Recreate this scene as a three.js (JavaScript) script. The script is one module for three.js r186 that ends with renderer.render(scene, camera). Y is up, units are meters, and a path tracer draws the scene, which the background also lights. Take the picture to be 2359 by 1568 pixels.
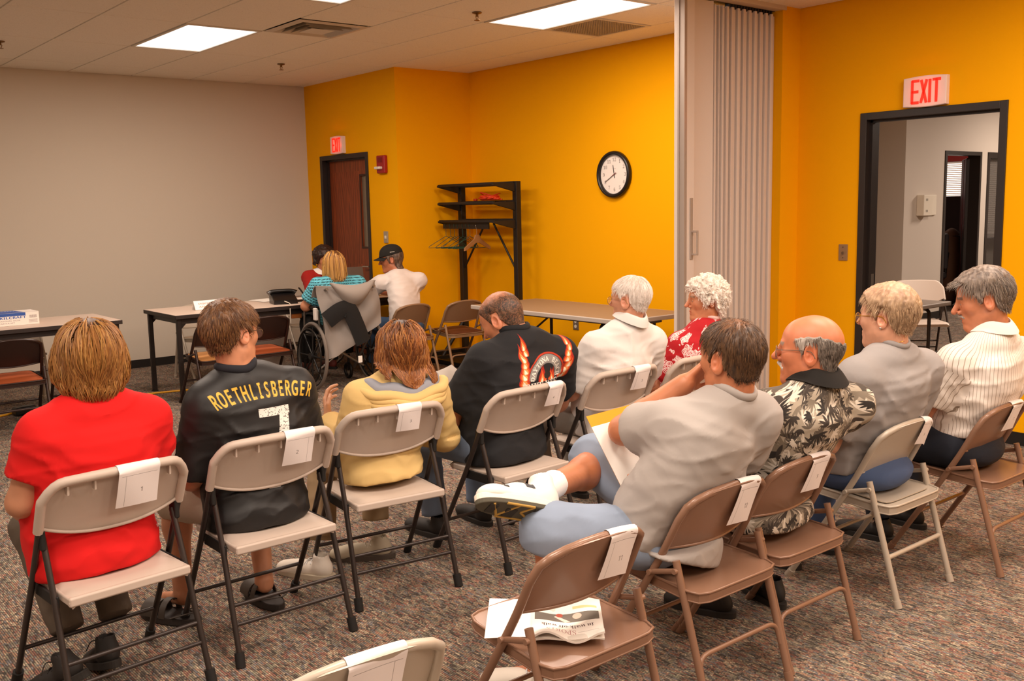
import * as THREE from 'three';
import { mergeGeometries } from 'three/addons/utils/BufferGeometryUtils.js';
import { RoundedBoxGeometry } from 'three/addons/geometries/RoundedBoxGeometry.js';
import { ImprovedNoise } from 'three/addons/math/ImprovedNoise.js';
import { RectAreaLightUniformsLib } from 'three/addons/lights/RectAreaLightUniformsLib.js';

// ---------- camera, light, exposure ----------
const scene = new THREE.Scene();
scene.background = new THREE.Color(0x000000);
const camera = new THREE.PerspectiveCamera(2 * Math.atan(784 / 2269.05) * 180 / Math.PI, 2359 / 1568, 0.05, 60);
{
  const yaw = 0.6857, pitch = 0.1356, roll = -0.0212;
  const fwd = new THREE.Vector3(Math.sin(yaw) * Math.cos(pitch), -Math.sin(pitch), -Math.cos(yaw) * Math.cos(pitch));
  const right = new THREE.Vector3(Math.cos(yaw), 0, Math.sin(yaw)), up = new THREE.Vector3().crossVectors(right, fwd);
  const r2 = right.clone().multiplyScalar(Math.cos(roll)).addScaledVector(up, Math.sin(roll));
  const u2 = up.clone().multiplyScalar(Math.cos(roll)).addScaledVector(right, -Math.sin(roll));
  camera.position.set(0, 1.5914, 0);
  camera.quaternion.setFromRotationMatrix(new THREE.Matrix4().makeBasis(r2, u2, fwd.clone().negate()));
  camera.updateMatrixWorld(true);
}
const renderer = new THREE.WebGLRenderer({ antialias: true });
renderer.toneMapping = THREE.LinearToneMapping;
renderer.toneMappingExposure = 1.0;
renderer.shadowMap.enabled = true;
RectAreaLightUniformsLib.init();
const LAMP = new THREE.Color().setRGB(1, 0.815, 0.675);      // warm white fluorescent troffers
const LAMP_POWER = 23;                                     // RectAreaLight intensity of each troffer

// ---------- room measurements (metres) ----------
const CEIL = 2.98, XR = 6.42, XD = 5.49, ZB = -10.35, ZJ = -8.465, XL = -4.0, ZF = 3.4, ZPIER = -4.42;

// ---------- helpers ----------
const V = (x, y, z) => new THREE.Vector3(x, y, z);
const rngOf = s => () => { s |= 0; s = s + 0x6D2B79F5 | 0; let t = Math.imul(s ^ s >>> 15, 1 | s); t = t + Math.imul(t ^ t >>> 7, 61 | t) ^ t; return ((t ^ t >>> 14) >>> 0) / 4294967296; };
const PN = new ImprovedNoise();
const noise = (x, y, z) => PN.noise(x + 100, y + 100, z + 100);
const clamp = (x, a, b) => x < a ? a : x > b ? b : x, mixn = (a, b, t) => a + (b - a) * t;
const sstep = (a, b, x) => { const t = clamp((x - a) / (b - a), 0, 1); return t * t * (3 - 2 * t); };
const used = {};
function numbered(n) { if (!(n in used)) { used[n] = 0; return n; } used[n]++; return n + '_' + String(used[n]).padStart(3, '0'); }
function std(color, rough = 0.7, o = {}) { return new THREE.MeshStandardMaterial({ color, roughness: rough, metalness: 0, ...o }); }
function phys(color, rough = 0.5, o = {}) { return new THREE.MeshPhysicalMaterial({ color, roughness: rough, metalness: 0, ...o }); }
function plain(g) {
  let h = g.index ? g.toNonIndexed() : g;
  const n = h.attributes.position.count;
  if (!h.attributes.normal) h.computeVertexNormals();
  if (!h.attributes.uv) h.setAttribute('uv', new THREE.Float32BufferAttribute(new Float32Array(n * 2), 2));
  for (const k of Object.keys(h.attributes)) if (!['position', 'normal', 'uv', 'color'].includes(k)) h.deleteAttribute(k);
  h.clearGroups && h.clearGroups();
  return h;
}
function merge(gs) {
  gs = gs.flat(9).filter(Boolean).map(plain);
  if (gs.length === 1) return gs[0];
  const col = gs.some(g => g.attributes.color);
  if (col) for (const g of gs) if (!g.attributes.color) g.setAttribute('color', new THREE.Float32BufferAttribute(new Float32Array(g.attributes.position.count * 3).fill(1), 3));
  return mergeGeometries(gs, false);
}
function mesh(name, gs, mat, parent) {
  const m = new THREE.Mesh(Array.isArray(gs) ? merge(gs) : gs, mat);
  m.castShadow = m.receiveShadow = true;
  m.name = parent ? name : numbered(name);
  (parent || scene).add(m);
  return m;
}
function tag(o, label, category, group) { o.userData.label = label; o.userData.category = category; if (group) o.userData.group = group; return o; }
function thing(name, label, category, pos = [0, 0, 0], turn = 0, group) {
  const o = new THREE.Group(); o.name = numbered(name); o.position.set(...pos); o.rotation.y = turn; scene.add(o);
  return tag(o, label, category, group);
}
function struct(name, gs, mat, label) { const m = mesh(name, gs, mat); m.userData.kind = 'structure'; if (label) m.userData.label = label; return m; }
function copyOf(root, pos, turn, label, group) {
  const r = root.clone(); r.userData = { ...root.userData }; r.name = numbered(root.name.replace(/_\d{3}$/, '')); scene.add(r);
  r.position.set(...pos); r.rotation.y = turn; r.userData.label = label; if (group) r.userData.group = group;
  return r;
}
const bx = (w, h, d, x = 0, y = 0, z = 0) => { const g = new THREE.BoxGeometry(w, h, d); g.translate(x, y, z); return g; };
const span = (x0, x1, y0, y1, z0, z1) => bx(Math.abs(x1 - x0), Math.abs(y1 - y0), Math.abs(z1 - z0), (x0 + x1) / 2, (y0 + y1) / 2, (z0 + z1) / 2);
const rbx = (w, h, d, x = 0, y = 0, z = 0, r = 0.006, s = 2) => { const g = new RoundedBoxGeometry(w, h, d, s, Math.min(r, w / 2.01, h / 2.01, d / 2.01)); g.translate(x, y, z); return g; };
const rspan = (x0, x1, y0, y1, z0, z1, r = 0.006) => rbx(Math.abs(x1 - x0), Math.abs(y1 - y0), Math.abs(z1 - z0), (x0 + x1) / 2, (y0 + y1) / 2, (z0 + z1) / 2, r);
function xf(g, rx = 0, ry = 0, rz = 0, x = 0, y = 0, z = 0) { g.applyMatrix4(new THREE.Matrix4().makeRotationFromEuler(new THREE.Euler(rx, ry, rz, 'YXZ'))); g.translate(x, y, z); return g; }
const va = a => Array.isArray(a) ? V(a[0], a[1], a[2]) : a;
const lookQ = (() => { const m = new THREE.Matrix4(); return d => { const z = d.clone().normalize(), u = Math.abs(z.y) > 0.95 ? V(1, 0, 0) : V(0, 1, 0), x = V(0, 0, 0).crossVectors(u, z).normalize(), y = V(0, 0, 0).crossVectors(z, x); return m.makeBasis(x, y, z).clone(); }; })();
// swept tube along points; r number or function of t; squash flattens across the frame's second axis
function sweep(pts, r, radial = 8, o = {}) {
  pts = pts.map(va); const n = pts.length, R = typeof r === 'function' ? r : () => r;
  const pos = [], nor = [], uv = [], idx = [], col = [];
  let tp = null, N = null;
  for (let i = 0; i < n; i++) {
    let t = o.closed ? V(0, 0, 0).subVectors(pts[(i + 1) % n], pts[(i - 1 + n) % n]) : V(0, 0, 0).subVectors(pts[Math.min(i + 1, n - 1)], pts[Math.max(i - 1, 0)]);
    if (t.lengthSq() < 1e-14) t = tp ? tp.clone() : V(0, 1, 0); t.normalize();
    if (!N) { const h = o.up ? va(o.up) : Math.abs(t.y) > 0.9 ? V(1, 0, 0) : V(0, 1, 0); N = h.clone().addScaledVector(t, -h.dot(t)).normalize(); }
    else { N = N.clone().addScaledVector(t, -N.dot(t)); if (N.lengthSq() < 1e-8) N = V(t.y, t.z, t.x).addScaledVector(t, -V(t.y, t.z, t.x).dot(t)); N.normalize(); }
    const B = V(0, 0, 0).crossVectors(t, N), rr = R(n > 1 ? i / (n - 1) : 0), sq = o.squash || 1;
    for (let k = 0; k <= radial; k++) {
      const a = k / radial * Math.PI * 2, c = Math.cos(a), s = Math.sin(a);
      pos.push(pts[i].x + (N.x * c * sq + B.x * s) * rr, pts[i].y + (N.y * c * sq + B.y * s) * rr, pts[i].z + (N.z * c * sq + B.z * s) * rr);
      const q = V(N.x * c / sq + B.x * s, N.y * c / sq + B.y * s, N.z * c / sq + B.z * s).normalize(); nor.push(q.x, q.y, q.z);
      uv.push(k / radial, i / (n - 1));
      if (o.color) { const cc = o.color(i / (n - 1)); col.push(cc[0], cc[1], cc[2]); }
    }
    tp = t;
  }
  const m = radial + 1, rows = o.closed ? n : n - 1;
  for (let i = 0; i < rows; i++) for (let k = 0; k < radial; k++) { const a = i * m + k, b = ((i + 1) % n) * m + k; idx.push(a, a + 1, b, a + 1, b + 1, b); }
  if (!o.closed && o.cap !== false) for (const e of [0, n - 1]) {
    const base = pos.length / 3, p = pts[e], d = e ? tp : V(0, 0, 0).subVectors(pts[0], pts[1]).normalize();
    for (let k = 0; k < radial; k++) { const j = (e * m + k) * 3; pos.push(pos[j], pos[j + 1], pos[j + 2]); nor.push(d.x, d.y, d.z); uv.push(0, 0); if (o.color) col.push(...o.color(e ? 1 : 0)); }
    pos.push(p.x, p.y, p.z); nor.push(d.x, d.y, d.z); uv.push(0, 0); if (o.color) col.push(...o.color(e ? 1 : 0));
    for (let k = 0; k < radial; k++) { const a = base + k, b = base + (k + 1) % radial; e ? idx.push(a, b, base + radial) : idx.push(b, a, base + radial); }
  }
  const g = new THREE.BufferGeometry();
  g.setAttribute('position', new THREE.Float32BufferAttribute(pos, 3)); g.setAttribute('normal', new THREE.Float32BufferAttribute(nor, 3)); g.setAttribute('uv', new THREE.Float32BufferAttribute(uv, 2));
  if (o.color) g.setAttribute('color', new THREE.Float32BufferAttribute(col, 3));
  g.setIndex(idx); return g;
}
const rod = (a, b, r, radial = 10, o) => sweep([a, b], r, radial, o);
function fillet(pts, rad = 0.04, seg = 5, closed = false) {
  pts = pts.map(va); const out = [], n = pts.length;
  for (let i = 0; i < n; i++) {
    if (!closed && (i === 0 || i === n - 1)) { out.push(pts[i]); continue; }
    const p = pts[i], a = pts[(i - 1 + n) % n], b = pts[(i + 1) % n], da = a.clone().sub(p), db = b.clone().sub(p), la = Math.min(rad, da.length() * 0.49), lb = Math.min(rad, db.length() * 0.49);
    da.normalize(); db.normalize(); const s = p.clone().addScaledVector(da, la), e = p.clone().addScaledVector(db, lb);
    for (let k = 0; k <= seg; k++) { const t = k / seg; out.push(s.clone().multiplyScalar((1 - t) * (1 - t)).addScaledVector(p, 2 * t * (1 - t)).addScaledVector(e, t * t)); }
  }
  return out;
}
const pipe = (pts, r, rad = 0.04, radial = 10, o = {}) => sweep(fillet(pts, rad, 6, o.closed), r, radial, o);
function smooth(pts, n = 24, closed = false) { return new THREE.CatmullRomCurve3(pts.map(va), closed, 'centripetal').getPoints(n); }
const cyl = (r0, r1, h, x = 0, y = 0, z = 0, seg = 20) => { const g = new THREE.CylinderGeometry(r0, r1, h, seg); g.translate(x, y, z); return g; };
const lathe = (pts, seg = 28) => new THREE.LatheGeometry(pts.map(p => new THREE.Vector2(p[0], p[1])), seg);
function extrude(pts, depth, bevel = 0, holes) {
  const s = new THREE.Shape(pts.map(p => new THREE.Vector2(p[0], p[1])));
  for (const h of holes || []) s.holes.push(new THREE.Path(h.map(p => new THREE.Vector2(p[0], p[1]))));
  return new THREE.ExtrudeGeometry(s, { depth, bevelEnabled: bevel > 0, bevelThickness: bevel, bevelSize: bevel, bevelSegments: 2, curveSegments: 8 });
}
function gridSurf(nu, nv, f) {      // two-sided sheet from f(u,v) -> [x,y,z]
  const g = new THREE.PlaneGeometry(1, 1, nu, nv), p = g.attributes.position, u = g.attributes.uv;
  for (let i = 0; i < p.count; i++) { const q = f(u.getX(i), u.getY(i)); p.setXYZ(i, q[0], q[1], q[2]); }
  g.computeVertexNormals(); return g;
}
function sheet(nu, nv, th, f) {     // the same with thickness th (a closed slab)
  const a = gridSurf(nu, nv, f), n = a.attributes.normal, b = a.clone(), p = b.attributes.position;
  for (let i = 0; i < p.count; i++) p.setXYZ(i, p.getX(i) - n.getX(i) * th, p.getY(i) - n.getY(i) * th, p.getZ(i) - n.getZ(i) * th);
  const ix = Array.from(b.index.array); for (let i = 0; i < ix.length; i += 3) { const t = ix[i]; ix[i] = ix[i + 1]; ix[i + 1] = t; } b.setIndex(ix); b.computeVertexNormals();
  const rim = [], W = nu + 1, H = nv + 1, loop = [];
  for (let i = 0; i < nu; i++) loop.push(i); for (let j = 0; j < nv; j++) loop.push(j * W + nu); for (let i = nu; i > 0; i--) loop.push(nv * W + i); for (let j = nv; j > 0; j--) loop.push(j * W);
  const A = a.attributes.position, pos = [], uv = [], U = a.attributes.uv;
  for (let k = 0; k < loop.length; k++) { const i = loop[k], j = loop[(k + 1) % loop.length]; const q = (P, m) => { pos.push(P.getX(m), P.getY(m), P.getZ(m)); uv.push(U.getX(m), U.getY(m)); }; q(A, i); q(A, j); q(p, j); q(A, i); q(p, j); q(p, i); }
  const r = new THREE.BufferGeometry(); r.setAttribute('position', new THREE.Float32BufferAttribute(pos, 3)); r.setAttribute('uv', new THREE.Float32BufferAttribute(uv, 2)); r.computeVertexNormals();
  return merge([a, b, r]);
}
// ---------- textures ----------
function canvasTex(w, h, draw, o = {}) {
  const c = document.createElement('canvas'); c.width = w; c.height = h; const x = c.getContext('2d'); draw(x, w, h);
  const t = new THREE.CanvasTexture(c); t.colorSpace = o.data ? THREE.NoColorSpace : THREE.SRGBColorSpace; t.magFilter = THREE.LinearFilter;
  if (o.repeat) { t.wrapS = t.wrapT = THREE.RepeatWrapping; t.repeat.set(...o.repeat); }
  return t;
}
function dataTex(n, f, o = {}) {
  const m = o.h || n, d = new Uint8Array(n * m * 4);
  for (let j = 0; j < m; j++) for (let i = 0; i < n; i++) { const c = f(i / n, j / m, i, j), k = (j * n + i) * 4; d[k] = clamp(c[0], 0, 255); d[k + 1] = clamp(c[1], 0, 255); d[k + 2] = clamp(c[2], 0, 255); d[k + 3] = 255; }
  const t = new THREE.DataTexture(d, n, m, THREE.RGBAFormat); t.colorSpace = o.data ? THREE.NoColorSpace : THREE.SRGBColorSpace; t.magFilter = THREE.LinearFilter; t.minFilter = THREE.LinearMipmapLinearFilter; t.generateMipmaps = true; t.wrapS = t.wrapT = THREE.RepeatWrapping; t.needsUpdate = true;
  if (o.repeat) t.repeat.set(...o.repeat);
  return t;
}
// uv in metres from the position, picking the plane by the normal (for walls, floors and boxes)
function uvBox(g, s = 1) {
  g = plain(g); const p = g.attributes.position, n = g.attributes.normal, u = g.attributes.uv;
  for (let i = 0; i < p.count; i++) { const ax = Math.abs(n.getX(i)), ay = Math.abs(n.getY(i)), az = Math.abs(n.getZ(i)); if (ay >= ax && ay >= az) u.setXY(i, p.getX(i) * s, p.getZ(i) * s); else if (ax >= az) u.setXY(i, p.getZ(i) * s, p.getY(i) * s); else u.setXY(i, p.getX(i) * s, p.getY(i) * s); }
  return g;
}
// periodic value noise for tiling textures
function tileNoise(seed, n) { const r = rngOf(seed), a = new Float32Array(n * n).map(() => r()); return (u, v) => { const x = (u % 1 + 1) % 1 * n, y = (v % 1 + 1) % 1 * n, i = Math.floor(x), j = Math.floor(y), fx = x - i, fy = y - j, g = (p, q) => a[(q % n) * n + p % n], sx = fx * fx * (3 - 2 * fx), sy = fy * fy * (3 - 2 * fy); return mixn(mixn(g(i, j), g(i + 1, j), sx), mixn(g(i, j + 1), g(i + 1, j + 1), sx), sy); }; }
// ---------- materials of the setting ----------
const M = {};
{
  const n1 = tileNoise(3, 64), n2 = tileNoise(4, 16), n3 = tileNoise(5, 256), r = rngOf(77);
  const fleck = [[146, 98, 62], [104, 92, 74], [82, 66, 56], [128, 106, 86], [150, 84, 56], [92, 90, 100], [116, 110, 82], [70, 54, 46], [138, 62, 46], [156, 128, 92]];
  const N = 1024, rngRow = Array.from({ length: 512 }, () => r()), pick = new Uint8Array(N * 128).map(() => Math.floor(r() * fleck.length));
  // ribs run along z (v); each rib is dashed with coloured yarns
  M.carpet = dataTex(N, (u, v, i, j) => {
    const rib = Math.floor(i / 8), q = rngRow[rib % 512], seg = Math.floor((j + q * 64) / (13 + 9 * q) + n1(u, v) * 2.2), c = fleck[pick[((rib * 7) % 128) * N + ((seg * 131 + rib * 57) % N)]];
    const f = 0.92 + 0.55 * n3(u, v), e = 0.5 - 0.5 * Math.cos((i % 8) / 8 * 6.2832), m = (0.64 + 0.44 * e) * (0.86 + 0.28 * n2(u, v)) * f, g = (c[0] + c[1] + c[2]) / 3, k = .42;
    return [(c[0] * k + g * (1 - k)) * m * 1.03, (c[1] * k + g * (1 - k)) * m * 1.01, (c[2] * k + g * (1 - k)) * m * .97];
  });
  M.carpetBump = dataTex(512, (u, v, i) => { const e = (0.5 - 0.5 * Math.cos((i % 4) / 4 * 6.2832)) * 190 + 60 * n3(u, v); return [e, e, e]; }, { data: true });
}
M.floor = std(0xffffff, 0.97, { map: M.carpet, bumpMap: M.carpetBump, bumpScale: 0.0022 });
M.paintBump = (() => { const a = tileNoise(11, 128), b = tileNoise(12, 37); return dataTex(256, (u, v) => { const e = 120 + 70 * a(u, v) + 50 * b(u, v); return [e, e, e]; }, { data: true }); })();
M.beige = std(new THREE.Color().setRGB(0.62, 0.555, 0.465), 0.75, { bumpMap: M.paintBump, bumpScale: 0.0006 });
M.yellow = phys(new THREE.Color().setRGB(0.92, 0.425, 0.0), 0.8, { specularIntensity: 0.25, bumpMap: M.paintBump, bumpScale: 0.0006 });
M.grey = std(new THREE.Color().setRGB(0.60, 0.53, 0.46), 0.75);
M.black = std(0x191614, 0.45); M.frame = std(0x241d1b, 0.42);
M.tile = (() => { const a = tileNoise(21, 200), b = tileNoise(22, 60); const t = dataTex(512, (u, v) => { const e = a(u, v) > 0.86 && b(u, v) > 0.45 ? 205 : 236 + 8 * a(v, u); return [e, e * .975, e * 0.92]; }); return std(0xffffff, 0.95, { map: t }); })();
M.tbar = std(0xd8d2c6, 0.6);
M.white = std(0xf2efe8, 0.5); M.ivory = std(0xe6ddcd, 0.45);
M.steel = std(0x9a948c, 0.35, { metalness: 0.9 }); M.chrome = std(0xcfcac4, 0.15, { metalness: 1 });
M.redPaint = std(0x9c1418, 0.4);
M.glow = new THREE.MeshStandardMaterial({ color: 0xffffff, emissive: new THREE.Color().setRGB(1, 0.97, 0.92), emissiveIntensity: 1.6, roughness: 0.6 });

// ---------- shell ----------
const T = 0.15, HD = 2.185;
const DA = [-10.04, -9.02], DB = [-3.907, -2.887];          // z ranges of the two framed doorways in the yellow walls
struct('floor', uvBox(span(XL - T, 19, -0.1, 0, -12, ZF + T), 1 / 1.0), M.floor, 'brown loop pile carpet with fine multicoloured ribs');
struct('wall_back', uvBox(span(XL - T, XD + T, 0, CEIL + 0.12, ZB - T, ZB)), M.beige, 'plain beige painted wall behind the tables');
struct('wall_left', uvBox(span(XL - T, XL, 0, CEIL + 0.12, ZB, ZF)), M.beige);
struct('wall_front', uvBox(span(XL - T, XR + T, 0, CEIL + 0.12, ZF, ZF + T)), M.beige);
struct('wall_right', [span(XD, XD + T, 0, CEIL + .12, ZB, DA[0]), span(XD, XD + T, 0, CEIL + .12, DA[1], ZJ), span(XD, XD + T, HD - 0.01, CEIL + .12, DA[0], DA[1]), span(XD + T, XR, 0, CEIL + .12, ZJ - T, ZJ),
  span(XR, XR + T, 0, CEIL + .12, ZJ - T, DB[0]), span(XR, XR + T, 0, CEIL + .12, DB[1], ZF), span(XR, XR + T, HD - 0.01, CEIL + .12, DB[0], DB[1]), span(XR - 0.215, XR, 0, CEIL + .05, ZPIER - 0.24, ZPIER)].map(g => uvBox(g)), M.yellow, 'deep yellow painted wall with the clock and both exits');
const bbH = 0.085;
struct('baseboard_back', rspan(XL, XD, 0, bbH, ZB, ZB + 0.008, 0.003), M.black);
struct('baseboard_right', [span(XD - .008, XD, 0, bbH, ZB, DA[0]), span(XD - .008, XD, 0, bbH, DA[1], ZJ), span(XD - .008, XR, 0, bbH, ZJ, ZJ + .008), span(XR - .008, XR, 0, bbH, ZJ, ZPIER - .24), span(XR - .008, XR, 0, bbH, ZPIER, DB[0]), span(XR - .008, XR, 0, bbH, DB[1], ZF), span(XR - .22, XR, 0, bbH, ZPIER, ZPIER + .008)], M.black);

// ---------- suspended ceiling: every tile a piece ----------
const ceiling = struct('ceiling', span(XL - T, 19, CEIL + 0.03, CEIL + 0.14, -12, ZF + T), M.white, 'suspended ceiling of white lay-in panels');
const GX = 2.945, GZ = -8.545;
const panels = [[3.25, -7.935], [3.25, -5.495], [5.08, -5.495], [1.42, -5.495], [-1.63, -5.495], [1.42, -1.835], [3.25, -1.835], [5.08, -1.835], [-0.41, -1.835], [1.42, 0.605], [3.25, 0.605], [5.08, 0.605], [-2.24, 0.605]];
{
  const inPanel = (x, z) => panels.some(p => Math.abs(p[0] - x) < 0.2 && Math.abs(p[1] - z) < 0.4);
  const bars = [], gapw = 0.012;
  const cache = {};
  const tileGeo = (w, d) => { const k = w.toFixed(3) + d.toFixed(3); if (!cache[k]) { const g = plain(new RoundedBoxGeometry(w, 0.018, d, 1, 0.003)); const p = g.attributes.position, u = g.attributes.uv; for (let i = 0; i < p.count; i++) u.setXY(i, p.getX(i) / 0.61, p.getZ(i) / 0.61); cache[k] = g; } return cache[k]; };
  for (let i = -12; i < 6; i++) for (let j = -3; j < 10; j++) {
    let x0 = GX + i * 0.61, x1 = x0 + 0.61, z0 = GZ + j * 1.22, z1 = z0 + 1.22;
    x0 = Math.max(x0, XL); x1 = Math.min(x1, XR); z0 = Math.max(z0, ZB); z1 = Math.min(z1, ZF);
    if (x1 - x0 < 0.04 || z1 - z0 < 0.04) continue;
    const cx = (x0 + x1) / 2, cz = (z0 + z1) / 2;
    if (inPanel(cx, cz)) continue;
    let cuts = [[z0, z1]];
    if (Math.abs(cx - 3.86) < .1 && Math.abs(cz + 6.715) < .2) cuts = [[-6.715, z1]];           // supply diffuser takes the other half
    if (Math.abs(cx - 5.69) < .1 && Math.abs(cz + 5.495) < .2) cuts = [[-5.495, z1]];           // return grille likewise
    for (const [a, b] of cuts) {
      const t = mesh('ceiling_tile', tileGeo(x1 - x0 - gapw, b - a - gapw), M.tile, ceiling); t.position.set(cx, CEIL + 0.009, (a + b) / 2);
    }
  }
  for (let i = -11; i < 6; i++) bars.push(span(GX + i * .61 - .012, GX + i * .61 + .012, CEIL + 0.008, CEIL + 0.03, ZB, ZF));
  for (let j = -1; j < 10; j++) bars.push(span(XL, XR, CEIL + 0.0085, CEIL + 0.029, GZ + j * 1.22 - .012, GZ + j * 1.22 + .012));
  mesh('ceiling_grid', bars, M.tbar, ceiling);
}
// fluorescent troffers
const seenLamps = { 0: 'bright fluorescent ceiling panel above the beige wall side, left of the air diffuser', 1: 'fluorescent ceiling panel cut by the top edge of the photo', 2: 'long bright fluorescent ceiling panel beside the grey return grille' };
function troffer(x, z, label, power = LAMP_POWER, y = CEIL) {
  const t = thing('ceiling_light_panel', label, 'ceiling light', [x, y, z], 0, 'fluorescent ceiling panels');
  mesh('lamp_frame', [span(-.3, .3, -.006, .02, -.605, -.578), span(-.3, .3, -.006, .02, .578, .605), span(-.3, -.276, -.006, .02, -.578, .578), span(.276, .3, -.006, .02, -.578, .578)], M.tbar, t);
  mesh('lamp_diffuser', rbx(0.552, 0.008, 1.156, 0, 0.004, 0, 0.003), M.glow, t);
  const L = new THREE.RectAreaLight(LAMP, power, 0.55, 1.15); L.position.set(0, -0.012, 0); L.rotation.x = -Math.PI / 2; L.name = 'troffer_light'; t.add(L);
  return t;
}
panels.forEach(([x, z], i) => troffer(x, z, seenLamps[i] || 'fluorescent ceiling panel out of view of the photo'));
{ // supply diffuser and return grille
  const t = thing('air_diffuser', 'square stepped white air diffuser in the ceiling', 'air vent', [3.86, CEIL, -7.02]);
  const ring = (a, b, y0, y1) => { const pts = [[-a, -a], [a, -a], [a, a], [-a, a]], q = [[-b, -b], [b, -b], [b, b], [-b, b]], P = []; for (let i = 0; i < 4; i++) { const j = (i + 1) % 4; P.push([pts[i], y0], [q[i], y1], [q[j], y1], [pts[i], y0], [q[j], y1], [pts[j], y0]); } const g = new THREE.BufferGeometry(); g.setAttribute('position', new THREE.Float32BufferAttribute(P.flatMap(([p, y]) => [p[0], y, p[1]]), 3)); g.computeVertexNormals(); return g; };
  mesh('diffuser_frame', [ring(.302, .25, -.004, -.012), ring(.25, .215, -.012, .02)], std(0xd0c4b2, .6, { side: THREE.DoubleSide }), t);
  mesh('diffuser_cone', [ring(.205, .165, -.02, .022), ring(.15, .11, -.024, .02)], std(0xc8bba8, .6, { side: THREE.DoubleSide }), t);
  mesh('diffuser_plaque', rbx(.2, .004, .2, 0, -.02, 0, .002), M.tbar, t);
  mesh('diffuser_throat', bx(.52, .004, .52, 0, .026, 0), std(0x2c2622, .8), t);
  const g = thing('return_grille', 'square perforated grey return air grille beside the long light panel', 'air vent', [5.69, CEIL, -5.8]);
  mesh('grille_frame', [span(-.3, .3, -.005, .01, -.3, -.27), span(-.3, .3, -.005, .01, .27, .3), span(-.3, -.27, -.005, .01, -.27, .27), span(.27, .3, -.005, .01, -.27, .27)], M.tbar, g);
  const core = []; for (let i = 0; i < 28; i++) { core.push(bx(.006, .008, .54, -.26 + i * .01926, .002, 0)); core.push(bx(.54, .008, .006, 0, .002, -.26 + i * .01926)); }
  mesh('grille_core', core, std(0xb7aa97, .6), g); mesh('grille_back', bx(.54, .003, .54, 0, .014, 0), std(0x3a332d, .9), g);
}
for (const [x, z, l] of [[4.46, -8.84, 'brass fire sprinkler head near the yellow wall corner'], [4.5, -5.82, 'brass fire sprinkler head left of the long light panel'], [2.02, -8.84, 'fire sprinkler head at the left edge of the photo']]) {
  const t = thing('fire_sprinkler', l, 'sprinkler', [x, CEIL, z], 0, 'ceiling sprinklers'), b = std(0x8a6a44, .35, { metalness: .8 });
  const rose = lathe([[0.0, -.002], [.036, -.002], [.034, -.008], [.018, -.014], [0, -.014]]); mesh('escutcheon', rose, b, t);
  mesh('sprinkler_head', [cyl(.009, .011, .02, 0, -.022, 0, 12), rod([-.012, -.03, 0], [-.004, -.055, 0], .003, 6), rod([.012, -.03, 0], [.004, -.055, 0], .003, 6), cyl(.022, .022, .003, 0, -.057, 0, 16)], b, t);
}
// ---------- doors ----------
const wood = (() => { const a = tileNoise(31, 8), b = tileNoise(32, 128); return dataTex(512, (u, v) => { const w = a(u * 2, v * .25) * 3 + u * 26, s = .5 + .5 * Math.sin(w * 6.28 + 3 * a(u, v * .5)), g = b(u * 3, v * .12); const k = .72 + .2 * s + .22 * g; return [142 * k, 66 * k, 30 * k]; }); })();
function doorFrame(p, x, z0, z1, depth, side) {      // steel frame around an opening in an x wall, casing 5 cm wide
  const c = 0.05, o = 0.012;
  return [rspan(x - o, x + depth + o, 0, HD, z0, z0 + c, .003), rspan(x - o, x + depth + o, 0, HD, z1 - c, z1, .003), rspan(x - o, x + depth + o, HD - c, HD, z0 + c, z1 - c, .003),
    span(x + .045, x + .075, 0, HD - c, z0 + c, z0 + c + .016), span(x + .045, x + .075, 0, HD - c, z1 - c - .016, z1 - c), span(x + .045, x + .075, HD - c - .016, HD - c, z0 + c, z1 - c)];
}
{
  const d = new THREE.Group(); d.name = numbered('door_1'); d.userData = { kind: 'structure', label: 'brown wooden door with a narrow glass lite in a black frame' }; scene.add(d);
  mesh('door_frame', doorFrame(d, XD, DA[0], DA[1], T), M.frame, d);
  const lx = XD + .078, g0 = -9.32, g1 = -9.155, y0 = 1.19, y1 = 1.945, a = DA[0] + .05, b = DA[1] - .05;
  const leaf = mesh('door_leaf', [span(lx, lx + .044, .008, HD - .055, a, g0), span(lx, lx + .044, .008, HD - .055, g1, b), span(lx, lx + .044, .008, y0, g0, g1), span(lx, lx + .044, y1, HD - .055, g0, g1)].map(g => uvBox(g, 1)), std(0xffffff, .5, { map: wood }), d);
  mesh('lite_frame', [span(lx - .006, lx, y0 - .02, y1 + .02, g0 - .02, g0), span(lx - .006, lx, y0 - .02, y1 + .02, g1, g1 + .02), span(lx - .006, lx, y0 - .02, y0, g0, g1), span(lx - .006, lx, y1, y1 + .02, g0, g1)], std(0x3a1d10, .5), leaf);
  mesh('lite_glass', span(lx + .018, lx + .026, y0, y1, g0, g1), phys(0xa89880, .12, { transmission: .5, thickness: 0 }), leaf);
  mesh('lever_handle', [xf(cyl(.026, .026, .012), 0, 0, Math.PI / 2, lx - .008, .98, b - .07), rod([lx - .01, .98, b - .07], [lx - .055, .98, b - .07], .009, 10), pipe([[lx - .05, .98, b - .068], [lx - .053, .98, b - .1], [lx - .05, .978, b - .19]], .009, .02)], M.chrome, leaf);
  mesh('room_beyond', span(XD + T, XD + T + .02, 0, HD, DA[0], DA[1]), std(0x8d7c68, .9), d);
}
{
  const d = new THREE.Group(); d.name = numbered('door_2'); d.userData = { kind: 'structure', label: 'open doorway in a black steel frame under the large exit sign' }; scene.add(d);
  mesh('door_frame', doorFrame(d, XR, DB[0], DB[1], T), M.frame, d);
  mesh('strike_plate', [span(XR + .1, XR + .135, .93, 1.05, DB[0] + .0495, DB[0] + .053)], M.steel, d);
}
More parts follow.
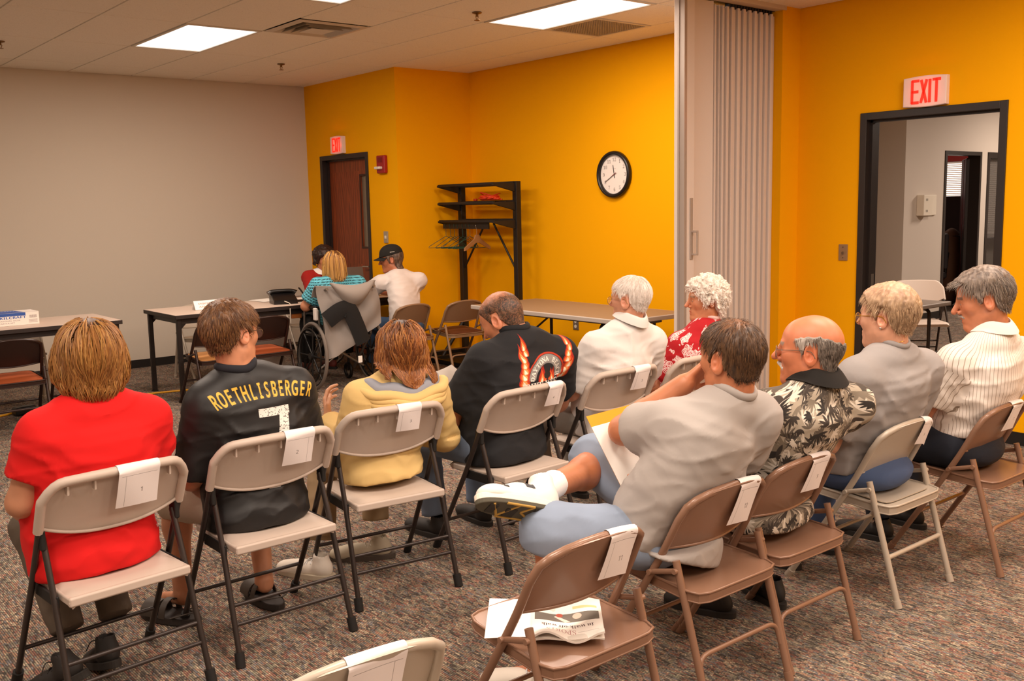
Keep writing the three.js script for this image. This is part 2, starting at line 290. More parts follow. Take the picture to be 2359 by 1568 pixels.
// ---------- room beyond the open doorway ----------
const ZA = -6.45, XA = 11.62, D2 = [12.6, 13.6];
struct('wall_hall', [span(XA, D2[0], 0, CEIL + .1, ZA - T, ZA), span(D2[1], 13.78, 0, CEIL + .1, ZA - T, ZA), span(D2[0], D2[1], HD, CEIL + .1, ZA - T, ZA), span(13.78, 15.6, HD, CEIL + .1, ZA - T, ZA), span(13.78, 15.6, 0, .1, ZA - T, ZA), span(15.6, 17.2, 0, CEIL + .1, ZA - T, ZA), span(XA, XA + T, 0, CEIL + .1, -12, ZA - T)].map(g => uvBox(g)), M.grey, 'grey hallway wall seen through the open doorway');
struct('wall_far', [span(17, 17.15, 0, CEIL + .1, ZA, ZF), span(XR + T, 17.15, 0, CEIL + .1, ZF - 2, ZF - 1.85), span(XR + T, XA, 0, CEIL + .1, -12, -11.85), span(XR + T - .02, XR + T, 0, CEIL + .1, -12, ZJ - T)], M.grey);
struct('wall_office', [span(17, 17.15, 0, .95, -10.2, ZA - T), span(17, 17.15, 2.2, CEIL + .1, -10.2, ZA - T), span(17, 17.15, .95, 2.2, -10.2, -9.6), span(17, 17.15, .95, 2.2, -7.55, ZA - T), span(XA + T, 17.15, 0, CEIL + .1, -10.35, -10.2)], std(0x8e1f16, .7), 'dark red office wall beyond the hallway');
struct('baseboard_hall', [span(XA - .008, D2[0], 0, .1, ZA, ZA + .008), span(D2[1], 13.78, 0, .1, ZA, ZA + .008), span(XA - .008, XA, 0, .1, -12, ZA)], M.black);
struct('ceiling_hall', [span(XR + T, 17.1, CEIL, CEIL + .03, -12, ZF - 2)], M.tile);
{
  const d = new THREE.Group(); d.name = numbered('door_3'); d.userData = { kind: 'structure', label: 'black framed inner doorway at the end of the hallway' }; scene.add(d);
  const c = .05; mesh('door_frame', [span(D2[0], D2[0] + c, 0, HD, ZA - T - .01, ZA + .012), span(D2[1] - c, D2[1], 0, HD, ZA - T - .01, ZA + .012), span(D2[0] + c, D2[1] - c, HD - c, HD, ZA - T - .01, ZA + .012)], M.frame, d);
  const lf = mesh('door_leaf', xf(rbx(.88, 2.1, .044, -.44, 1.06, 0), 0, 3.665, 0, D2[1] - .06, 0, ZA - T), std(0x17110f, .5), d);
  mesh('red_strip', xf(bx(.12, 2.08, .004, -.42, 1.06, .024), 0, 3.665, 0, D2[1] - .06, 0, ZA - T), std(0x5e0f0c, .6), lf);
  const w = new THREE.Group(); w.name = numbered('window_1'); w.userData = { kind: 'structure', label: 'dark framed glass sidelight next to the inner doorway' }; scene.add(w);
  mesh('window_frame', [span(13.78, 13.84, .1, HD, ZA - T, ZA + .012), span(15.54, 15.6, .1, HD, ZA - T, ZA + .012), span(13.84, 15.54, HD - .08, HD, ZA - T, ZA + .012), span(13.84, 15.54, .1, .2, ZA - T, ZA + .012), span(13.84, 15.54, .92, 1.0, ZA - T, ZA + .012)], M.frame, w);
  mesh('window_pane', span(13.84, 15.54, 1.0, HD - .08, ZA - .09, ZA - .084), phys(0x8f8a86, .08, { transmission: .7, thickness: 0 }), w);
  mesh('lower_pane', span(13.84, 15.54, .2, .92, ZA - .09, ZA - .084), phys(0x55504c, .12, { transmission: .4, thickness: 0 }), w);
  const o = new THREE.Group(); o.name = numbered('window_2'); o.userData = { kind: 'structure', label: 'bright office window behind white blinds' }; scene.add(o);
  mesh('window_daylight', span(17.12, 17.14, .95, 2.2, -9.6, -7.55), new THREE.MeshStandardMaterial({ color: 0xffffff, emissive: new THREE.Color().setRGB(1, .93, .82), emissiveIntensity: 1.5 }), o);
  for (let i = 0; i < 37; i++) mesh('blind_slat', xf(bx(.003, .022, 2.04), 0, 0, .9, 17.05, 1.0 + i * .0325, -8.575), std(0xc9a88e, .6), o);
  mesh('window_rail', span(17.02, 17.08, 2.17, 2.22, -9.6, -7.55), M.white, o);
}
troffer(9.6, -3.4, 'ceiling light panel in the hallway room, out of view', LAMP_POWER * 3.0);
troffer(14.2, -4.6, 'ceiling light panel over the inner hallway, out of view', LAMP_POWER * 2.6);
troffer(15.2, -8.5, 'ceiling light panel in the red office, out of view', LAMP_POWER * .6);
// office beyond: divider, desk, chair, papers
{
  const t = thing('office_divider', 'tall grey cubicle divider standing in the red office', 'divider', [15.05, 0, -7.55]);
  mesh('divider_panel', rbx(.05, 1.55, .5, 0, .8, 0, .01), std(0x453c3e, .9), t); mesh('divider_cap', rbx(.06, .03, .52, 0, 1.585, 0, .005), std(0x3c1512, .5), t); mesh('divider_foot', bx(.07, .03, .4, 0, .015, 0), M.black, t);
  const d = thing('office_desk', 'red topped office desk under the blinds', 'desk', [16.3, 0, -8.55]);
  mesh('desk_top', rbx(.8, .04, 1.8, 0, .74, 0), std(0x9b2417, .5), d); for (const s of [-1, 1]) mesh('desk_panel', bx(.7, .72, .03, 0, .36, s * .85), std(0x5a1a12, .6), d);
  const b = thing('paper_tray', 'white paper stack on the office desk', 'paper stack', [16.05, .76, -8.32]); mesh('tray', rbx(.26, .02, .33, 0, .012, 0), M.white, b); mesh('paper_stack', rbx(.23, .12, .3, 0, .085, 0), M.white, b);
  const f = thing('desk_fan', 'pair of round white desk fan heads on the office desk', 'fan', [15.98, .76, -8.12]); mesh('fan_body', [xf(cyl(.06, .06, .05), 0, 0, Math.PI / 2, 0, .08, .05), xf(cyl(.05, .05, .05), 0, 0, Math.PI / 2, 0, .08, -.07), bx(.06, .03, .2, 0, .015, 0)], M.white, f);
  const n = thing('wall_notice', 'small notice with a dark round print pinned under the blinds', 'notice', [16.98, 1.33, -8.62]); mesh('notice_sheet', bx(.01, .24, .2, 0, 0, 0), M.white, n); mesh('notice_print', xf(cyl(.045, .045, .012), 0, 0, Math.PI / 2, -.002, 0, 0), M.black, n);
  const c = thing('office_chair', 'dark grey rounded office chair behind the inner doorway', 'chair', [13.75, 0, -7.2], .5);
  mesh('backrest', rbx(.42, .5, .06, 0, .82, .2, .05), std(0x3a3436, .8), c); mesh('seat', rbx(.46, .08, .44, 0, .48, 0, .03), std(0x2b2628, .8), c); mesh('pedestal', [cyl(.03, .03, .4, 0, .25, 0), ...[0, 1, 2, 3, 4].map(k => rod([0, .08, 0], [Math.cos(k * 1.257) * .28, .04, Math.sin(k * 1.257) * .28], .02, 6))], M.black, c); mesh('back_post', rod([0, .45, .2], [0, .8, .23], .02, 8), M.black, c);
  const k = thing('office_bag', 'brown sack slumped behind the inner doorway', 'bag', [14.15, 0, -7.1]); const g = new THREE.SphereGeometry(.3, 20, 14); g.scale(.8, 1.9, .7); g.translate(0, .57, 0); const p = g.attributes.position; for (let i = 0; i < p.count; i++) { const q = 1 + .12 * noise(p.getX(i) * 6, p.getY(i) * 5, p.getZ(i) * 6); p.setXYZ(i, p.getX(i) * q, Math.max(0, p.getY(i)), p.getZ(i) * q); } g.computeVertexNormals(); mesh('sack', g, std(0x5b3a26, .9), k); mesh('sack_tie', xf(new THREE.TorusGeometry(.12, .015, 8, 20), Math.PI / 2, 0, 0, 0, 1.02, 0), std(0x3b2417, .9), k);
}
for (const [x, w, l] of [[12.36, .22, 'left beige wall box on the hallway wall'], [12.59, .24, 'right beige wall box with slots on the hallway wall']]) {
  const t = thing('wall_box', l, 'wall box', [x - .33, 1.49, ZA]); const dp = x < 12.5 ? .1 : .025; mesh('box_body', rbx(w, .26, dp, 0, 0, dp / 2, .008), M.ivory, t);
  for (const a of [-.07, .07]) for (const b of [-.05, -.02]) mesh('slot', bx(.008, .03, .004, b, a, dp), M.black, t);
}
// ---------- folding chairs ----------
const CM = {
  plastic: std(0xc6b6a9, 0.5), plasticDark: std(0xad9683, 0.6), tube: std(0x3a322f, 0.38, { metalness: 0.35 }), cap: std(0x141211, 0.7),
  brown: std(0x8f6c57, 0.27, { metalness: 0.05 }), brownDark: std(0x2c1a15, 0.35, { metalness: 0.15 }), beige: std(0xbfb3a3, 0.36, { metalness: 0.1 }), tan: std(0x8f7156, 0.36, { metalness: 0.1 }),
  padOrange: std(0x9c4a22, 0.6), padTan: std(0xb07a45, 0.6), padBrown: std(0x5c2f16, 0.6), padGrey: std(0x9a8873, 0.7)
};
const plasticTop = x => 0.787 - 0.012 * Math.pow(Math.abs(x) / 0.235, 2) - 0.062 * Math.pow(Math.max(0, Math.abs(x) - .165) / .07, 2.6), plasticZ = y => 0.1 + (y - .6) * .5, steelZ = y => y < .45 ? -.25 + .62 * y : .029 + (y - .45) * .5;
// blow-moulded plastic folding chair, faces -z, origin on the floor under the seat centre
function plasticChair(label, pos, turn, group) {
  const t = thing('plastic_folding_chair', label, 'chair', pos, turn, group);
  const bow = x => -0.035 * (1 - (x / 0.235) ** 2) * -1, tilt = y => 0.078 + (y - 0.60) * 0.5;
  const zb = (x, y) => tilt(y) + 0.022 - 0.03 * (x / 0.235) ** 2;
  // backrest panel: rounded top corners, bottom edge sagging in the middle
  const top = plasticTop, bot = x => 0.578 + 0.05 * Math.pow(Math.abs(x) / 0.235, 2.4);
  const panel = sheet(24, 10, 0.012, (u, v) => { const x = (u - .5) * .46, y = mixn(bot(x), top(x), v); return [x, y, zb(x, y) - .008]; });
  const back = mesh('backrest', panel, CM.plastic, t);
  const rimPts = []; for (let i = 0; i <= 12; i++) rimPts.push([-.232, mixn(.612, top(-.232), i / 12), 0]); for (let i = 1; i < 30; i++) { const x = -.232 + .464 * i / 30; rimPts.push([x, top(x), 0]); } for (let i = 12; i >= 0; i--) rimPts.push([.232, mixn(.612, top(.232), i / 12), 0]);
  mesh('back_rim', sweep(rimPts.map(p => [p[0], p[1], zb(p[0], p[1]) + .002]), .0155, 10, { squash: 1.0 }), CM.plastic, back);
  const low = []; for (let i = 0; i <= 30; i++) { const x = -.226 + .452 * i / 30; low.push([x, bot(x), zb(x, bot(x)) - .002]); } mesh('lower_rim', sweep(low, .0055, 8), CM.plastic, back);
  for (const x of [-.165, -.085, 0, .085, .165]) mesh('rib', xf(bx(.006, .03, .02), .1, 0, 0, x, top(x) - .03, zb(x, .75) + .006), CM.plastic, back);
  // seat
  const seat = sheet(16, 16, 0.026, (u, v) => { const x = (u - .5) * (.40 - .03 * v), z = .205 - v * .41, r = Math.max(0, Math.abs(u - .5) * 2 - .86) / .14; return [x, .428 - .012 * Math.exp(-(((u - .5) * 3.2) ** 2 + ((v - .45) * 3.4) ** 2)) - .012 * r * r - .016 * Math.max(0, v - .86) / .14 * (v - .86) / .14 - .012 * Math.max(0, .1 - v) / .1, z]; });
  mesh('seat', [seat, rspan(-.2, .2, .388, .42, .188, .207, .008), rspan(-.2, -.182, .392, .418, -.16, .2, .006), rspan(.182, .2, .392, .418, -.16, .2, .006)], CM.plastic, t);
  for (const s of [-1, 1]) {
    mesh('upright', sweep([[s * .23, .66, zb(.228, .66)], [s * .23, .58, .063], [s * .232, .4, -.03], [s * .235, .03, -.243]], .0125, 10, { squash: .8, up: [1, 0, 0] }), CM.tube, t);
    mesh('rear_leg', sweep([[s * .214, .585, .06], [s * .217, .4, .128], [s * .226, .03, .243]], .0125, 10, { squash: .8, up: [1, 0, 0] }), CM.tube, t);
    mesh('hinge_bracket', rspan(s * .221 - .009, s * .221 + .009, .55, .615, .04, .088, .006), CM.cap, t);
    mesh('seat_bracket', rspan(s * .211 - .005, s * .211 + .005, .372, .412, -.05, .14, .004), CM.cap, t);
    mesh('foot_cap', rod([s * .2348, .05, -.232], [s * .236, 0, -.26], .018, 10), CM.cap, t); mesh('foot_cap', rod([s * .2255, .05, .237], [s * .228, 0, .251], .018, 10), CM.cap, t);
  }
  mesh('stretcher', [rod([-.233, .15, -.174], [.233, .15, -.174], .008, 8)], CM.tube, t);
  mesh('rear_stretcher', [rod([-.221, .205, .189], [.221, .205, .189], .0075, 8)], CM.tube, t);
  mesh('rear_stretcher', [rod([-.223, .14, .209], [.223, .14, .209], .0075, 8)], CM.tube, t);
  return t;
}
// steel folding chair; opts: tube colour, pad, straight rear bar
function steelChair(name, label, pos, turn, mat, o = {}, group) {
  const t = thing(name, label, 'chair', pos, turn, group), r = .0125, H = .712;
  const P = steelZ;   // z of the back frame at height y
  const side = s => [[s * .222, .02, P(.02)], [s * .214, .38, P(.38)], [s * .206, .5, P(.5)], [s * .2, .62, P(.62)]];
  const topArc = []; for (let i = 0; i <= 10; i++) { const a = Math.PI * i / 10; topArc.push([-Math.cos(a) * .2, .612 + Math.pow(Math.sin(a), .55) * (H - .625), P(.612 + Math.pow(Math.sin(a), .55) * (H - .625)) + .012 * Math.sin(a)]); }
  const half = smooth([...side(-1)], 14).slice(0, -1), other = half.map(p => V(-p.x, p.y, p.z)).reverse();
  mesh('frame_tube', sweep([...half, ...topArc.map(va), ...other], r, 12), mat, t);
  const tp = x => .612 + Math.pow(Math.max(0, 1 - (x / .201) ** 2), .27) * (H - .622), bt = x => .505 - .012 * Math.cos(x / .2 * 1.57);
  const back = mesh('backrest', sheet(22, 10, .004, (u, v) => { const x = (u - .5) * .396, y = mixn(bt(x), tp(x), v); return [x, y, P(y) + .022 - .03 * (x / .2) ** 2 + .008 * v]; }), mat, t);
  const low = []; for (let i = 0; i <= 24; i++) { const x = -.196 + .392 * i / 24; low.push([x, bt(x), P(.5) + .02 - .03 * (x / .2) ** 2]); } mesh('lower_rim', sweep(low, .0055, 8), mat, back);
  // pressed seat pan
  const seatF = (w, d, y, dip) => (u, v) => { const sx = (u - .5) * 2, sv = (v - .5) * 2, k = Math.pow(Math.pow(Math.abs(sx), 9) + Math.pow(Math.abs(sv), 9), 1 / 9); const e = Math.max(Math.abs(sx), Math.abs(sv)), q = k > 0 ? e / k : 1; return [sx * q * w * (1 - .04 * sv), y - dip * (1 - e * e) + .012 * sv * 1, -sv * q * d]; };
  const seat = mesh('seat', [sheet(18, 18, .004, seatF(.198, .2, .403, .008))], mat, t);
  const rim = []; for (let i = 0; i < 48; i++) { const a = i / 48 * Math.PI * 2, c = Math.cos(a), s = Math.sin(a), k = Math.pow(Math.pow(Math.abs(c), 9) + Math.pow(Math.abs(s), 9), -1 / 9); rim.push([c * k * .198 * (1 - .04 * s * k), .403 + .012 * s * k, -s * k * .2]); }
  const sp = []; for (let i = 0; i < 48; i++) { const a = rim[i], b = rim[(i + 1) % 48], d = .03; sp.push(...a, ...b, b[0], b[1] - d, b[2], ...a, b[0], b[1] - d, b[2], a[0], a[1] - d, a[2]); }
  const sk = new THREE.BufferGeometry(); sk.setAttribute('position', new THREE.Float32BufferAttribute(sp, 3)); sk.computeVertexNormals();
  mesh('seat_skirt', [sk, sweep(rim, .005, 6, { closed: true }), sweep(rim.map(p => [p[0], p[1] - .03, p[2]]), .003, 5, { closed: true })], o.skirtMat || mat, seat);
  if (o.pad) mesh('seat_pad', sheet(18, 18, .012, (u, v) => { const q = seatF(.18, .18, .409, -.014)(u, v); return q; }), o.pad, seat);
  if (o.plate) mesh('seat_plate', sheet(12, 12, .004, (u, v) => seatF(.165, .165, .411, .006)(u, v)), mat, seat);
  for (const s of [-1, 1]) {
    mesh('rear_leg', smoothLeg(s, r), mat, t);
    mesh('link', sweep([[s * .221, .425, P(.425)], [s * .216, .452, .112]], .009, 8, { squash: .5, up: [1, 0, 0] }), mat, t);
    mesh('rivet', xf(cyl(.009, .009, .012, 0, 0, 0, 12), 0, 0, Math.PI / 2, s * .221, .452, .114), mat, t); mesh('rivet', xf(cyl(.009, .009, .012, 0, 0, 0, 12), 0, 0, Math.PI / 2, s * .228, .425, P(.425)), mat, t);
    mesh('foot_cap', rod([s * .2222, .03, P(.03)], [s * .2228, 0, P(0) - .004], .0155, 10), o.cap || mat, t); mesh('foot_cap', rod([s * .2055, .03, .236], [s * .206, 0, .246], .0155, 10), o.cap || mat, t);
  }
  mesh('front_stretcher', rod([-.2175, .2, P(.2)], [.2175, .2, P(.2)], .008, 8), mat, t);
  mesh('rear_stretcher', o.straight ? rod([-.2, .19, .191], [.2, .19, .191], .0095, 10) : pipe([[-.2, .12, .211], [-.197, .19, .191], [.197, .19, .191], [.2, .12, .211]], .0085, .05, 8), mat, t);
  function smoothLeg(s, r) { return sweep([[s * .206, .482, .106], [s * .206, .02, .24]], r, 10); }
  return t;
}
// ---------- tables ----------
const TM = { laminate: std(0xcdb9aa, 0.45), edge: std(0x2a211f, 0.5), leg: std(0x2b2422, 0.45, { metalness: .3 }), plastic: std(0x8d7357, 0.55), plasticEdge: std(0xb7aca2, 0.5) };
function laminateTable(label, x0, x1, z0, z1) {
  const cx = (x0 + x1) / 2, cz = (z0 + z1) / 2, w = (x1 - x0) / 2, d = (z1 - z0) / 2;
  const t = thing('folding_table', label, 'table', [cx, 0, cz]);
  mesh('tabletop', rspan(-w + .004, w - .004, .728, .7405, -d + .004, d - .004, .004), TM.laminate, t);
  mesh('edge_band', [rspan(-w, w, .706, .7395, d - .006, d, .003), rspan(-w, w, .706, .7395, -d, -d + .006, .003), rspan(-w, -w + .006, .706, .7395, -d, d, .003), rspan(w - .006, w, .706, .7395, -d, d, .003), span(-w + .006, w - .006, .706, .727, -d + .006, d - .006)], TM.edge, t);
  mesh('apron', [span(-w + .05, w - .05, .66, .706, d - .05, d - .035), span(-w + .05, w - .05, .66, .706, -d + .035, -d + .05), span(-w + .05, -w + .065, .66, .706, -d + .05, d - .05), span(w - .065, w - .05, .66, .706, -d + .05, d - .05)], TM.leg, t);
  for (const sx of [-1, 1]) for (const sz of [-1, 1]) mesh('leg', [rspan(sx * (w - .04) - .019, sx * (w - .04) + .019, .01, .706, sz * (d - .045) - .019, sz * (d - .045) + .019, .005), bx(.045, .012, .045, sx * (w - .04), .006, sz * (d - .045)), extrude([[0, 0], [.09, 0], [0, -.09]], .004).rotateY(sx > 0 ? Math.PI : 0).translate(sx * (w - .06), .706, sz * (d - .045))], TM.leg, t);
  return t;
}
laminateTable('laminate folding table at the left edge carrying the blue and white box', .80, 2.6, -8.935, -8.18);
laminateTable('long laminate folding table with the telephone and name card', 3.02, 5.35, -8.91, -8.14);
{
  const t = thing('folding_table', 'brown plastic folding table against the yellow wall under the clock', 'table', [5.55, 0, -5.965]);
  const w = .38, d = .915;
  mesh('tabletop', rspan(-w, w, .705, .742, -d, d, .014), TM.plastic, t);
  mesh('edge_rim', [rspan(-w - .004, -w + .012, .704, .741, -d, d, .008), rspan(w - .012, w + .004, .704, .741, -d, d, .008), rspan(-w, w, .704, .741, -d - .004, -d + .012, .008), rspan(-w, w, .704, .741, d - .012, d + .004, .008)], TM.plasticEdge, t);
  for (const s of [-1, 1]) {
    mesh('leg', [pipe([[-.3, .02, s * .62], [-.3, .68, s * .62], [.3, .68, s * .62], [.3, .02, s * .62]], .014, .05), rod([-.3, .2, s * .62], [.3, .2, s * .62], .01, 8), rod([0, .45, s * .62], [0, .69, s * .25], .009, 8)], TM.leg, t);
    mesh('support_rail', span(s * .25 - .02, s * .25 + .02, .68, .705, -.7, .7), TM.leg, t);
    mesh('corner_latch', rspan(-.14, .06, .69, .706, s * .9 - .02, s * .9 + .02, .004), TM.leg, t);
  }
}
// ---------- folding partition ----------
{
  const pm = std(0xe0d5cd, 0.5), pd = std(0x9c887d, 0.55), al = std(0xbfb2a8, .35, { metalness: .4 });
  const t = thing('folding_partition', 'tall pale accordion partition folded against the yellow wall', 'partition', [0, 0, -4.47]);
  const H = CEIL - .035;
  mesh('end_channel', [span(5.207, 5.219, .01, H, -.064, 0), span(5.195, 5.207, .01, H, -.064, -.05), span(5.195, 5.207, .01, H, -.016, -.002), span(5.2, 5.207, .01, H, -.05, -.016)], al, t);
  mesh('lead_post', rspan(5.22, 5.3, .01, H, -.115, -.002, .004), pm, t);
  mesh('lead_panel', sheet(10, 1, .03, (u, v) => [mixn(5.302, 5.505, u), mixn(.012, H, v), -.012 - .012 * Math.sin(u * Math.PI)]), std(0xdcd0c7, .6), t);
  const xs = [5.507, 5.528, 5.552, 5.566, 5.59, 5.606, 5.638, 5.668, 5.690, 5.724, 5.758, 5.788, 5.820, 5.853, 5.884, 5.916, 5.948, 5.98, 6.012, 6.044, 6.076, 6.108, 6.138, 6.168, 6.205];
  for (let i = 0; i < xs.length - 1; i++) { const a = xs[i] + .003, b = xs[i + 1] - .003, z = -.004 - (i % 2) * .016; mesh('fold_panel', [rspan(a, b, .012, H - .02 - (i % 2) * .01, z - .1, z, .003)], i % 3 == 1 ? pm : std(0xd9ccc3, .55), t); }
  mesh('pleat_fabric', span(5.5, 6.205, .012, H - .03, -.095, -.05), pd, t);
  const hk = []; for (let i = 8; i < 24; i++) hk.push(bx(.012, .03, .04, xs[i], H - .012, -.04)); mesh('track_hanger', hk, std(0x2a2320, .6), t);
  mesh('pull_plate', rspan(5.252, 5.278, 1.20, 1.62, .0, .006, .002), al, t);
  mesh('pull_handle', [rspan(5.272, 5.284, 1.23, 1.4, .038, .05, .003), rspan(5.262, 5.282, 1.385, 1.4, .004, .046, .003), rspan(5.262, 5.282, 1.23, 1.243, .004, .046, .003)], al, t);
  const tr = thing('partition_track', 'ceiling track of the folded accordion partition', 'track', [0, 0, 0]);
  mesh('track_rail', rspan(5.1, 6.24, CEIL - .03, CEIL + .004, -4.6, -4.41, .004), std(0xcdbfae, .6), tr); mesh('track_slot', span(5.12, 6.22, CEIL - .032, CEIL - .028, -4.53, -4.49), M.black, tr);
}
// ---------- clock ----------
{
  const t = thing('wall_clock', 'round black rimmed wall clock with white face', 'clock', [XR, 1.852, -6.33]);
  const ring = lathe([[.172, .012], [.172, .034], [.182, .046], [.196, .046], [.207, .034], [.209, .012], [.2, 0], [0, 0]], 56); ring.rotateZ(Math.PI / 2); mesh('clock_rim', ring, std(0x14100f, .35), t);
  const face = canvasTex(512, 512, (x, w) => { x.fillStyle = '#f4ece6'; x.fillRect(0, 0, w, w); x.fillStyle = '#3a2a26'; x.textAlign = 'center'; x.textBaseline = 'middle'; x.font = '62px serif'; for (let i = 1; i <= 12; i++) { const a = i / 12 * Math.PI * 2; x.fillText(String(i), 256 + Math.sin(a) * 196, 256 - Math.cos(a) * 196); } x.fillStyle = '#b9a79f'; x.fillRect(228, 178, 56, 5); });
  const disc = new THREE.CircleGeometry(.174, 48); disc.rotateY(-Math.PI / 2); disc.translate(-.014, 0, 0); mesh('clock_face', disc, std(0xffffff, .5, { map: face }), t);
  // local z runs to the right in the picture: a hand at clock angle a points (sin a) along +z and (cos a) up
  const hand = (a, l, tail, w, x) => { const d = V(0, Math.cos(a), Math.sin(a)); return sweep([d.clone().multiplyScalar(-tail).setX(x), d.clone().multiplyScalar(l).setX(x)], w, 6, { squash: .3, up: [1, 0, 0] }); };
  mesh('hour_hand', hand((11 + 40 / 60) / 12 * Math.PI * 2, .085, .03, .004, -.018), std(0x2a1d1a, .5), t);
  mesh('minute_hand', hand(40 / 60 * Math.PI * 2, .125, .03, .003, -.021), std(0x3a201c, .5), t);
  mesh('second_hand', hand(40.6 / 60 * Math.PI * 2, .03, .034, .002, -.024), std(0x9b2320, .5), t);
}
// ---------- exit signs, alarm, switch, outlets ----------
function exitSign(label, x, y, z0, z1, h) {
  const w = z1 - z0, t = thing('exit_sign', label, 'exit sign', [x, y, (z0 + z1) / 2]);
  const prof = []; for (let i = 0; i <= 8; i++) { const u = i / 8; prof.push([-w / 2 + .012 * (1 - Math.sin(u * Math.PI)) * 0 + u * w, h / 2 - .006 + .008 * Math.sin(u * Math.PI)]); } for (let i = 8; i >= 0; i--) { const u = i / 8; prof.push([-w / 2 + u * w, -h / 2 + .006 - .008 * Math.sin(u * Math.PI)]); }
  const g = extrude(prof, .034, .006); g.rotateY(-Math.PI / 2); g.translate(-.004, 0, 0); mesh('sign_housing', g, std(0xf0dcd6, .45), t);
  const red = new THREE.MeshStandardMaterial({ color: 0xff2a18, emissive: new THREE.Color().setRGB(1, .02, .008), emissiveIntensity: .85, roughness: .5 });
  const S = h * .40, k = w / .285, bar = (a, b, c, d) => [[a * k, b * S], [c * k, d * S]];
  const L = [bar(-.083, -1, -.083, 1), bar(-.083, .94, -.04, .94), bar(-.083, 0, -.044, 0), bar(-.083, -.94, -.04, -.94), bar(-.022, -1, .016, 1), bar(.016, -1, -.022, 1), bar(.038, -1, .038, 1), bar(.083, -1, .083, 1), bar(.06, .94, .107, .94)];
  const th = .0075 * k + .0015;
  mesh('sign_letters', L.map(([a, b]) => { const dx = b[0] - a[0], dy = b[1] - a[1], l = Math.hypot(dx, dy), g = rbx(l + (Math.abs(dx) > .02 && Math.abs(dy) < .001 ? th : 0), th * 2, .004, 0, 0, 0, .001); g.rotateZ(Math.atan2(dy, dx)); g.translate((a[0] + b[0]) / 2, (a[1] + b[1]) / 2, 0); g.rotateY(-Math.PI / 2); g.translate(-.046, 0, 0); return g; }), red, t);
  const L2 = new THREE.PointLight(0xff2010, .03, 1.2); L2.position.set(-.1, 0, 0); t.add(L2);
  return t;
}
exitSign('large lit EXIT sign above the open doorway on the right', XR, 2.288, -3.566, -3.278, .188);
exitSign('small lit EXIT sign above the brown wooden door', XD, 2.286, -9.725, -9.475, .18);
{
  const t = thing('fire_alarm_strobe', 'red fire alarm strobe on the yellow wall beside the wooden door', 'fire alarm', [XD, 2.04, -8.72]);
  mesh('alarm_plate', rbx(.045, .182, .15, -.0225, 0, 0, .012), M.redPaint, t); mesh('strobe_lens', rbx(.05, .03, .1, -.06, -.035, -.012, .012), phys(0xe8e4dc, .15, { clearcoat: 1 }), t); mesh('alarm_grille', [bx(.004, .05, .08, -.046, .045, 0)], std(0x7c0f12, .6), t);
  const s = thing('light_switch', 'steel light switch plate left of the open doorway', 'light switch', [XR, 1.207, -4.02]);
  mesh('switch_plate', rbx(.008, .118, .072, -.004, 0, 0, .003), std(0xa08464, .4, { metalness: .5 }), s); mesh('switch_toggle', xf(rbx(.02, .02, .009, -.012, 0, 0, .002), 0, 0, .3), std(0x6a5540, .5), s); for (const y of [.038, -.038]) mesh('plate_screw', xf(cyl(.004, .004, .003, 0, 0, 0, 8), 0, 0, Math.PI / 2, -.009, y, 0), std(0x4b3c2d, .4), s);
  for (const [z, y, c, l] of [[-6.87, .46, 0x6e6154, 'grey wall outlet below the plastic folding table'], [-6.46, .455, 0xe9e2d6, 'white wall outlet below the plastic folding table, nearer the partition']]) {
    const o = thing('wall_outlet', l, 'outlet', [XR, y, z]); mesh('outlet_plate', rbx(.008, .115, .075, -.004, 0, 0, .003), std(c, .5), o); for (const y of [.024, -.024]) mesh('socket', xf(cyl(.017, .017, .004, 0, 0, 0, 14), 0, 0, Math.PI / 2, -.009, y, 0), std(0xd9d2c6, .5), o);
  }
  const p = thing('door_intercom', 'small grey wall plate beside the wooden door, above the cap', 'wall plate', [XD, 1.3, -8.72]); mesh('plate', rbx(.012, .12, .075, -.006, 0, 0, .003), std(0x9d927f, .5), p); mesh('plate_button', rbx(.006, .03, .03, -.014, 0, 0, .002), M.ivory, p);
}
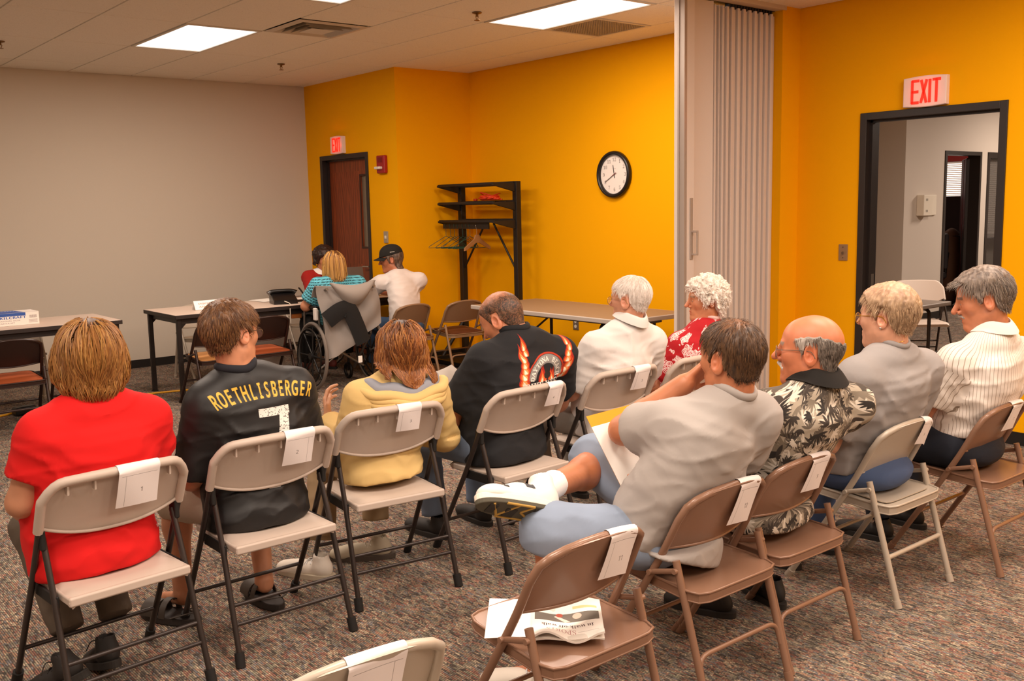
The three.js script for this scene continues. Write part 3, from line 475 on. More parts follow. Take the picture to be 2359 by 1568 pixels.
// ---------- coat rack with hangers and cord ----------
{
  const t = thing('coat_rack', 'black steel coat rack with three shelves in the yellow corner', 'coat rack', [0, 0, 0]);
  const bk = std(0x17120f, .55), px = 6.2, za = -8.36, zb = -7.46;
  for (const z of [za, zb]) {
    mesh('post', rspan(px - .03, px + .03, .02, 1.83, z - .03, z + .03, .004), bk, t);
    mesh('foot', [rspan(px - .48, px + .14, 0, .06, z - .035, z + .035, .004), rod([px - .3, .05, z], [px, .42, z], .022, 6)], bk, t);
  }
  for (const [y, n] of [[1.8, 'shelf_bracket'], [1.62, 'shelf_bracket'], [1.44, 'shelf_bracket']]) {
    for (const z of [za, zb]) { const g = extrude([[0, .012], [-.3, .012], [-.3, -.004], [0, -.075]], .022, .002); g.translate(px, y, z - .011); mesh(n, g, bk, t); }
    mesh('shelf_rail', [rspan(px - .3, px - .27, y - .002, y + .022, za, zb, .003), rspan(px - .05, px + .01, y - .01, y + .03, za, zb, .003), ...(y < 1.5 ? [rspan(px - .18, px - .15, y, y + .02, za, zb, .003)] : [rspan(px - .16, px - .13, y, y + .02, za, zb, .003)])], bk, t);
  }
  const strip = []; strip.push(span(px - .262, px - .25, 1.375, 1.44, za + .02, zb - .12)); mesh('hanger_rail', strip, bk, t);
  mesh('cross_brace', [rod([px, 1.42, (za + zb) / 2 - .06], [px, .93, za], .011, 6), rod([px, 1.42, (za + zb) / 2 + .08], [px, .93, zb], .011, 6)], bk, t);
  mesh('floor_rail', rspan(px - .04, px + .04, 0, .05, za, zb, .004), bk, t);
  mesh('base_tray', [rspan(px - .46, px - .42, .01, .05, za, zb, .004), rspan(px - .42, px, .02, .03, za, zb, .003)], bk, t);
  // wire hangers
  const gm = std(0x1f4d42, .45), wz = [-8.3, -8.22, -8.15, -8.09, -8.01, -7.95, -7.89];
  wz.forEach((z, i) => {
    const h = thing('wire_hanger', ['green wire hanger at the wall end of the rack', 'second green wire hanger from the wall', 'third green wire hanger from the wall', 'middle green wire hanger on the rack', 'green wire hanger behind the rack post', 'green wire hanger just past the rack post', 'green wire hanger nearest the clear plastic hanger'][i], 'hanger', [px - .256, 1.4, z], (i % 3 - 1) * .22 + .1, 'green wire hangers');
    mesh('hook', pipe([[.004, -.02, 0], [.014, .012, 0], [0, .026, 0], [-.014, .014, 0], [0, -.03, 0], [0, -.1, 0]], .0022, .014, 6), gm, h);
    mesh('shoulder_wire', pipe([[0, -.1, 0], [-.2, -.2, 0], [-.205, -.215, 0], [.205, -.215, 0], [.2, -.2, 0], [0, -.1, 0]], .0028, .012, 6), gm, h);
  });
  const h = thing('plastic_hanger', 'clear brown plastic hanger on the rack', 'hanger', [px - .256, 1.395, -7.78], .25), cm = phys(0xb98a5c, .25, { transmission: .35, thickness: 0 });
  mesh('hook', pipe([[.004, -.02, 0], [.015, .012, 0], [0, .028, 0], [-.015, .014, 0], [0, -.03, 0], [0, -.09, 0]], .0025, .014, 6), M.chrome, h);
  mesh('shoulder', [extrude([[-.025, -.08], [.025, -.08], [.05, -.12], [.2, -.2], [.205, -.225], [.19, -.225], [.03, -.155], [-.03, -.155], [-.19, -.225], [-.205, -.225], [-.2, -.2], [-.05, -.12]], .01, .003)], cm, h);
  // orange extension cord heaped on the middle shelf
  const r = rngOf(5), pts = []; for (let i = 0; i < 64; i++) { const a = i * 1.9 + r() * .8, f = i / 64; pts.push([px - .16 + Math.cos(a) * (.05 + .05 * r()), 1.655 + .07 * r() * (1 - Math.abs(Math.sin(a)) * .7) + (f > .9 ? (f - .9) * .5 : 0), -7.68 + Math.sin(a) * (.08 + .1 * r())]); }
  const c = thing('extension_cord', 'tangled orange extension cord on the middle rack shelf', 'cord', [0, 0, 0]); mesh('cable', sweep(smooth(pts, 420), .0058, 6), std(0xd83a10, .45), c); mesh('plug', rbx(.03, .022, .04, px - .2, 1.66, -7.86, .006), std(0xb52d0c, .5), c);
}
// ---------- chairs in their rows (all face the beige wall) ----------
const G1 = 'numbered plastic chairs of the front row', G2 = 'numbered steel chairs of the second row';
const seats = {
  1: [.95, -3.345, .09], 2: [1.552, -3.417, 0], 3: [2.147, -3.53, -.125], 4: [2.80, -3.47, .04], 5: [3.45, -3.5, 0], 6: [4.03, -3.5, 0],
  7: [4.30, -2.03, 0], 8: [3.685, -2.145, 0], 9: [2.91, -2.10, 0], 10: [2.465, -2.08, 0], 11: [1.80, -2.01, 0], 12: [.96, -1.81, -.05]
};
const chair = {};
for (const [n, l] of [[1, 'beige plastic folding chair numbered 1 under the person in red'], [2, 'beige plastic folding chair numbered 2 under the person in the black jersey'], [3, 'beige plastic folding chair numbered 3 under the person in the yellow hoodie'], [4, 'beige plastic folding chair numbered 4 under the person in the flame shirt'], [5, 'beige plastic folding chair numbered 5 under the person in the white shirt'], [6, 'beige plastic folding chair under the person in the red floral top']]) chair[n] = plasticChair(l, [seats[n][0], 0, seats[n][1]], seats[n][2], G1);
for (const [n, l, m, o] of [[7, 'brown steel folding chair under the person in the striped shirt', CM.brown], [8, 'beige steel folding chair numbered 8 under the person in the grey tee', CM.beige, { straight: true, plate: true }], [9, 'brown steel folding chair numbered 9 under the bald person', CM.brown], [10, 'brown steel folding chair numbered 10 under the person with a crossed leg', CM.brown], [11, 'empty brown steel folding chair numbered 11 holding a newspaper', CM.brown], [12, 'empty beige steel folding chair numbered 12 at the bottom edge', CM.beige, { straight: true, plate: true }]]) chair[n] = steelChair('steel_folding_chair', l, [seats[n][0], 0, seats[n][1]], seats[n][2], m, o, G2);
steelChair('padded_folding_chair', 'dark brown folding chair with an orange seat at the left photo edge', [1.69, 0, -7.95], 0, CM.brownDark, { pad: CM.padOrange }, 'dark padded chairs at the tables');
steelChair('padded_folding_chair', 'dark brown folding chair half hidden behind the blonde bob, at the left table', [2.21, 0, -7.97], -.05, CM.brownDark, { pad: CM.padOrange }, 'dark padded chairs at the tables');
steelChair('padded_folding_chair', 'dark brown folding chair with a tan seat at the long table', [3.24, 0, -7.89], 0, CM.brownDark, { pad: CM.padTan }, 'dark padded chairs at the tables');
steelChair('padded_folding_chair', 'dark brown folding chair with an orange seat next to the wheelchair', [3.68, 0, -7.92], .03, CM.brownDark, { pad: CM.padOrange }, 'dark padded chairs at the tables');
steelChair('padded_folding_chair', 'tan folding chair under the person in the black cap', [5.08, 0, -7.8], .06, CM.tan, { pad: CM.padBrown }, 'tan chairs by the coat rack');
steelChair('padded_folding_chair', 'empty tan folding chair in front of the coat rack', [5.63, 0, -7.72], -.05, CM.tan, { pad: CM.padBrown }, 'tan chairs by the coat rack');
steelChair('padded_folding_chair', 'light grey folding chair behind the left table', [1.97, 0, -9.0], Math.PI - .15, CM.beige, { pad: CM.padGrey }, 'pale chairs behind the tables');
steelChair('padded_folding_chair', 'light grey folding chair behind the name card', [3.68, 0, -9.2], Math.PI + .06, CM.beige, { pad: CM.padGrey }, 'pale chairs behind the tables');
steelChair('padded_folding_chair', 'light grey folding chair under the person in the red cardigan', [4.86, 0, -9.32], Math.PI, CM.beige, { pad: CM.padGrey }, 'pale chairs behind the tables');
plasticChair('beige plastic folding chair in the room beyond the doorway', [8.95, 0, -4.75], Math.PI - .75);
{ const t = thing('folding_table', 'grey folding table end in the room beyond the doorway', 'table', [7.85, 0, -4.35]); mesh('tabletop', rspan(-.75, .1, .7, .735, -.38, .38, .01), std(0x8b7f76, .5), t); mesh('edge_rim', rspan(.092, .106, .698, .734, -.38, .38, .005), std(0x77706a, .5), t); for (const s of [-1, 1]) mesh('leg', pipe([[s * .25 - .35, .02, -.3], [s * .25 - .35, .68, -.3], [s * .25 - .35, .68, .3], [s * .25 - .35, .02, .3]], .014, .05), TM.leg, t); }
// ---------- numbered papers taped over the chair backs ----------
function numberPaper(n, off, w, h, lineLeft, label, type) {
  const [x, z, a] = seats[n], tex = canvasTex(256, 256, (c, W) => { c.fillStyle = '#f6efee'; c.fillRect(0, 0, W, W); c.strokeStyle = '#8f8684'; c.lineWidth = 2; c.beginPath(); const lx = lineLeft ? 46 : 204; c.moveTo(lx, 40); c.lineTo(lx, 250); c.moveTo(20, 40); c.lineTo(240, 40); c.stroke(); c.fillStyle = '#3b3330'; c.font = '42px sans-serif'; c.textAlign = 'center'; c.textBaseline = 'middle'; c.fillText(String(n), lineLeft ? 148 : 112, 150); });
  const t = thing('number_sheet', label, 'paper sign', [x, 0, z], a, 'numbered sheets on the chair backs'), A = type === 'A';
  const rr = A ? .0178 : .0148, yc = X => A ? plasticTop(X) : .612 + Math.pow(Math.max(0, 1 - (X / .2125) ** 2), .275) * .087, x0 = off - w / 2, x1 = off + w / 2, ya = Math.max(yc(x0), yc(off) - .03), yb = Math.max(yc(x1), yc(off) - .03), L = h + Math.PI * rr + .05, sl = .5;
  const f = (u, v) => {   // v from the lower back edge up and over the rim to the front
    const s = v * L, X = off + (u - .5) * w, yr = Math.max(yc(X), mixn(ya, yb, u)), zr = (A ? plasticZ(yr) + .002 : steelZ(yr) + .012) - (A ? .03 * (X / .235) ** 2 : .012 * (X / .2) ** 2); let y, q;
    if (s < h) { const d = h - s; y = yr - d; q = zr + rr - d * sl * .8 + .004 * Math.sin(u * 3 + v * 4) + .004; }
    else if (s < h + Math.PI * rr) { const b = (s - h) / rr; y = yr + Math.sin(b) * rr; q = zr + Math.cos(b) * rr; }
    else { const d = s - h - Math.PI * rr; y = yr - d; q = zr - rr - d * sl - .006; }
    return [X, y, q];
  };
  const g = gridSurf(8, 26, f), uv = g.attributes.uv; for (let i = 0; i < uv.count; i++) uv.setY(i, Math.min(1, uv.getY(i) * L / h));
  mesh('paper', g, std(0xffffff, .8, { map: tex, side: THREE.DoubleSide }), t);
  return t;
}
numberPaper(1, .05, .142, .13, true, 'white sheet printed 1 on the chair behind the red shirt', 'A');
numberPaper(2, .07, .125, .118, false, 'white sheet printed 2 on the chair behind the black jersey', 'A');
numberPaper(3, .05, .11, .1, true, 'white sheet printed 3 on the chair behind the yellow hoodie', 'A');
numberPaper(4, .125, .11, .095, false, 'white sheet printed 4 on the chair behind the flame shirt', 'A');
numberPaper(5, .075, .125, .105, true, 'white sheet printed 5 on the chair behind the white shirt', 'A');
numberPaper(8, .13, .12, .105, false, 'white sheet printed 8 on the beige steel chair', 'B');
numberPaper(9, .06, .125, .13, true, 'white sheet printed 9 on the chair of the bald person', 'B');
numberPaper(10, .08, .125, .15, true, 'white sheet printed 10 on the chair of the person with a crossed leg', 'B');
numberPaper(11, .09, .125, .14, true, 'white sheet printed 11 on the empty brown chair', 'B');
numberPaper(12, .02, .14, .14, false, 'white sheet printed 12 on the beige chair at the bottom edge', 'B');
numberPaper(7, .04, .125, .12, true, 'white sheet cut by the right photo edge on a brown chair', 'B');
// ---------- things on and under the tables ----------
{
  const card = thing('name_card', 'white folded name card reading INDIVIDUAL ASSISTANCE on the long table', 'name card', [3.44, .742, -8.47], .05);
  const tx = canvasTex(512, 256, (c, w, h) => { c.fillStyle = '#fbf7f2'; c.fillRect(0, 0, w, h); c.fillStyle = '#b5654a'; c.font = 'bold 62px serif'; c.textAlign = 'center'; c.fillText('INDIVIDUAL', w / 2 + 20, 110); c.fillText('ASSISTANCE', w / 2 + 20, 195); });
  const fr = new THREE.PlaneGeometry(.265, .085); fr.rotateX(-.45); fr.translate(0, .04, .02); mesh('card_front', fr, std(0xffffff, .8, { map: tx, side: THREE.DoubleSide }), card);
  const bk = new THREE.PlaneGeometry(.265, .085); bk.rotateX(.45); bk.translate(0, .04, -.017); mesh('card_back', bk, std(0xf5f0ea, .8, { side: THREE.DoubleSide }), card);
  const ph = thing('desk_telephone', 'black desk telephone on the long table', 'telephone', [4.14, .742, -8.4], -.25), bm = std(0x0e0c0c, .3);
  const w = extrude([[-.1, 0], [.1, 0], [.1, .03], [-.05, .085], [-.1, .08]], .2, .01); w.rotateY(-Math.PI / 2); w.translate(.1, 0, 0); mesh('phone_base', w, bm, ph);
  mesh('handset', [sweep(smooth([[-.125, .088, -.04], [-.1, .105, -.045], [0, .112, -.045], [.1, .105, -.045], [.125, .088, -.04]], 20), t => .019 + .012 * Math.pow(Math.abs(t - .5) * 2, 3), 12)], bm, ph);
  mesh('keypad', [0, 1, 2, 3].flatMap(i => [0, 1, 2].map(j => xf(rbx(.016, .006, .014, 0, 0, 0, .002), .3, 0, 0, j * .024 - .02, .072 - i * .0095, .0 + i * .024))), std(0x3b3836, .5), ph);
  mesh('cord', sweep(smooth([[-.02, .03, .1], [.02, .01, .16], [.0, -.02, .262], [0, -.16, .268]], 30), .004, 6), M.ivory, ph);
  const pen = thing('monitor_stand', 'small black bent stand on the long table beside the telephone', 'stand', [4.36, .742, -8.46]); mesh('stand_leg', [pipe([[-.07, .008, .02], [.05, .008, .02], [-.01, .12, -.02], [-.02, .125, -.02]], .008, .02, 6)], bm, pen); mesh('stand_base', rbx(.14, .008, .05, 0, .004, .02, .003), bm, pen);
  for (const [x, z, a, l] of [[4.15, -8.80, .1, 'loose white paper on the long table behind the telephone'], [4.28, -8.72, -.25, 'second loose white paper overlapping the first behind the telephone'], [4.55, -8.62, .3, 'white paper in front of the person in the red cardigan']]) { const p = thing('paper_sheet', l, 'paper', [x, .7425, z], a, 'papers on the long table'); mesh('paper', sheet(6, 6, .0006, (u, v) => [(u - .5) * .21, .002 + .004 * u * v, (v - .5) * -.28]), M.white, p); }
  const lap = thing('laptop', 'grey laptop open on the table behind the teal sweater', 'laptop', [4.98, .742, -8.5], Math.PI); mesh('laptop_base', rbx(.35, .02, .25, 0, .011, 0, .005), std(0x4c4540, .5), lap); mesh('laptop_lid', xf(rbx(.35, .26, .012, 0, .13, 0, .005), .15, 0, 0, 0, .02, .125), std(0x5d514a, .5), lap);
  const box = thing('cardboard_box', 'blue and white SKILCRAFT starter kit box on the left table', 'box', [1.87, .741, -8.55], 0.03);
  const front = canvasTex(512, 256, (c, w, h) => { c.fillStyle = '#f4ece4'; c.fillRect(0, 0, w, h); c.fillStyle = '#2c56a8'; c.fillRect(0, 0, w * .7, 62); c.font = 'bold 66px sans-serif'; c.fillText('SKILCRAFT', 26, 116); c.fillStyle = '#7b7480'; c.font = '36px sans-serif'; c.fillText('PERSONAL DESK', 30, 168); c.fillText('STARTER KIT', 30, 216); c.fillStyle = '#5a5054'; for (let i = 0; i < 22; i++) c.fillRect(400 + i * 4 + (i % 3), 60, 1 + (i * 7) % 3, 60); c.fillStyle = '#b9b0ac'; for (let i = 0; i < 3; i++) c.fillRect(392, 150 + i * 26, 100, 14); });
  const topT = canvasTex(256, 128, (c, w, h) => { c.fillStyle = '#f4ece4'; c.fillRect(0, 0, w, h); c.fillStyle = '#2c56a8'; c.beginPath(); c.moveTo(0, 0); c.lineTo(150, 0); c.lineTo(178, h); c.lineTo(0, h); c.fill(); c.fillStyle = '#dfe4f0'; c.font = 'bold 26px sans-serif'; c.fillText('SKILCRAFT', 20, 40); });
  const W = .33, H = .1, D = .22; mesh('box_body', rbx(W, H, D, 0, H / 2, 0, .003), std(0xf0e7de, .6), box);
  const pf = new THREE.PlaneGeometry(W - .002, H - .002); pf.translate(0, H / 2, D / 2 + .0008); mesh('front_print', pf, std(0xffffff, .55, { map: front }), box);
  const pt = new THREE.PlaneGeometry(W - .002, D - .002); pt.rotateX(-Math.PI / 2); pt.translate(0, H + .0008, 0); mesh('top_print', pt, std(0xffffff, .55, { map: topT }), box);
  const pl = new THREE.PlaneGeometry(D - .002, H - .002); pl.rotateY(-Math.PI / 2); pl.translate(-W / 2 - .0008, H / 2, 0); mesh('side_print', pl, std(0x2c56a8, .55), box);
  const cab = thing('floor_cable', 'yellow cable running along the carpet under the tables', 'cable', [0, 0, 0]); mesh('cable', sweep(smooth([[1.2, .009, -8.5], [1.74, .009, -8.62], [1.9, .009, -8.70], [2.3, .009, -8.66], [2.74, .009, -8.69], [3.0, .009, -8.70], [3.36, .009, -8.63], [3.9, .009, -8.68], [4.4, .009, -8.75]], 90), .009, 8), std(0xd99a18, .5), cab); mesh('cable_plug', rbx(.06, .03, .03, 4.42, .016, -8.75, .006), std(0xc08510, .5), cab);
  const ps = thing('power_adapter', 'black power adapter on the floor under the left table', 'power adapter', [1.9, 0, -8.58], .2); mesh('adapter_body', rbx(.17, .07, .1, 0, .036, 0, .02), std(0x121010, .4), ps); mesh('adapter_lead', sweep(smooth([[.08, .03, 0], [.14, .008, .03], [.2, .008, -.02], [.3, .008, 0]], 16), .005, 6), M.black, ps);
  const cb = thing('storage_carton', 'white carton standing under the long table', 'carton', [4.2, 0, -9.05]); mesh('carton_body', rbx(.34, .42, .3, 0, .21, 0, .004), std(0xd6cbc2, .7), cb); mesh('carton_lid', rbx(.35, .06, .31, 0, .41, 0, .004), std(0xdfd5cd, .7), cb);
  const tr = thing('hanging_bracket', 'small orange wooden block fixed below the long table edge', 'bracket', [4.16, 0, -8.2]); mesh('block', rbx(.1, .05, .03, 0, .64, 0, .004), std(0x9a5722, .5), tr); mesh('block_bolt', cyl(.006, .006, .03, 0, .68, 0, 8), M.steel, tr);
  // newspaper on chair 11
  const np = thing('newspaper', 'folded newspaper with an open page lying on empty chair 11', 'newspaper', [1.765, .410, -2.03], -.72);
  const pr = canvasTex(512, 512, (c, w, h) => { c.fillStyle = '#f3ebe2'; c.fillRect(0, 0, w, h); c.fillStyle = '#6f675e'; c.fillRect(20, 200, 470, 110); c.fillStyle = '#c9b0a0'; c.beginPath(); c.arc(330, 240, 34, 0, 7); c.fill(); c.fillStyle = '#d8c9be'; c.beginPath(); c.moveTo(180, 220); c.lineTo(280, 300); c.lineTo(240, 310); c.lineTo(160, 240); c.fill(); c.fillStyle = '#a9503f'; c.beginPath(); c.arc(200, 215, 26, 0, 7); c.fill(); c.fillStyle = '#e2c48f'; c.fillRect(300, 120, 180, 34); c.fillStyle = '#b7ada4'; for (let i = 0; i < 8; i++) c.fillRect(30, 30 + i * 10, 200 - (i % 3) * 12, 4); c.fillStyle = '#4a3230'; c.font = 'bold 46px serif'; c.save(); c.translate(256, 372); c.rotate(Math.PI); c.textAlign = 'center'; c.fillText('in walk-off walk', 0, 20); c.restore(); c.fillStyle = '#b98a86'; c.save(); c.translate(210, 430); c.rotate(Math.PI); c.textAlign = 'center'; c.font = '58px serif'; c.fillText('SPORTS', 0, 18); c.restore(); c.fillStyle = '#bdb3aa'; c.fillRect(330, 430, 150, 4); });
  const fold = sheet(20, 14, .006, (u, v) => { const x = (u - .5) * .2 + .06, z = (.5 - v) * .26; return [x, .014 + .006 * Math.sin(u * 7 + v * 3) + .012 * Math.exp(-(((v - .03) / .08) ** 2)) * Math.sin(u * 8), z]; });
  mesh('folded_section', fold, std(0xffffff, .85, { map: pr }), np);
  const und = sheet(14, 10, .005, (u, v) => { const x = (u - .5) * .19 + .065, z = (.5 - v) * .25; return [x, .007 + .003 * Math.sin(u * 9), z + .004]; }); mesh('lower_section', und, std(0xd8cfc4, .85), np);
  mesh('white_page', sheet(8, 8, .001, (u, v) => [(u - .5) * .2 - .07, .006 + .003 * Math.sin(u * 3 + v * 2), (.5 - v) * .27 - .015]), std(0xfdfaf4, .8), np);
}
// ---------- distance fields and their meshes ----------
const smin = (a, b, k) => { if (k <= 0) return a < b ? a : b; const h = k - Math.abs(a - b); return (a < b ? a : b) - (h > 0 ? h * h / k * 0.25 : 0); };
const smax = (a, b, k) => -smin(-a, -b, k);
function cap(a, b, ra, rb = ra) {
  const ax = a[0], ay = a[1], az = a[2], ux = b[0] - ax, uy = b[1] - ay, uz = b[2] - az, l2 = ux * ux + uy * uy + uz * uz || 1e-9;
  return (x, y, z) => { const px = x - ax, py = y - ay, pz = z - az; let t = (px * ux + py * uy + pz * uz) / l2; t = t < 0 ? 0 : t > 1 ? 1 : t; const dx = px - ux * t, dy = py - uy * t, dz = pz - uz * t; return Math.sqrt(dx * dx + dy * dy + dz * dz) - (ra + (rb - ra) * t); };
}
const ball = (c, r) => (x, y, z) => Math.hypot(x - c[0], y - c[1], z - c[2]) - r;
function ell(c, r, e) {
  let R = null; if (e) { R = new THREE.Matrix4().makeRotationFromEuler(new THREE.Euler(e[0], e[1], e[2], 'YXZ')).elements; }
  return (x, y, z) => { let px = x - c[0], py = y - c[1], pz = z - c[2]; if (R) { const a = R[0] * px + R[1] * py + R[2] * pz, b = R[4] * px + R[5] * py + R[6] * pz, d = R[8] * px + R[9] * py + R[10] * pz; px = a; py = b; pz = d; } px /= r[0]; py /= r[1]; pz /= r[2]; const k0 = Math.sqrt(px * px + py * py + pz * pz), qx = px / r[0], qy = py / r[1], qz = pz / r[2], k1 = Math.sqrt(qx * qx + qy * qy + qz * qz); return k1 < 1e-9 ? -Math.min(r[0], r[1], r[2]) : k0 * (k0 - 1) / k1; };
}
// bent torso with elliptic sections: pts [x,y,z,halfWidth,halfDepth,(twist)]
function spineF(pts, twist = 0, ex = 2.3) {
  const c = new THREE.CatmullRomCurve3(pts.map(p => V(p[0], p[1], p[2]))), n = 14, S = [];
  const at = (k, f) => { const i = Math.min(pts.length - 2, Math.floor(f * (pts.length - 1))), t = f * (pts.length - 1) - i, s = t * t * (3 - 2 * t); return mixn(pts[i][k] || 0, pts[i + 1][k] || 0, s); };
  for (let i = 0; i <= n; i++) { const f = i / n, p = c.getPoint(f); S.push([p.x, p.y, p.z, at(3, f), at(4, f), twist + at(5, f)]); }
  return (x, y, z) => {
    let best = 1e9, bi = 0, bt = 0;
    for (let i = 0; i < n; i++) { const A = S[i], B = S[i + 1], ux = B[0] - A[0], uy = B[1] - A[1], uz = B[2] - A[2]; let t = ((x - A[0]) * ux + (y - A[1]) * uy + (z - A[2]) * uz) / (ux * ux + uy * uy + uz * uz); t = t < 0 ? 0 : t > 1 ? 1 : t; const d = (x - A[0] - ux * t) ** 2 + (y - A[1] - uy * t) ** 2 + (z - A[2] - uz * t) ** 2; if (d < best) { best = d; bi = i; bt = t; } }
    const A = S[bi], B = S[bi + 1], qx = x - mixn(A[0], B[0], bt), qy = y - mixn(A[1], B[1], bt), qz = z - mixn(A[2], B[2], bt), a = mixn(A[3], B[3], bt), b = mixn(A[4], B[4], bt), w = mixn(A[5], B[5], bt), cw = Math.cos(w), sw = Math.sin(w);
    const lx = Math.abs(qx * cw - qz * sw) / a, ls = Math.sqrt(qy * qy + (qx * sw + qz * cw) ** 2) / b, k = Math.pow(Math.pow(lx, ex) + Math.pow(ls, ex), 1 / ex);
    return (k - 1) * Math.min(a, b) * (k > 1 ? 1 : 1);
  };
}
const U = list => { const n = list.length; return (x, y, z) => { let d = list[0][0](x, y, z); for (let i = 1; i < n; i++) { const e = list[i]; if (e[2] === 's') d = smax(d, -e[0](x, y, z), e[1]); else if (e[2] === 'i') d = smax(d, e[0](x, y, z), e[1]); else d = smin(d, e[0](x, y, z), e[1]); } return d; }; };
const planeF = (p, n) => { const l = Math.hypot(...n), a = n[0] / l, b = n[1] / l, c = n[2] / l; return (x, y, z) => (x - p[0]) * a + (y - p[1]) * b + (z - p[2]) * c; };   // keeps the side the normal points away from
function nets(f, lo, hi, s, colorFn) {
  const nx = Math.ceil((hi[0] - lo[0]) / s) + 1, ny = Math.ceil((hi[1] - lo[1]) / s) + 1, nz = Math.ceil((hi[2] - lo[2]) / s) + 1, B = 6;
  const val = new Float32Array(nx * ny * nz).fill(1), R = Math.sqrt(3) * B * s / 2 * 1.75 + s;
  for (let k = 0; k < nz; k += B) for (let j = 0; j < ny; j += B) for (let i = 0; i < nx; i += B) {
    const d = f(lo[0] + (i + B / 2) * s, lo[1] + (j + B / 2) * s, lo[2] + (k + B / 2) * s), i1 = Math.min(i + B, nx), j1 = Math.min(j + B, ny), k1 = Math.min(k + B, nz);
    if (Math.abs(d) > R) { if (d < 0) for (let c = k; c < k1; c++) for (let b = j; b < j1; b++) for (let a = i; a < i1; a++) val[(c * ny + b) * nx + a] = -1; continue; }
    for (let c = k; c < k1; c++) for (let b = j; b < j1; b++) for (let a = i; a < i1; a++) val[(c * ny + b) * nx + a] = f(lo[0] + a * s, lo[1] + b * s, lo[2] + c * s);
  }
  const id = new Int32Array(nx * ny * nz).fill(-1), pos = [], idx = [], off = [0, 1, nx, nx + 1, nx * ny, nx * ny + 1, nx * ny + nx, nx * ny + nx + 1];
  const E = [[0, 1], [2, 3], [4, 5], [6, 7], [0, 2], [1, 3], [4, 6], [5, 7], [0, 4], [1, 5], [2, 6], [3, 7]];
  for (let k = 0; k < nz - 1; k++) for (let j = 0; j < ny - 1; j++) for (let i = 0; i < nx - 1; i++) {
    const b = (k * ny + j) * nx + i; let m = 0; for (let c = 0; c < 8; c++) if (val[b + off[c]] < 0) m |= 1 << c; if (m === 0 || m === 255) continue;
    let sx = 0, sy = 0, sz = 0, n = 0;
    for (const [p, q] of E) { const u = m >> p & 1, v = m >> q & 1; if (u === v) continue; const a = val[b + off[p]], c = val[b + off[q]], t = a / (a - c); sx += (p & 1) + ((q & 1) - (p & 1)) * t; sy += (p >> 1 & 1) + ((q >> 1 & 1) - (p >> 1 & 1)) * t; sz += (p >> 2) + ((q >> 2) - (p >> 2)) * t; n++; }
    id[b] = pos.length / 3; pos.push(lo[0] + (i + sx / n) * s, lo[1] + (j + sy / n) * s, lo[2] + (k + sz / n) * s);
  }
  const quad = (a, b, c, d, flip) => { if (a < 0 || b < 0 || c < 0 || d < 0) return; flip ? idx.push(a, b, c, a, c, d) : idx.push(a, c, b, a, d, c); };
  for (let k = 1; k < nz - 1; k++) for (let j = 1; j < ny - 1; j++) for (let i = 1; i < nx - 1; i++) {
    const b = (k * ny + j) * nx + i, v = val[b] < 0;
    if (v !== val[b + 1] < 0) quad(id[b - nx - nx * ny], id[b - nx * ny], id[b], id[b - nx], v);
    if (v !== val[b + nx] < 0) quad(id[b - 1 - nx * ny], id[b - 1], id[b], id[b - nx * ny], v);
    if (v !== val[b + nx * ny] < 0) quad(id[b - 1 - nx], id[b - nx], id[b], id[b - 1], v);
  }
  const g = new THREE.BufferGeometry(); g.setAttribute('position', new THREE.Float32BufferAttribute(pos, 3)); g.setIndex(idx); g.computeVertexNormals();
  g.setAttribute('uv', new THREE.Float32BufferAttribute(new Float32Array(pos.length / 3 * 2), 2));
  if (colorFn) { const col = new Float32Array(pos.length), nn = g.attributes.normal; for (let i = 0; i < pos.length; i += 3) { const c = colorFn(pos[i], pos[i + 1], pos[i + 2], nn.array[i], nn.array[i + 1], nn.array[i + 2]); col[i] = c[0]; col[i + 1] = c[1]; col[i + 2] = c[2]; } g.setAttribute('color', new THREE.Float32BufferAttribute(col, 3)); }
  return g;
}
const boxOf = (pts, m) => { const lo = [1e9, 1e9, 1e9], hi = [-1e9, -1e9, -1e9]; for (const p of pts) for (let k = 0; k < 3; k++) { lo[k] = Math.min(lo[k], p[k] - m); hi[k] = Math.max(hi[k], p[k] + m); } return [lo, hi]; };
const lin = h => { const c = new THREE.Color(h); return [c.r, c.g, c.b]; };
const mixc = (a, b, t) => [mixn(a[0], b[0], t), mixn(a[1], b[1], t), mixn(a[2], b[2], t)], mulc = (a, k) => [a[0] * k, a[1] * k, a[2] * k];
const gradOf = (f, p, e = .002) => { const g = [f(p[0] + e, p[1], p[2]) - f(p[0] - e, p[1], p[2]), f(p[0], p[1] + e, p[2]) - f(p[0], p[1] - e, p[2]), f(p[0], p[1], p[2] + e) - f(p[0], p[1], p[2] - e)], l = Math.hypot(...g) || 1; return g.map(v => v / l); };
const v3 = { add: (a, b, k = 1) => [a[0] + b[0] * k, a[1] + b[1] * k, a[2] + b[2] * k], sub: (a, b) => [a[0] - b[0], a[1] - b[1], a[2] - b[2]], len: a => Math.hypot(...a), norm: a => { const l = Math.hypot(...a) || 1; return a.map(v => v / l); }, cross: (a, b) => [a[1] * b[2] - a[2] * b[1], a[2] * b[0] - a[0] * b[2], a[0] * b[1] - a[1] * b[0]], dot: (a, b) => a[0] * b[0] + a[1] * b[1] + a[2] * b[2], mix: (a, b, t) => a.map((v, i) => mixn(v, b[i], t)) };

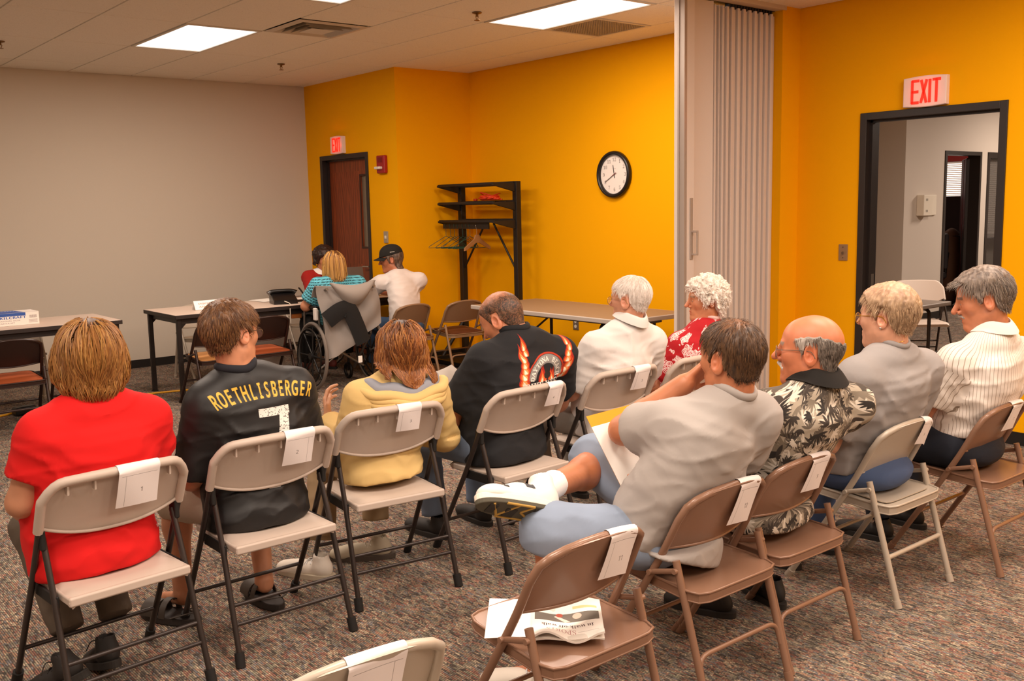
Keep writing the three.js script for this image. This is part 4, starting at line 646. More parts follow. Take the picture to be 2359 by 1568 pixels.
// ---------- head (faces -z, y up, origin mid skull) ----------
function headField(o = {}) {
  const w = o.w || 1, jw = o.jaw || 1, ch = o.chin || 0, ns = o.nose || 1, fat = o.fat || 0, L = [];
  L.push([ell([0, .03, .014], [.076 * w, .092, .097]), 0]);
  L.push([ell([0, .032, -.042], [.062 * w, .062, .047]), .03]);
  L.push([ell([0, -.034, -.028], [(.062 + fat * .012) * w, .08, .060]), .03]);
  for (const s of [-1, 1]) {
    L.push([cap([s * .047 * w * jw, -.058, .004], [s * .018 * jw, -.1 - ch, -.066], .023 + fat * .008, .016), .03]);
    L.push([ball([s * .044 * w, -.016, -.056], .021 + fat * .006), .02]);
  }
  L.push([ball([0, -.099 - ch, -.072], .02), .022]);
  if (fat) L.push([ell([0, -.1, -.03], [.05, .03, .045]), .03]);
  L.push([cap([-.034, .023, -.08], [.034, .023, -.08], .011), .018]);
  for (const s of [-1, 1]) L.push([ell([s * .032, .003, -.1], [.017, .013, .018]), .012, 's']);
  for (const s of [-1, 1]) { L.push([ball([s * .0315, .002, -.0765], .0128), .003]); L.push([cap([s * .02, .0115, -.0845], [s * .044, .009, -.078], .0042), .004]); L.push([cap([s * .021, -.0085, -.084], [s * .043, -.0075, -.078], .0034), .004]); }
  L.push([cap([0, .016, -.089], [0, -.026, -.104 - .012 * ns], .0082, .0115 * ns), .014]);
  for (const s of [-1, 1]) L.push([ball([s * .0125 * ns, -.032, -.097], .0082 * ns), .007]);
  L.push([ell([0, -.064, -.072], [.034, .026, .022]), .014]);
  L.push([cap([-.019, -.0595, -.0865], [0, -.0575, -.0935], .0052), .004]); L.push([cap([0, -.0575, -.0935], [.019, -.0595, -.0865], .0052), .004]);
  L.push([cap([-.016, -.0705, -.0855], [.016, -.0705, -.0855], .0065), .005]);
  L.push([cap([-.023, -.0645, -.094], [.023, -.0645, -.094], .0022), .004, 's']);
  for (const s of [-1, 1]) {
    const e = o.ear || 1, R = [0, s * -.42, s * .12];
    L.push([ell([s * .08 * w, -.004, .016], [.0085, .033 * e, .02 * e], R), .006]);
    L.push([ell([s * .086 * w, .001, .0125], [.0065, .021 * e, .0115 * e], R), .004, 's']);
    L.push([ell([s * .079 * w, -.004, .006], [.007, .007, .006]), .004]);
  }
  return U(L);
}
function skinTint(base, o) {
  const lip = o.lip || [base[0] * .92, base[1] * .62, base[2] * .6], brow = o.brow, blush = [base[0] * 1.02, base[1] * .8, base[2] * .76];
  return (x, y, z) => {
    let c = mulc(base, .95 + .1 * noise(x * 60, y * 60, z * 60));
    const n = sstep(.03, .0, Math.hypot(x, (y + .028), (z + .108))), ck = sstep(.035, .005, Math.hypot(Math.abs(x) - .045, y + .02, z + .07)), er = sstep(.035, .02, Math.hypot(Math.abs(x) - .083, y + .004, z - .016));
    c = mixc(c, blush, .7 * Math.max(n, ck * .7, er * .7));
    if (z < -.078 && Math.abs(x) < .024 && y < -.053 && y > -.078) c = mixc(c, lip, .8 * sstep(.024, .017, Math.abs(x)));
    if (brow && z < -.058 && y > .017 && y < .034 && Math.abs(x) > .011 && Math.abs(x) < .052) { const m = sstep(.009, .004, Math.abs(y - .0265 - .004 * Math.sin((Math.abs(x) - .011) / .041 * 3.1))); c = mixc(c, brow, m * .85); }
    for (const s of [-1, 1]) { const dx = x - s * .0315, dy = y - .002, d = Math.hypot(dx, dy, z + .0765); if (z < -.08 && d < .0142 && Math.abs(dx) < .0115) { const al = .0058 * (1 - (dx / .0115) ** 2) - (o.lids || 0); if (Math.abs(dy) < al) { const gx = dx - (o.gaze || 0) * .004, ir = Math.hypot(gx, dy + .0006); c = ir < .0022 ? [.01, .01, .01] : ir < .0052 ? (o.iris || [.05, .035, .02]) : [.72, .68, .64]; } else if (Math.abs(dy) < al + .0016 && dy > 0) c = mulc(c, .45); } }
    return c;
  };
}
// ---------- hands ----------
function handField(wr, f, n, side, curl = .35, spread = .12, s = 1, thumb = .5) {
  f = v3.norm(f); n = v3.norm(v3.sub(n, f.map(v => v * v3.dot(n, f)))); const r = v3.cross(f, n).map(v => v * side);      // r points to the thumb side
  const P = (a, b, c) => [wr[0] + (f[0] * a + r[0] * b + n[0] * c) * s, wr[1] + (f[1] * a + r[1] * b + n[1] * c) * s, wr[2] + (f[2] * a + r[2] * b + n[2] * c) * s];
  const L = [], pts = [];
  const kn = [[.088, .03], [.092, .010], [.088, -.011], [.079, -.03]], ln = [[.042, .026, .02], [.047, .03, .022], [.043, .028, .021], [.033, .02, .018]];
  kn.forEach(([a, b], i) => L.push([cap(P(.012, b * .6, 0), P(a, b, 0), .0155 * s, .0115 * s), .012]));
  kn.forEach(([a, b], i) => {
    let p = [a, b, 0], ang = curl * .9, sp = (1.4 - i) * spread;
    ln[i].forEach((l, k) => { const q = [p[0] + l * Math.cos(ang) * Math.cos(sp), p[1] + l * Math.sin(sp) * Math.cos(ang), p[2] + l * Math.sin(ang)]; L.push([cap(P(...p), P(...q), (.0094 - k * .0008) * s, (.0088 - k * .0009) * s), k ? .002 : .005]); pts.push(P(...q)); p = q; ang += curl * (k ? .9 : 1.25); });
  });
  let p = [.02, .024, .004]; const tq = [[.05, .05, .014], [.078, .056 - thumb * .012, .022], [.1, .054 - thumb * .03, .028]];
  tq.forEach((q, k) => { L.push([cap(P(...p), P(...q), (.0135 - k * .0022) * s, (.0115 - k * .0015) * s), k ? .003 : .012]); p = q; pts.push(P(...q)); });
  pts.push(wr, P(.1, .05, 0), P(.1, -.05, 0)); L[0][1] = 0;
  return { f: U(L), pts };
}
// ---------- hair ----------
function locks(o) {
  const r = rngOf(o.seed || 1), out = [], F = o.field;
  let tries = 0;
  for (let i = 0; i < o.n && tries < o.n * 30;) {
    tries++;
    const a = r() * Math.PI * 2, zc = r() * 2 - 1, q = Math.sqrt(1 - zc * zc), d = [q * Math.cos(a), zc, q * Math.sin(a)];
    let p = [d[0] * .11, d[1] * .12 + .015, d[2] * .125 + .01];
    for (let k = 0; k < 4; k++) { const e = F(...p), g = gradOf(F, p); p = v3.add(p, g, -e); }
    if (!o.region(p[0], p[1], p[2])) continue;
    i++;
    const n = gradOf(F, p), L = o.len(p, r), st = o.steps || 7, hl = L / st, rad = o.r * (.7 + .6 * r()), ph = r() * 6.28, fr = (o.curlF || 0) * (.7 + .6 * r()), am = (o.curl || 0) * (.5 + r()), lift = (o.lift || .004) * (.6 + .8 * r());
    let dir = v3.norm(v3.add(o.flow(p, n, r), n, o.stand || .3)), pts = [v3.add(p, n, -.002)], t1 = v3.norm(v3.cross(dir, n));
    for (let k = 1; k <= st; k++) {
      const gn = gradOf(F, p), fl = o.flow(p, gn, r); dir = v3.norm(v3.mix(dir, fl, o.stiff || .5)); if (o.hug) { const e0 = F(...p) - lift; if (e0 > 0) dir = v3.norm(v3.add(dir, gn, -Math.min(.9, e0 * o.hug))); }
      p = v3.add(p, dir, hl);
      if (am) p = v3.add(p, t1, Math.sin(ph + k * fr) * am);
      const e = F(...p), off = lift + (o.puff ? o.puff * Math.sin(k / st * 3.14) : 0); if (e < off) p = v3.add(p, gradOf(F, p), (off - e));
      if (o.collide) { const c = o.collide(...p); if (c < .004) p = v3.add(p, gradOf(o.collide, p), .004 - c); }
      pts.push(p);
    }
    const c0 = o.color(pts[0], r), c1 = o.tip ? mixc(c0, o.tip, .6 * r()) : mulc(c0, .9 + .25 * r());
    out.push(sweep(pts, t => rad * (t < .15 ? .6 + t * 2.7 : 1 - .75 * Math.pow((t - .15) / .85, 1.6)), o.radial || 5, { squash: o.squash || .55, cap: false, color: t => mixc(c0, c1, t), up: n }));
  }
  return merge(out);
}
// ---------- people ----------
const skinMat = phys(0xffffff, .48, { vertexColors: true, sheen: .15, sheenRoughness: .6, clearcoat: .12, clearcoatRoughness: .45 });
const hairMat = phys(0xffffff, .5, { vertexColors: true });
const clothBump = (() => { const a = tileNoise(61, 128); return dataTex(256, (u, v, i, j) => { const e = 120 + ((i ^ j) & 1 ? 26 : -26) + 60 * a(u, v); return [e, e, e]; }, { data: true }); })();
const cloth = (c, o = {}) => phys(c, .88, { sheen: .35, sheenRoughness: .6, ...o });
// folds: ridged noise, stronger where the cloth bunches
function folds(list, gain = 1) {
  const rid = v => { const q = 1 - Math.abs(Math.sin(v)); return q * q * (1.6 - .6 * q); };
  return (x, y, z) => { let d = 0; for (const q of list) { const dx = x - q.c[0], dy = y - q.c[1], dz = z - q.c[2], m = Math.exp(-(dx * dx + dy * dy + dz * dz) / (q.r * q.r)); if (m < .03) continue; const s = dx * q.d[0] + dy * q.d[1] + dz * q.d[2], w = noise(x * 6 + q.s, y * 6, z * 6), w2 = noise(x * 9, y * 9 + q.s, z * 9); d += q.a * m * (.35 + .65 * sstep(-.35, .35, w2)) * rid(s * q.f * .5 + w * 3.4 + q.s); }
    return d * gain + .0028 * noise(x * 13, y * 13, z * 13) + .0035 * Math.pow(Math.max(0, 1 - Math.abs(noise(x * 5 + 9, y * 11, z * 5)) * 3.5), 2) * gain; };
}
// uv in metres: round the torso (0 at the spine) or along a sleeve
function uvCloth(g, axis, arms, map) {
  g = plain(g); const p = g.attributes.position, n = g.attributes.normal, u = g.attributes.uv;
  for (let i = 0; i < p.count; i += 3) {
    const P = [0, 1, 2].map(k => [p.getX(i + k), p.getY(i + k), p.getZ(i + k)]), c = v3.mix(v3.mix(P[0], P[1], .5), P[2], .333);
    let arm = null; for (const a of arms || []) { const ab = v3.sub(a.b, a.a), l = v3.len(ab), t = v3.dot(v3.sub(c, a.a), ab) / (l * l), q = v3.add(a.a, ab, clamp(t, 0, 1)), d = v3.len(v3.sub(c, q)); if (t > a.t && d < a.r) arm = a; }
    let r0 = null;
    if (map && map.planar && !arm) { const t = clamp((c[1] - axis[0][1]) / (axis[1][1] - axis[0][1]), -.3, 1.3), cz = mixn(axis[0][2], axis[1][2], t); for (let k = 0; k < 3; k++) { const q = c[2] > cz - .01 ? map(P[k][0] - mixn(axis[0][0], axis[1][0], clamp((P[k][1] - axis[0][1]) / (axis[1][1] - axis[0][1]), -.3, 1.3)), P[k][1], false) : [.01, .01]; u.setXY(i + k, q[0], q[1]); } continue; }
    for (let k = 0; k < 3; k++) {
      let U0, V0;
      if (arm) { const ab = v3.norm(v3.sub(arm.b, arm.a)), q = v3.sub(P[k], arm.a), s = v3.dot(q, ab), h = [0, 0, 1], e1 = v3.norm(v3.sub(h, ab.map(v => v * v3.dot(h, ab)))), e2 = v3.cross(ab, e1); let a = Math.atan2(v3.dot(q, e2), v3.dot(q, e1)); if (r0 === null) r0 = a; else { if (a - r0 > 3.14) a -= 6.283; if (a - r0 < -3.14) a += 6.283; } U0 = a * .07; V0 = -s; if (map) [U0, V0] = map(U0, V0, true); }
      else { const t = clamp((P[k][1] - axis[0][1]) / (axis[1][1] - axis[0][1]), -.3, 1.3), cx = mixn(axis[0][0], axis[1][0], t), cz = mixn(axis[0][2], axis[1][2], t); let a = Math.atan2((P[k][0] - cx) * .65, P[k][2] - cz); if (r0 === null) r0 = a; else { if (a - r0 > 3.14) a -= 6.283; if (a - r0 < -3.14) a += 6.283; } U0 = a * .2; V0 = P[k][1]; if (map) [U0, V0] = map(U0, V0, false, c); }
      u.setXY(i + k, U0, V0);
    }
  }
  return g;
}
const planarMap = f => { f.planar = true; return f; };
// drop a small sheet of w by h metres onto a field: centre c outside it, looking along dir
function patch(f, c, dir, upv, w, h, off = .002, nu = 14, nv = 14, round) {
  dir = v3.norm(dir); const x = v3.norm(v3.cross(dir, upv)), y = v3.cross(x, dir);
  return gridSurf(nu, nv, (u, v) => { let a = (u - .5) * w, b = (v - .5) * h; if (round) { const A = u * 2 - 1, B = v * 2 - 1; a = A * Math.sqrt(1 - B * B / 2) * w / 2; b = B * Math.sqrt(1 - A * A / 2) * h / 2; } let p = v3.add(v3.add(c, x, a), y, b); for (let k = 0; k < 60; k++) { const d = f(...p) - off; if (d < .0004) break; p = v3.add(p, dir, Math.min(d, .02) * .8); } return p; });
}
function ringPts(c, ax, r, rz, n = 32) {      // ellipse round axis ax (mostly y): r across x, rz along z
  const y = v3.norm(ax), x = v3.norm(v3.cross(y, [0, 0, 1])), z = v3.cross(x, y), out = []; for (let i = 0; i < n; i++) { const a = i / n * Math.PI * 2; out.push([0, 1, 2].map(k => c[k] + x[k] * Math.cos(a) * r + z[k] * Math.sin(a) * rz)); } return out;
}
function person(o) {
  if (o.back) {      // sit the torso in front of the chair's backrest
    const zp = o.back === 'A' ? y => plasticZ(y) : y => steelZ(y) + .018, dz = o.backShift || 0;
    o.spine = o.spine.map(p => { const q = [...p]; if (p[1] > .5 && p[1] < .9) q[2] = Math.min(p[2], zp(p[1]) + dz - p[4] - .026 + sstep(.8, .9, p[1]) * .1); return q; });
    o.spine[0][2] = Math.min(o.spine[0][2], o.spine[1][2] + .035);
    for (const l of o.legs || []) l.hip[2] = Math.min(l.hip[2], o.spine[0][2] - .03);
    if (o.pants && !o.pants.free) { const q = o.pants.seat || [0, .48, 0], r = o.pants.seatR || [.16, .07, .12]; o.pants.seat = [q[0], Math.min(q[1], .475), o.spine[0][2] - .03]; o.pants.seatR = [Math.min(r[0], o.spine[0][3] - .035), .07, Math.min(r[2], o.spine[0][4] - .03)]; }
  }
  const [px, pz, pt] = o.at, root = thing('person', o.label, 'person', [px, o.y || 0, pz], pt || 0);
  const base = lin(o.skin), H = o.head, hs = H.s || 1;
  const hm = new THREE.Matrix4().compose(V(...H.c), new THREE.Quaternion().setFromEuler(new THREE.Euler(-(H.pitch || 0), H.yaw || 0, H.roll || 0, 'YXZ')), V(hs, hs, hs)), hi = hm.clone().invert();
  const toHead = p => { const v = V(...p).applyMatrix4(hi); return [v.x, v.y, v.z]; }, toBody = p => { const v = V(...p).applyMatrix4(hm); return [v.x, v.y, v.z]; };
  // head with neck in head space
  const hf0 = headField(H.f || {}), nr = (o.neckR || .056) / hs, nbH = toHead(o.nb), nkT = [0, -.05, .022];
  const neck = U([[cap(nkT, v3.mix(nkT, nbH, .55), nr * .98, nr), 0], [cap(v3.mix(nkT, nbH, .5), nbH, nr, nr * 1.12), .02]]);
  const hf = (x, y, z) => smin(hf0(x, y, z), neck(x, y, z), .03);
  const b = boxOf([[-.1, -.135, -.135], [.1, .135, .125], v3.add(nbH, [0, 0, 0])], .06);
  const parts = [nets(hf, b[0], b[1], o.headCell || .0033, skinTint(base, H.t || {})).applyMatrix4(hm)];
  parts[0].computeVertexNormals();
  // limbs
  const sk = (x, y, z) => mulc(base, .93 + .12 * noise(x * 25, y * 25, z * 25));
  const arms = o.arms || [], legs = o.legs || [];
  for (const a of arms) {
    const r = a.r || [.05, .043, .029], L = [[cap(a.sh, a.el, r[0], r[1]), 0], [cap(a.el, v3.mix(a.el, a.wr, .35), r[1], r[1] * .98), .02], [cap(v3.mix(a.el, a.wr, .35), a.wr, r[1] * .98, r[2]), .02]];
    const pts = [a.sh, a.el, a.wr]; let cell = .009;
    if (a.hand) { const h = handField(a.wr, a.hand.f, a.hand.n, a.hand.side, a.hand.curl, a.hand.spread, a.hand.s || 1, a.hand.thumb); const bb = boxOf(h.pts, .02); parts.push(nets(U([[h.f, 0], [cap(v3.mix(a.el, a.wr, .75), a.wr, r[2] * 1.02, r[2] * .96), .012]]), bb[0], bb[1], a.hand.cell || .0038, sk)); }
    const bb = boxOf(pts, .08); parts.push(nets(U(L), bb[0], bb[1], cell, sk));
  }
  for (const l of legs) if (l.skin) { const r = l.r || [.07, .052, .036], ca = v3.mix(l.kn, l.an, .3), bk = l.calf || [0, 0, .015]; const L = [[cap(l.hip, l.kn, r[0] * .9, r[1]), 0], [cap(l.kn, v3.add(ca, bk), r[1], r[1] * 1.02), .03], [cap(v3.add(ca, bk), l.an, r[1] * .98, r[2]), .03]]; if (l.foot) L.push([cap(v3.add(l.an, [0, -.03, .01]), v3.add(l.an, l.foot), .03, .022), .03]); const bb = boxOf([l.hip, l.kn, l.an, l.foot ? v3.add(l.an, l.foot) : l.an], .1); parts.push(nets(U(L), bb[0], bb[1], .009, sk)); }
  // torso core
  if (o.spine) { const S = spineF(o.spine.slice(1).map(p => [p[0], p[1] + .02, p[2] - .01, p[3] - .07, Math.max(.03, p[4] - .075)]), o.twist), bb = boxOf(o.spine, .2); parts.push(nets(S, bb[0], bb[1], .02, sk)); }
  mesh('body', merge(parts), skinMat, root);
  const api = { root, hm, hf, toHead, toBody, base };
  // shirt
  if (o.shirt) {
    const s = o.shirt, L = [[spineF(o.spine, o.twist, s.ex || 2.3), 0]], cuts = [];
    for (const a of arms) {
      const sh = a.sh, rs = s.sleeveR || [.07, .066], nk = v3.add(o.nb, [0, -.02, 0]);
      L.push([cap(v3.mix(nk, sh, .15), sh, s.trap || .058, rs[0] * .97), .05]);
      if (s.sleeve <= 1) { const e = v3.mix(a.sh, a.el, s.sleeve); L.push([U([[cap(sh, e, rs[0], rs[1]), 0], [planeF(v3.mix(a.sh, a.el, s.sleeve), v3.sub(a.el, a.sh)), .006, 'i']]), s.sk || .035]); }
      else { L.push([cap(sh, a.el, rs[0], rs[1]), s.sk || .035]); const e = v3.mix(a.el, a.wr, s.sleeve - 1); L.push([U([[cap(a.el, v3.mix(a.el, a.wr, Math.min(1, s.sleeve - .95)), rs[1], (s.cuffR || .045)), 0], [planeF(e, v3.sub(a.wr, a.el)), .004, 'i']]), .03]); }
    }
    for (const e of s.extra || []) L.push(e);
    L.push([planeF([0, s.hem, 0], s.hemN || [0, -1, 0]), .012, 'i']);
    for (const e of s.cuts || []) L.push(e);
    const F0 = U(L), fd = s.folds ? folds(s.folds, s.gain || 1) : null, dzb = o.backShift || 0, cutB = o.back === 'A' ? (x, y, z) => Math.max(plasticZ(y) - .03 - .03 * (x / .235) ** 2 + dzb - z, .575 - y, y - .81) : o.back === 'B' ? (x, y, z) => Math.max(steelZ(y) + .004 - .03 * (x / .2) ** 2 + dzb - z, .49 - y, y - .735) : null;
    const F = (x, y, z) => { let d = F0(x, y, z); if (fd && Math.abs(d) < .06) d -= fd(x, y, z); return cutB && d < .03 ? smax(d, -cutB(x, y, z), o.back === 'B' ? .02 : .008) : d; };
    const bb = boxOf([...o.spine, ...arms.flatMap(a => s.sleeve > 1 ? [a.sh, a.el, a.wr] : [a.sh, v3.mix(a.sh, a.el, s.sleeve)])], .26);
    let g = nets(F, bb[0], bb[1], s.cell || .008);
    if (s.uv) g = s.uv(g); 
    const m = mesh(s.name || 'shirt', g, s.mat, root); api.shirtF = F; api.shirt = m;
    const A = v3.norm(v3.sub(toBody(nkT), o.nb)), e1 = v3.norm(v3.sub([0, 0, 1], A.map(v => v * A[2]))), e2 = v3.cross(A, e1), rg = o.neckR || .056; let ring = [];
    for (let i = 0; i < 48; i++) { const a = i / 48 * Math.PI * 2, d = [0, 1, 2].map(k => e1[k] * Math.cos(a) + e2[k] * Math.sin(a)); let hit = -.03; for (let h = .09; h > -.08; h -= .002) if (F(...v3.add(v3.add(o.nb, A, h), d, rg * 1.06 + .003)) < .001) { hit = h; break; } ring.push({ a, d, h: hit }); }
    for (let n = 0; n < 3; n++) ring = ring.map((q, i) => ({ ...q, h: (ring[(i + 47) % 48].h + 2 * q.h + ring[(i + 1) % 48].h) / 4 }));
    api.ring = (a, r, h) => { const f = ((a / (Math.PI * 2) * 48) % 48 + 48) % 48, i = Math.floor(f), t = f - i, hh = mixn(ring[i % 48].h, ring[(i + 1) % 48].h, t), d = [0, 1, 2].map(k => e1[k] * Math.cos(a) + e2[k] * Math.sin(a)); return v3.add(v3.add(o.nb, A, hh + h), d, rg * 1.06 + .003 + r); };
    if (s.rib) { const q = ring.map(p => api.ring(p.a, s.rib.r || .002, s.rib.h || .004)); mesh('neck_band', sweep(q, s.rib.t || .008, 8, { closed: true, squash: 1.4, up: A }), s.rib.mat || s.mat, m); }
    if (s.collar) { const c = s.collar, open = c.open || .5, st = c.stand || .032, fa = c.fall || .04; mesh('collar', sheet(44, 9, .0035, (u, v) => { const a = mixn(-Math.PI + open, Math.PI - open, u) * -1; if (v < .35) { const t = v / .35; return api.ring(a, .001 + .003 * t, -.012 + (st + .012) * t); } const t = (v - .35) / .65, tip = Math.pow(Math.abs(u - .5) * 2, 8) * (c.tip || 0); let p = api.ring(a, .006 + .03 * t * (c.wide || 1), st + .006 * Math.sin(t * 3.1) - (fa + tip) * t); const e = F(...p); if (e < .005) p = v3.add(p, gradOf(F, p), .005 - e); return p; }), c.mat || s.mat, m); }
  }
  // trousers
  if (o.pants) {
    const s = o.pants, L = [[ell(s.seat || [0, .5, .05], s.seatR || [.19, .1, .15]), 0]];
    for (const l of legs) {
      const r = s.r || [.092, .074, .06]; L.push([cap(l.hip, l.kn, r[0], r[1]), .04]);
      if (s.len > 1) { const e = v3.mix(l.kn, l.an, s.len - 1); L.push([U([[cap(l.kn, v3.mix(l.kn, l.an, Math.min(1.1, s.len - .9)), r[1], r[2]), 0], [planeF(e, v3.sub(l.an, l.kn)), .004, 'i']]), .03]); }
      else L.push([planeF(v3.mix(l.hip, l.kn, s.len), v3.sub(l.kn, l.hip)), .004, l.skin ? 'n' : 'n']);
    }
    const keep = L.filter(e => e[2] !== 'n'); let F0 = U(keep);
    if (s.len <= 1) { const F1 = F0, pl = legs.map(l => ({ p: planeF(v3.mix(l.hip, l.kn, s.len), v3.sub(l.kn, l.hip)), c: cap(v3.mix(l.hip, l.kn, .4), v3.mix(l.hip, l.kn, 1.2), .16) })); F0 = (x, y, z) => { let d = F1(x, y, z); for (const q of pl) if (q.c(x, y, z) < 0) d = smax(d, q.p(x, y, z), .004); return d; }; }
    if (s.seatY) { const F1 = F0, pl = planeF([0, s.seatY, 0], [0, -1, 0]), z0 = -.26; F0 = (x, y, z) => { const d = F1(x, y, z); return z > z0 ? smax(d, pl(x, y, z), .01) : d; }; }
    const fd = folds(s.folds || [], 1), F = (x, y, z) => { const d = F0(x, y, z); return Math.abs(d) < .05 ? d - fd(x, y, z) : d; };
    const bb = boxOf([s.seat || [0, .5, .05], ...legs.flatMap(l => s.len > 1 ? [l.hip, l.kn, l.an] : [l.hip, l.kn])], .2);
    mesh(s.name || 'trousers', nets(F, bb[0], bb[1], s.cell || .011), s.mat, root); api.pantsF = F;
  }
  return api;
}
const headMesh = (P, name, g, mat, parent) => { g.applyMatrix4(P.hm); g.computeVertexNormals(); return mesh(name, g, mat, parent || P.root); };
// hair as a shell over the skull: region(x,y,z) < 0 keeps hair there; th thickness
function hairShell(P, o) {
  const F = (x, y, z) => { const n = (o.nz || .0035) * (noise(x * 70 + z * 20, y * 26, z * 70) + .7 * noise(x * 160, y * 60, z * 160)); const rg = o.region(x, y, z); return smax(P.hf(x, y, z) - ((o.th(x, y, z) + n) * (o.hard ? 1 : .25 + .75 * sstep(0, .018, -rg))), rg, .006); };
  const c0 = lin(o.c0), c1 = lin(o.c1);
  const g = nets(F, o.lo || [-.13, -.14, -.14], o.hi || [.13, .16, .16], o.cell || .0035, (x, y, z) => { const t = clamp(.5 + .9 * noise(x * 90 + 7, y * 24, z * 90) + .4 * noise(x * 30, y * 30, z * 30), 0, 1); return o.tint ? o.tint(x, y, z, mixc(c0, c1, t)) : mixc(c0, c1, t); });
  return headMesh(P, 'hair', g, hairMat);
}
function glasses(P, o = {}) {
  const m = std(o.c || 0x8a7350, .3, { metalness: .7 }), w = (o.w || 1), g = [], len = [];
  for (const s of [-1, 1]) { const c = [s * .033 * w, -.001, -.109], q = []; for (let i = 0; i < 24; i++) { const a = i / 24 * 6.283; q.push([c[0] + Math.cos(a) * .0255, c[1] + Math.sin(a) * .0195 - .003, c[2] + Math.abs(c[0] + Math.cos(a) * .0255) * .12]); } g.push(sweep(q, o.t || .0013, 6, { closed: true })); const d = new THREE.CircleGeometry(.0245, 20); d.scale(1, .77, 1); d.rotateY(Math.PI - s * .1); d.translate(c[0], c[1] - .003, c[2] + .0045); len.push(d); g.push(sweep(smooth([[s * .058 * w, .006, -.1], [s * .075 * w, .009, -.06], [s * .084 * w, .012, .0], [s * .084 * w, .008, .018], [s * .083 * w, -.012, .032]], 14), o.t || .0013, 6)); }
  g.push(sweep(smooth([[-.009, .003, -.107], [0, .006, -.111], [.009, .003, -.107]], 8), o.t || .0013, 6));
  const a = headMesh(P, 'eyeglasses', merge(g), m); headMesh(P, 'lenses', merge(len), phys(0xffffff, .05, { transmission: .9, thickness: 0, side: THREE.DoubleSide }), a); return a;
}
// shoe in its own axes: heel at origin, toe along -z, sole on y=0
function shoe(parent, at, turn, o) {
  const s = o.s || 1, F = U([[ell([0, .045, -.03], [.036, .042, .05]), 0], [ell([0, .038, -.13], [.042, .036, .075]), .03], [ell([0, .03, -.21], [.044, .03, .055]), .03], [cap([0, .06, -.03], [0, .095, -.035], .036, .034), .02], [planeF([0, .012, 0], [0, -1, 0]), .004, 'i'], [cap([0, .08, -.035], [0, .14, -.03], .027), .004, 's']]);
  const G = new THREE.Group(); G.name = 'shoe'; G.position.set(...at); G.rotation.order = 'YXZ'; G.rotation.set(o.pitch || 0, turn, o.roll || 0); G.scale.setScalar(s); parent.add(G);
  mesh('upper', nets(F, [-.07, -.01, -.29], [.07, .15, .05], .005), o.mat, G);
  const out = []; for (let i = 0; i < 40; i++) { const a = i / 40 * 6.283, z = -.115 + Math.cos(a) * .148, t = (z + .263) / .3; out.push([Math.sin(a) * (.047 - .009 * Math.sin(t * 3.1) + .002), z]); }
  const sg = extrude(out, .02, .003); sg.rotateX(Math.PI / 2); sg.translate(0, .022, 0); mesh('sole', sg, o.sole, G);
  if (o.lace) { const L = []; for (let i = 0; i < 4; i++) L.push(sweep(smooth([[-.022, .066 - i * .003, -.075 - i * .022], [0, .079 - i * .004, -.08 - i * .022], [.022, .066 - i * .003, -.075 - i * .022]], 8), .003, 5)); L.push(sweep(smooth([[0, .085, -.07], [.03, .11, -.08], [.05, .08, -.1]], 8), .002, 5), sweep(smooth([[0, .085, -.07], [-.035, .1, -.07], [-.055, .07, -.09]], 8), .002, 5)); mesh('laces', L, o.lace, G); }
  return G;
}
const lineAt = pts => z => { if (z <= pts[0][0]) return pts[0][1]; for (let i = 1; i < pts.length; i++) if (z <= pts[i][0]) return mixn(pts[i - 1][1], pts[i][1], (z - pts[i - 1][0]) / (pts[i][0] - pts[i - 1][0])); return pts[pts.length - 1][1]; };
const HL = [[-.12, .075], [-.07, .07], [-.045, .046], [-.03, .022], [-.014, -.012], [-.006, -.008], [-.001, .034], [.034, .032], [.04, -.03], [.06, -.058], [.12, -.072]];
const hairLine = (lift = 0, pts = HL) => { const f = lineAt(pts); return (x, y, z) => f(z) + lift - y; };
const down = (back = .25) => (p, n) => v3.norm(v3.sub([p[0] * 1.2, -1, p[2] * 1.2 + back * .1], n.map(v => v * v3.dot(n, [p[0] * 1.2, -1, p[2] * 1.2]) * .9)));
const swirl = (cx, cy, cz, dn = .5) => (p, n) => { const d = v3.norm([p[0] - cx, (p[1] - cy) * .6 - dn * .1, p[2] - cz]); return v3.norm(v3.sub(d, n.map(v => v * v3.dot(n, d)))); };
const colorPick = (cols, str = .18) => { const C = cols.map(lin); return (p, r) => mulc(mixc(C[Math.floor(r() * C.length)], C[Math.floor(r() * C.length)], r()), 1 - str + 2 * str * r()); };
const armpits = (sL, sR, a = .012, extra = []) => [
  { c: v3.add(sL, [.05, -.13, .05]), r: .12, d: [.5, .85, .1], f: 75, a, s: 1 }, { c: v3.add(sR, [-.05, -.13, .05]), r: .12, d: [-.5, .85, .1], f: 75, a, s: 2 },
  { c: [(sL[0] + sR[0]) / 2 - .06, .57, .15], r: .16, d: [.12, 1, .1], f: 70, a: a * .9, s: 3 }, { c: [(sL[0] + sR[0]) / 2 + .1, .6, .12], r: .15, d: [-.2, 1, .1], f: 62, a: a * .9, s: 4 },
  { c: v3.add(sL, [-.03, -.08, 0]), r: .09, d: [.3, .9, .3], f: 80, a: a * .7, s: 5 }, { c: v3.add(sR, [.03, -.08, 0]), r: .09, d: [-.3, .9, .3], f: 80, a: a * .7, s: 6 }, ...extra];
const stdLegs = (o = {}) => { const dx = o.dx || 0, w = o.w || .1, kz = o.kz || -.38, az = o.az || -.34; return [-1, 1].map(s => ({ hip: [dx + s * w, .5, .06], kn: [dx + s * (w + .04), .485, kz], an: [dx + s * (w + .02), .09, az], ...(o.leg || {}) })); };
const fwd = (n, d) => { const [x, z, a] = seats[n]; return [x - Math.sin(a) * d, z - Math.cos(a) * d, a]; };
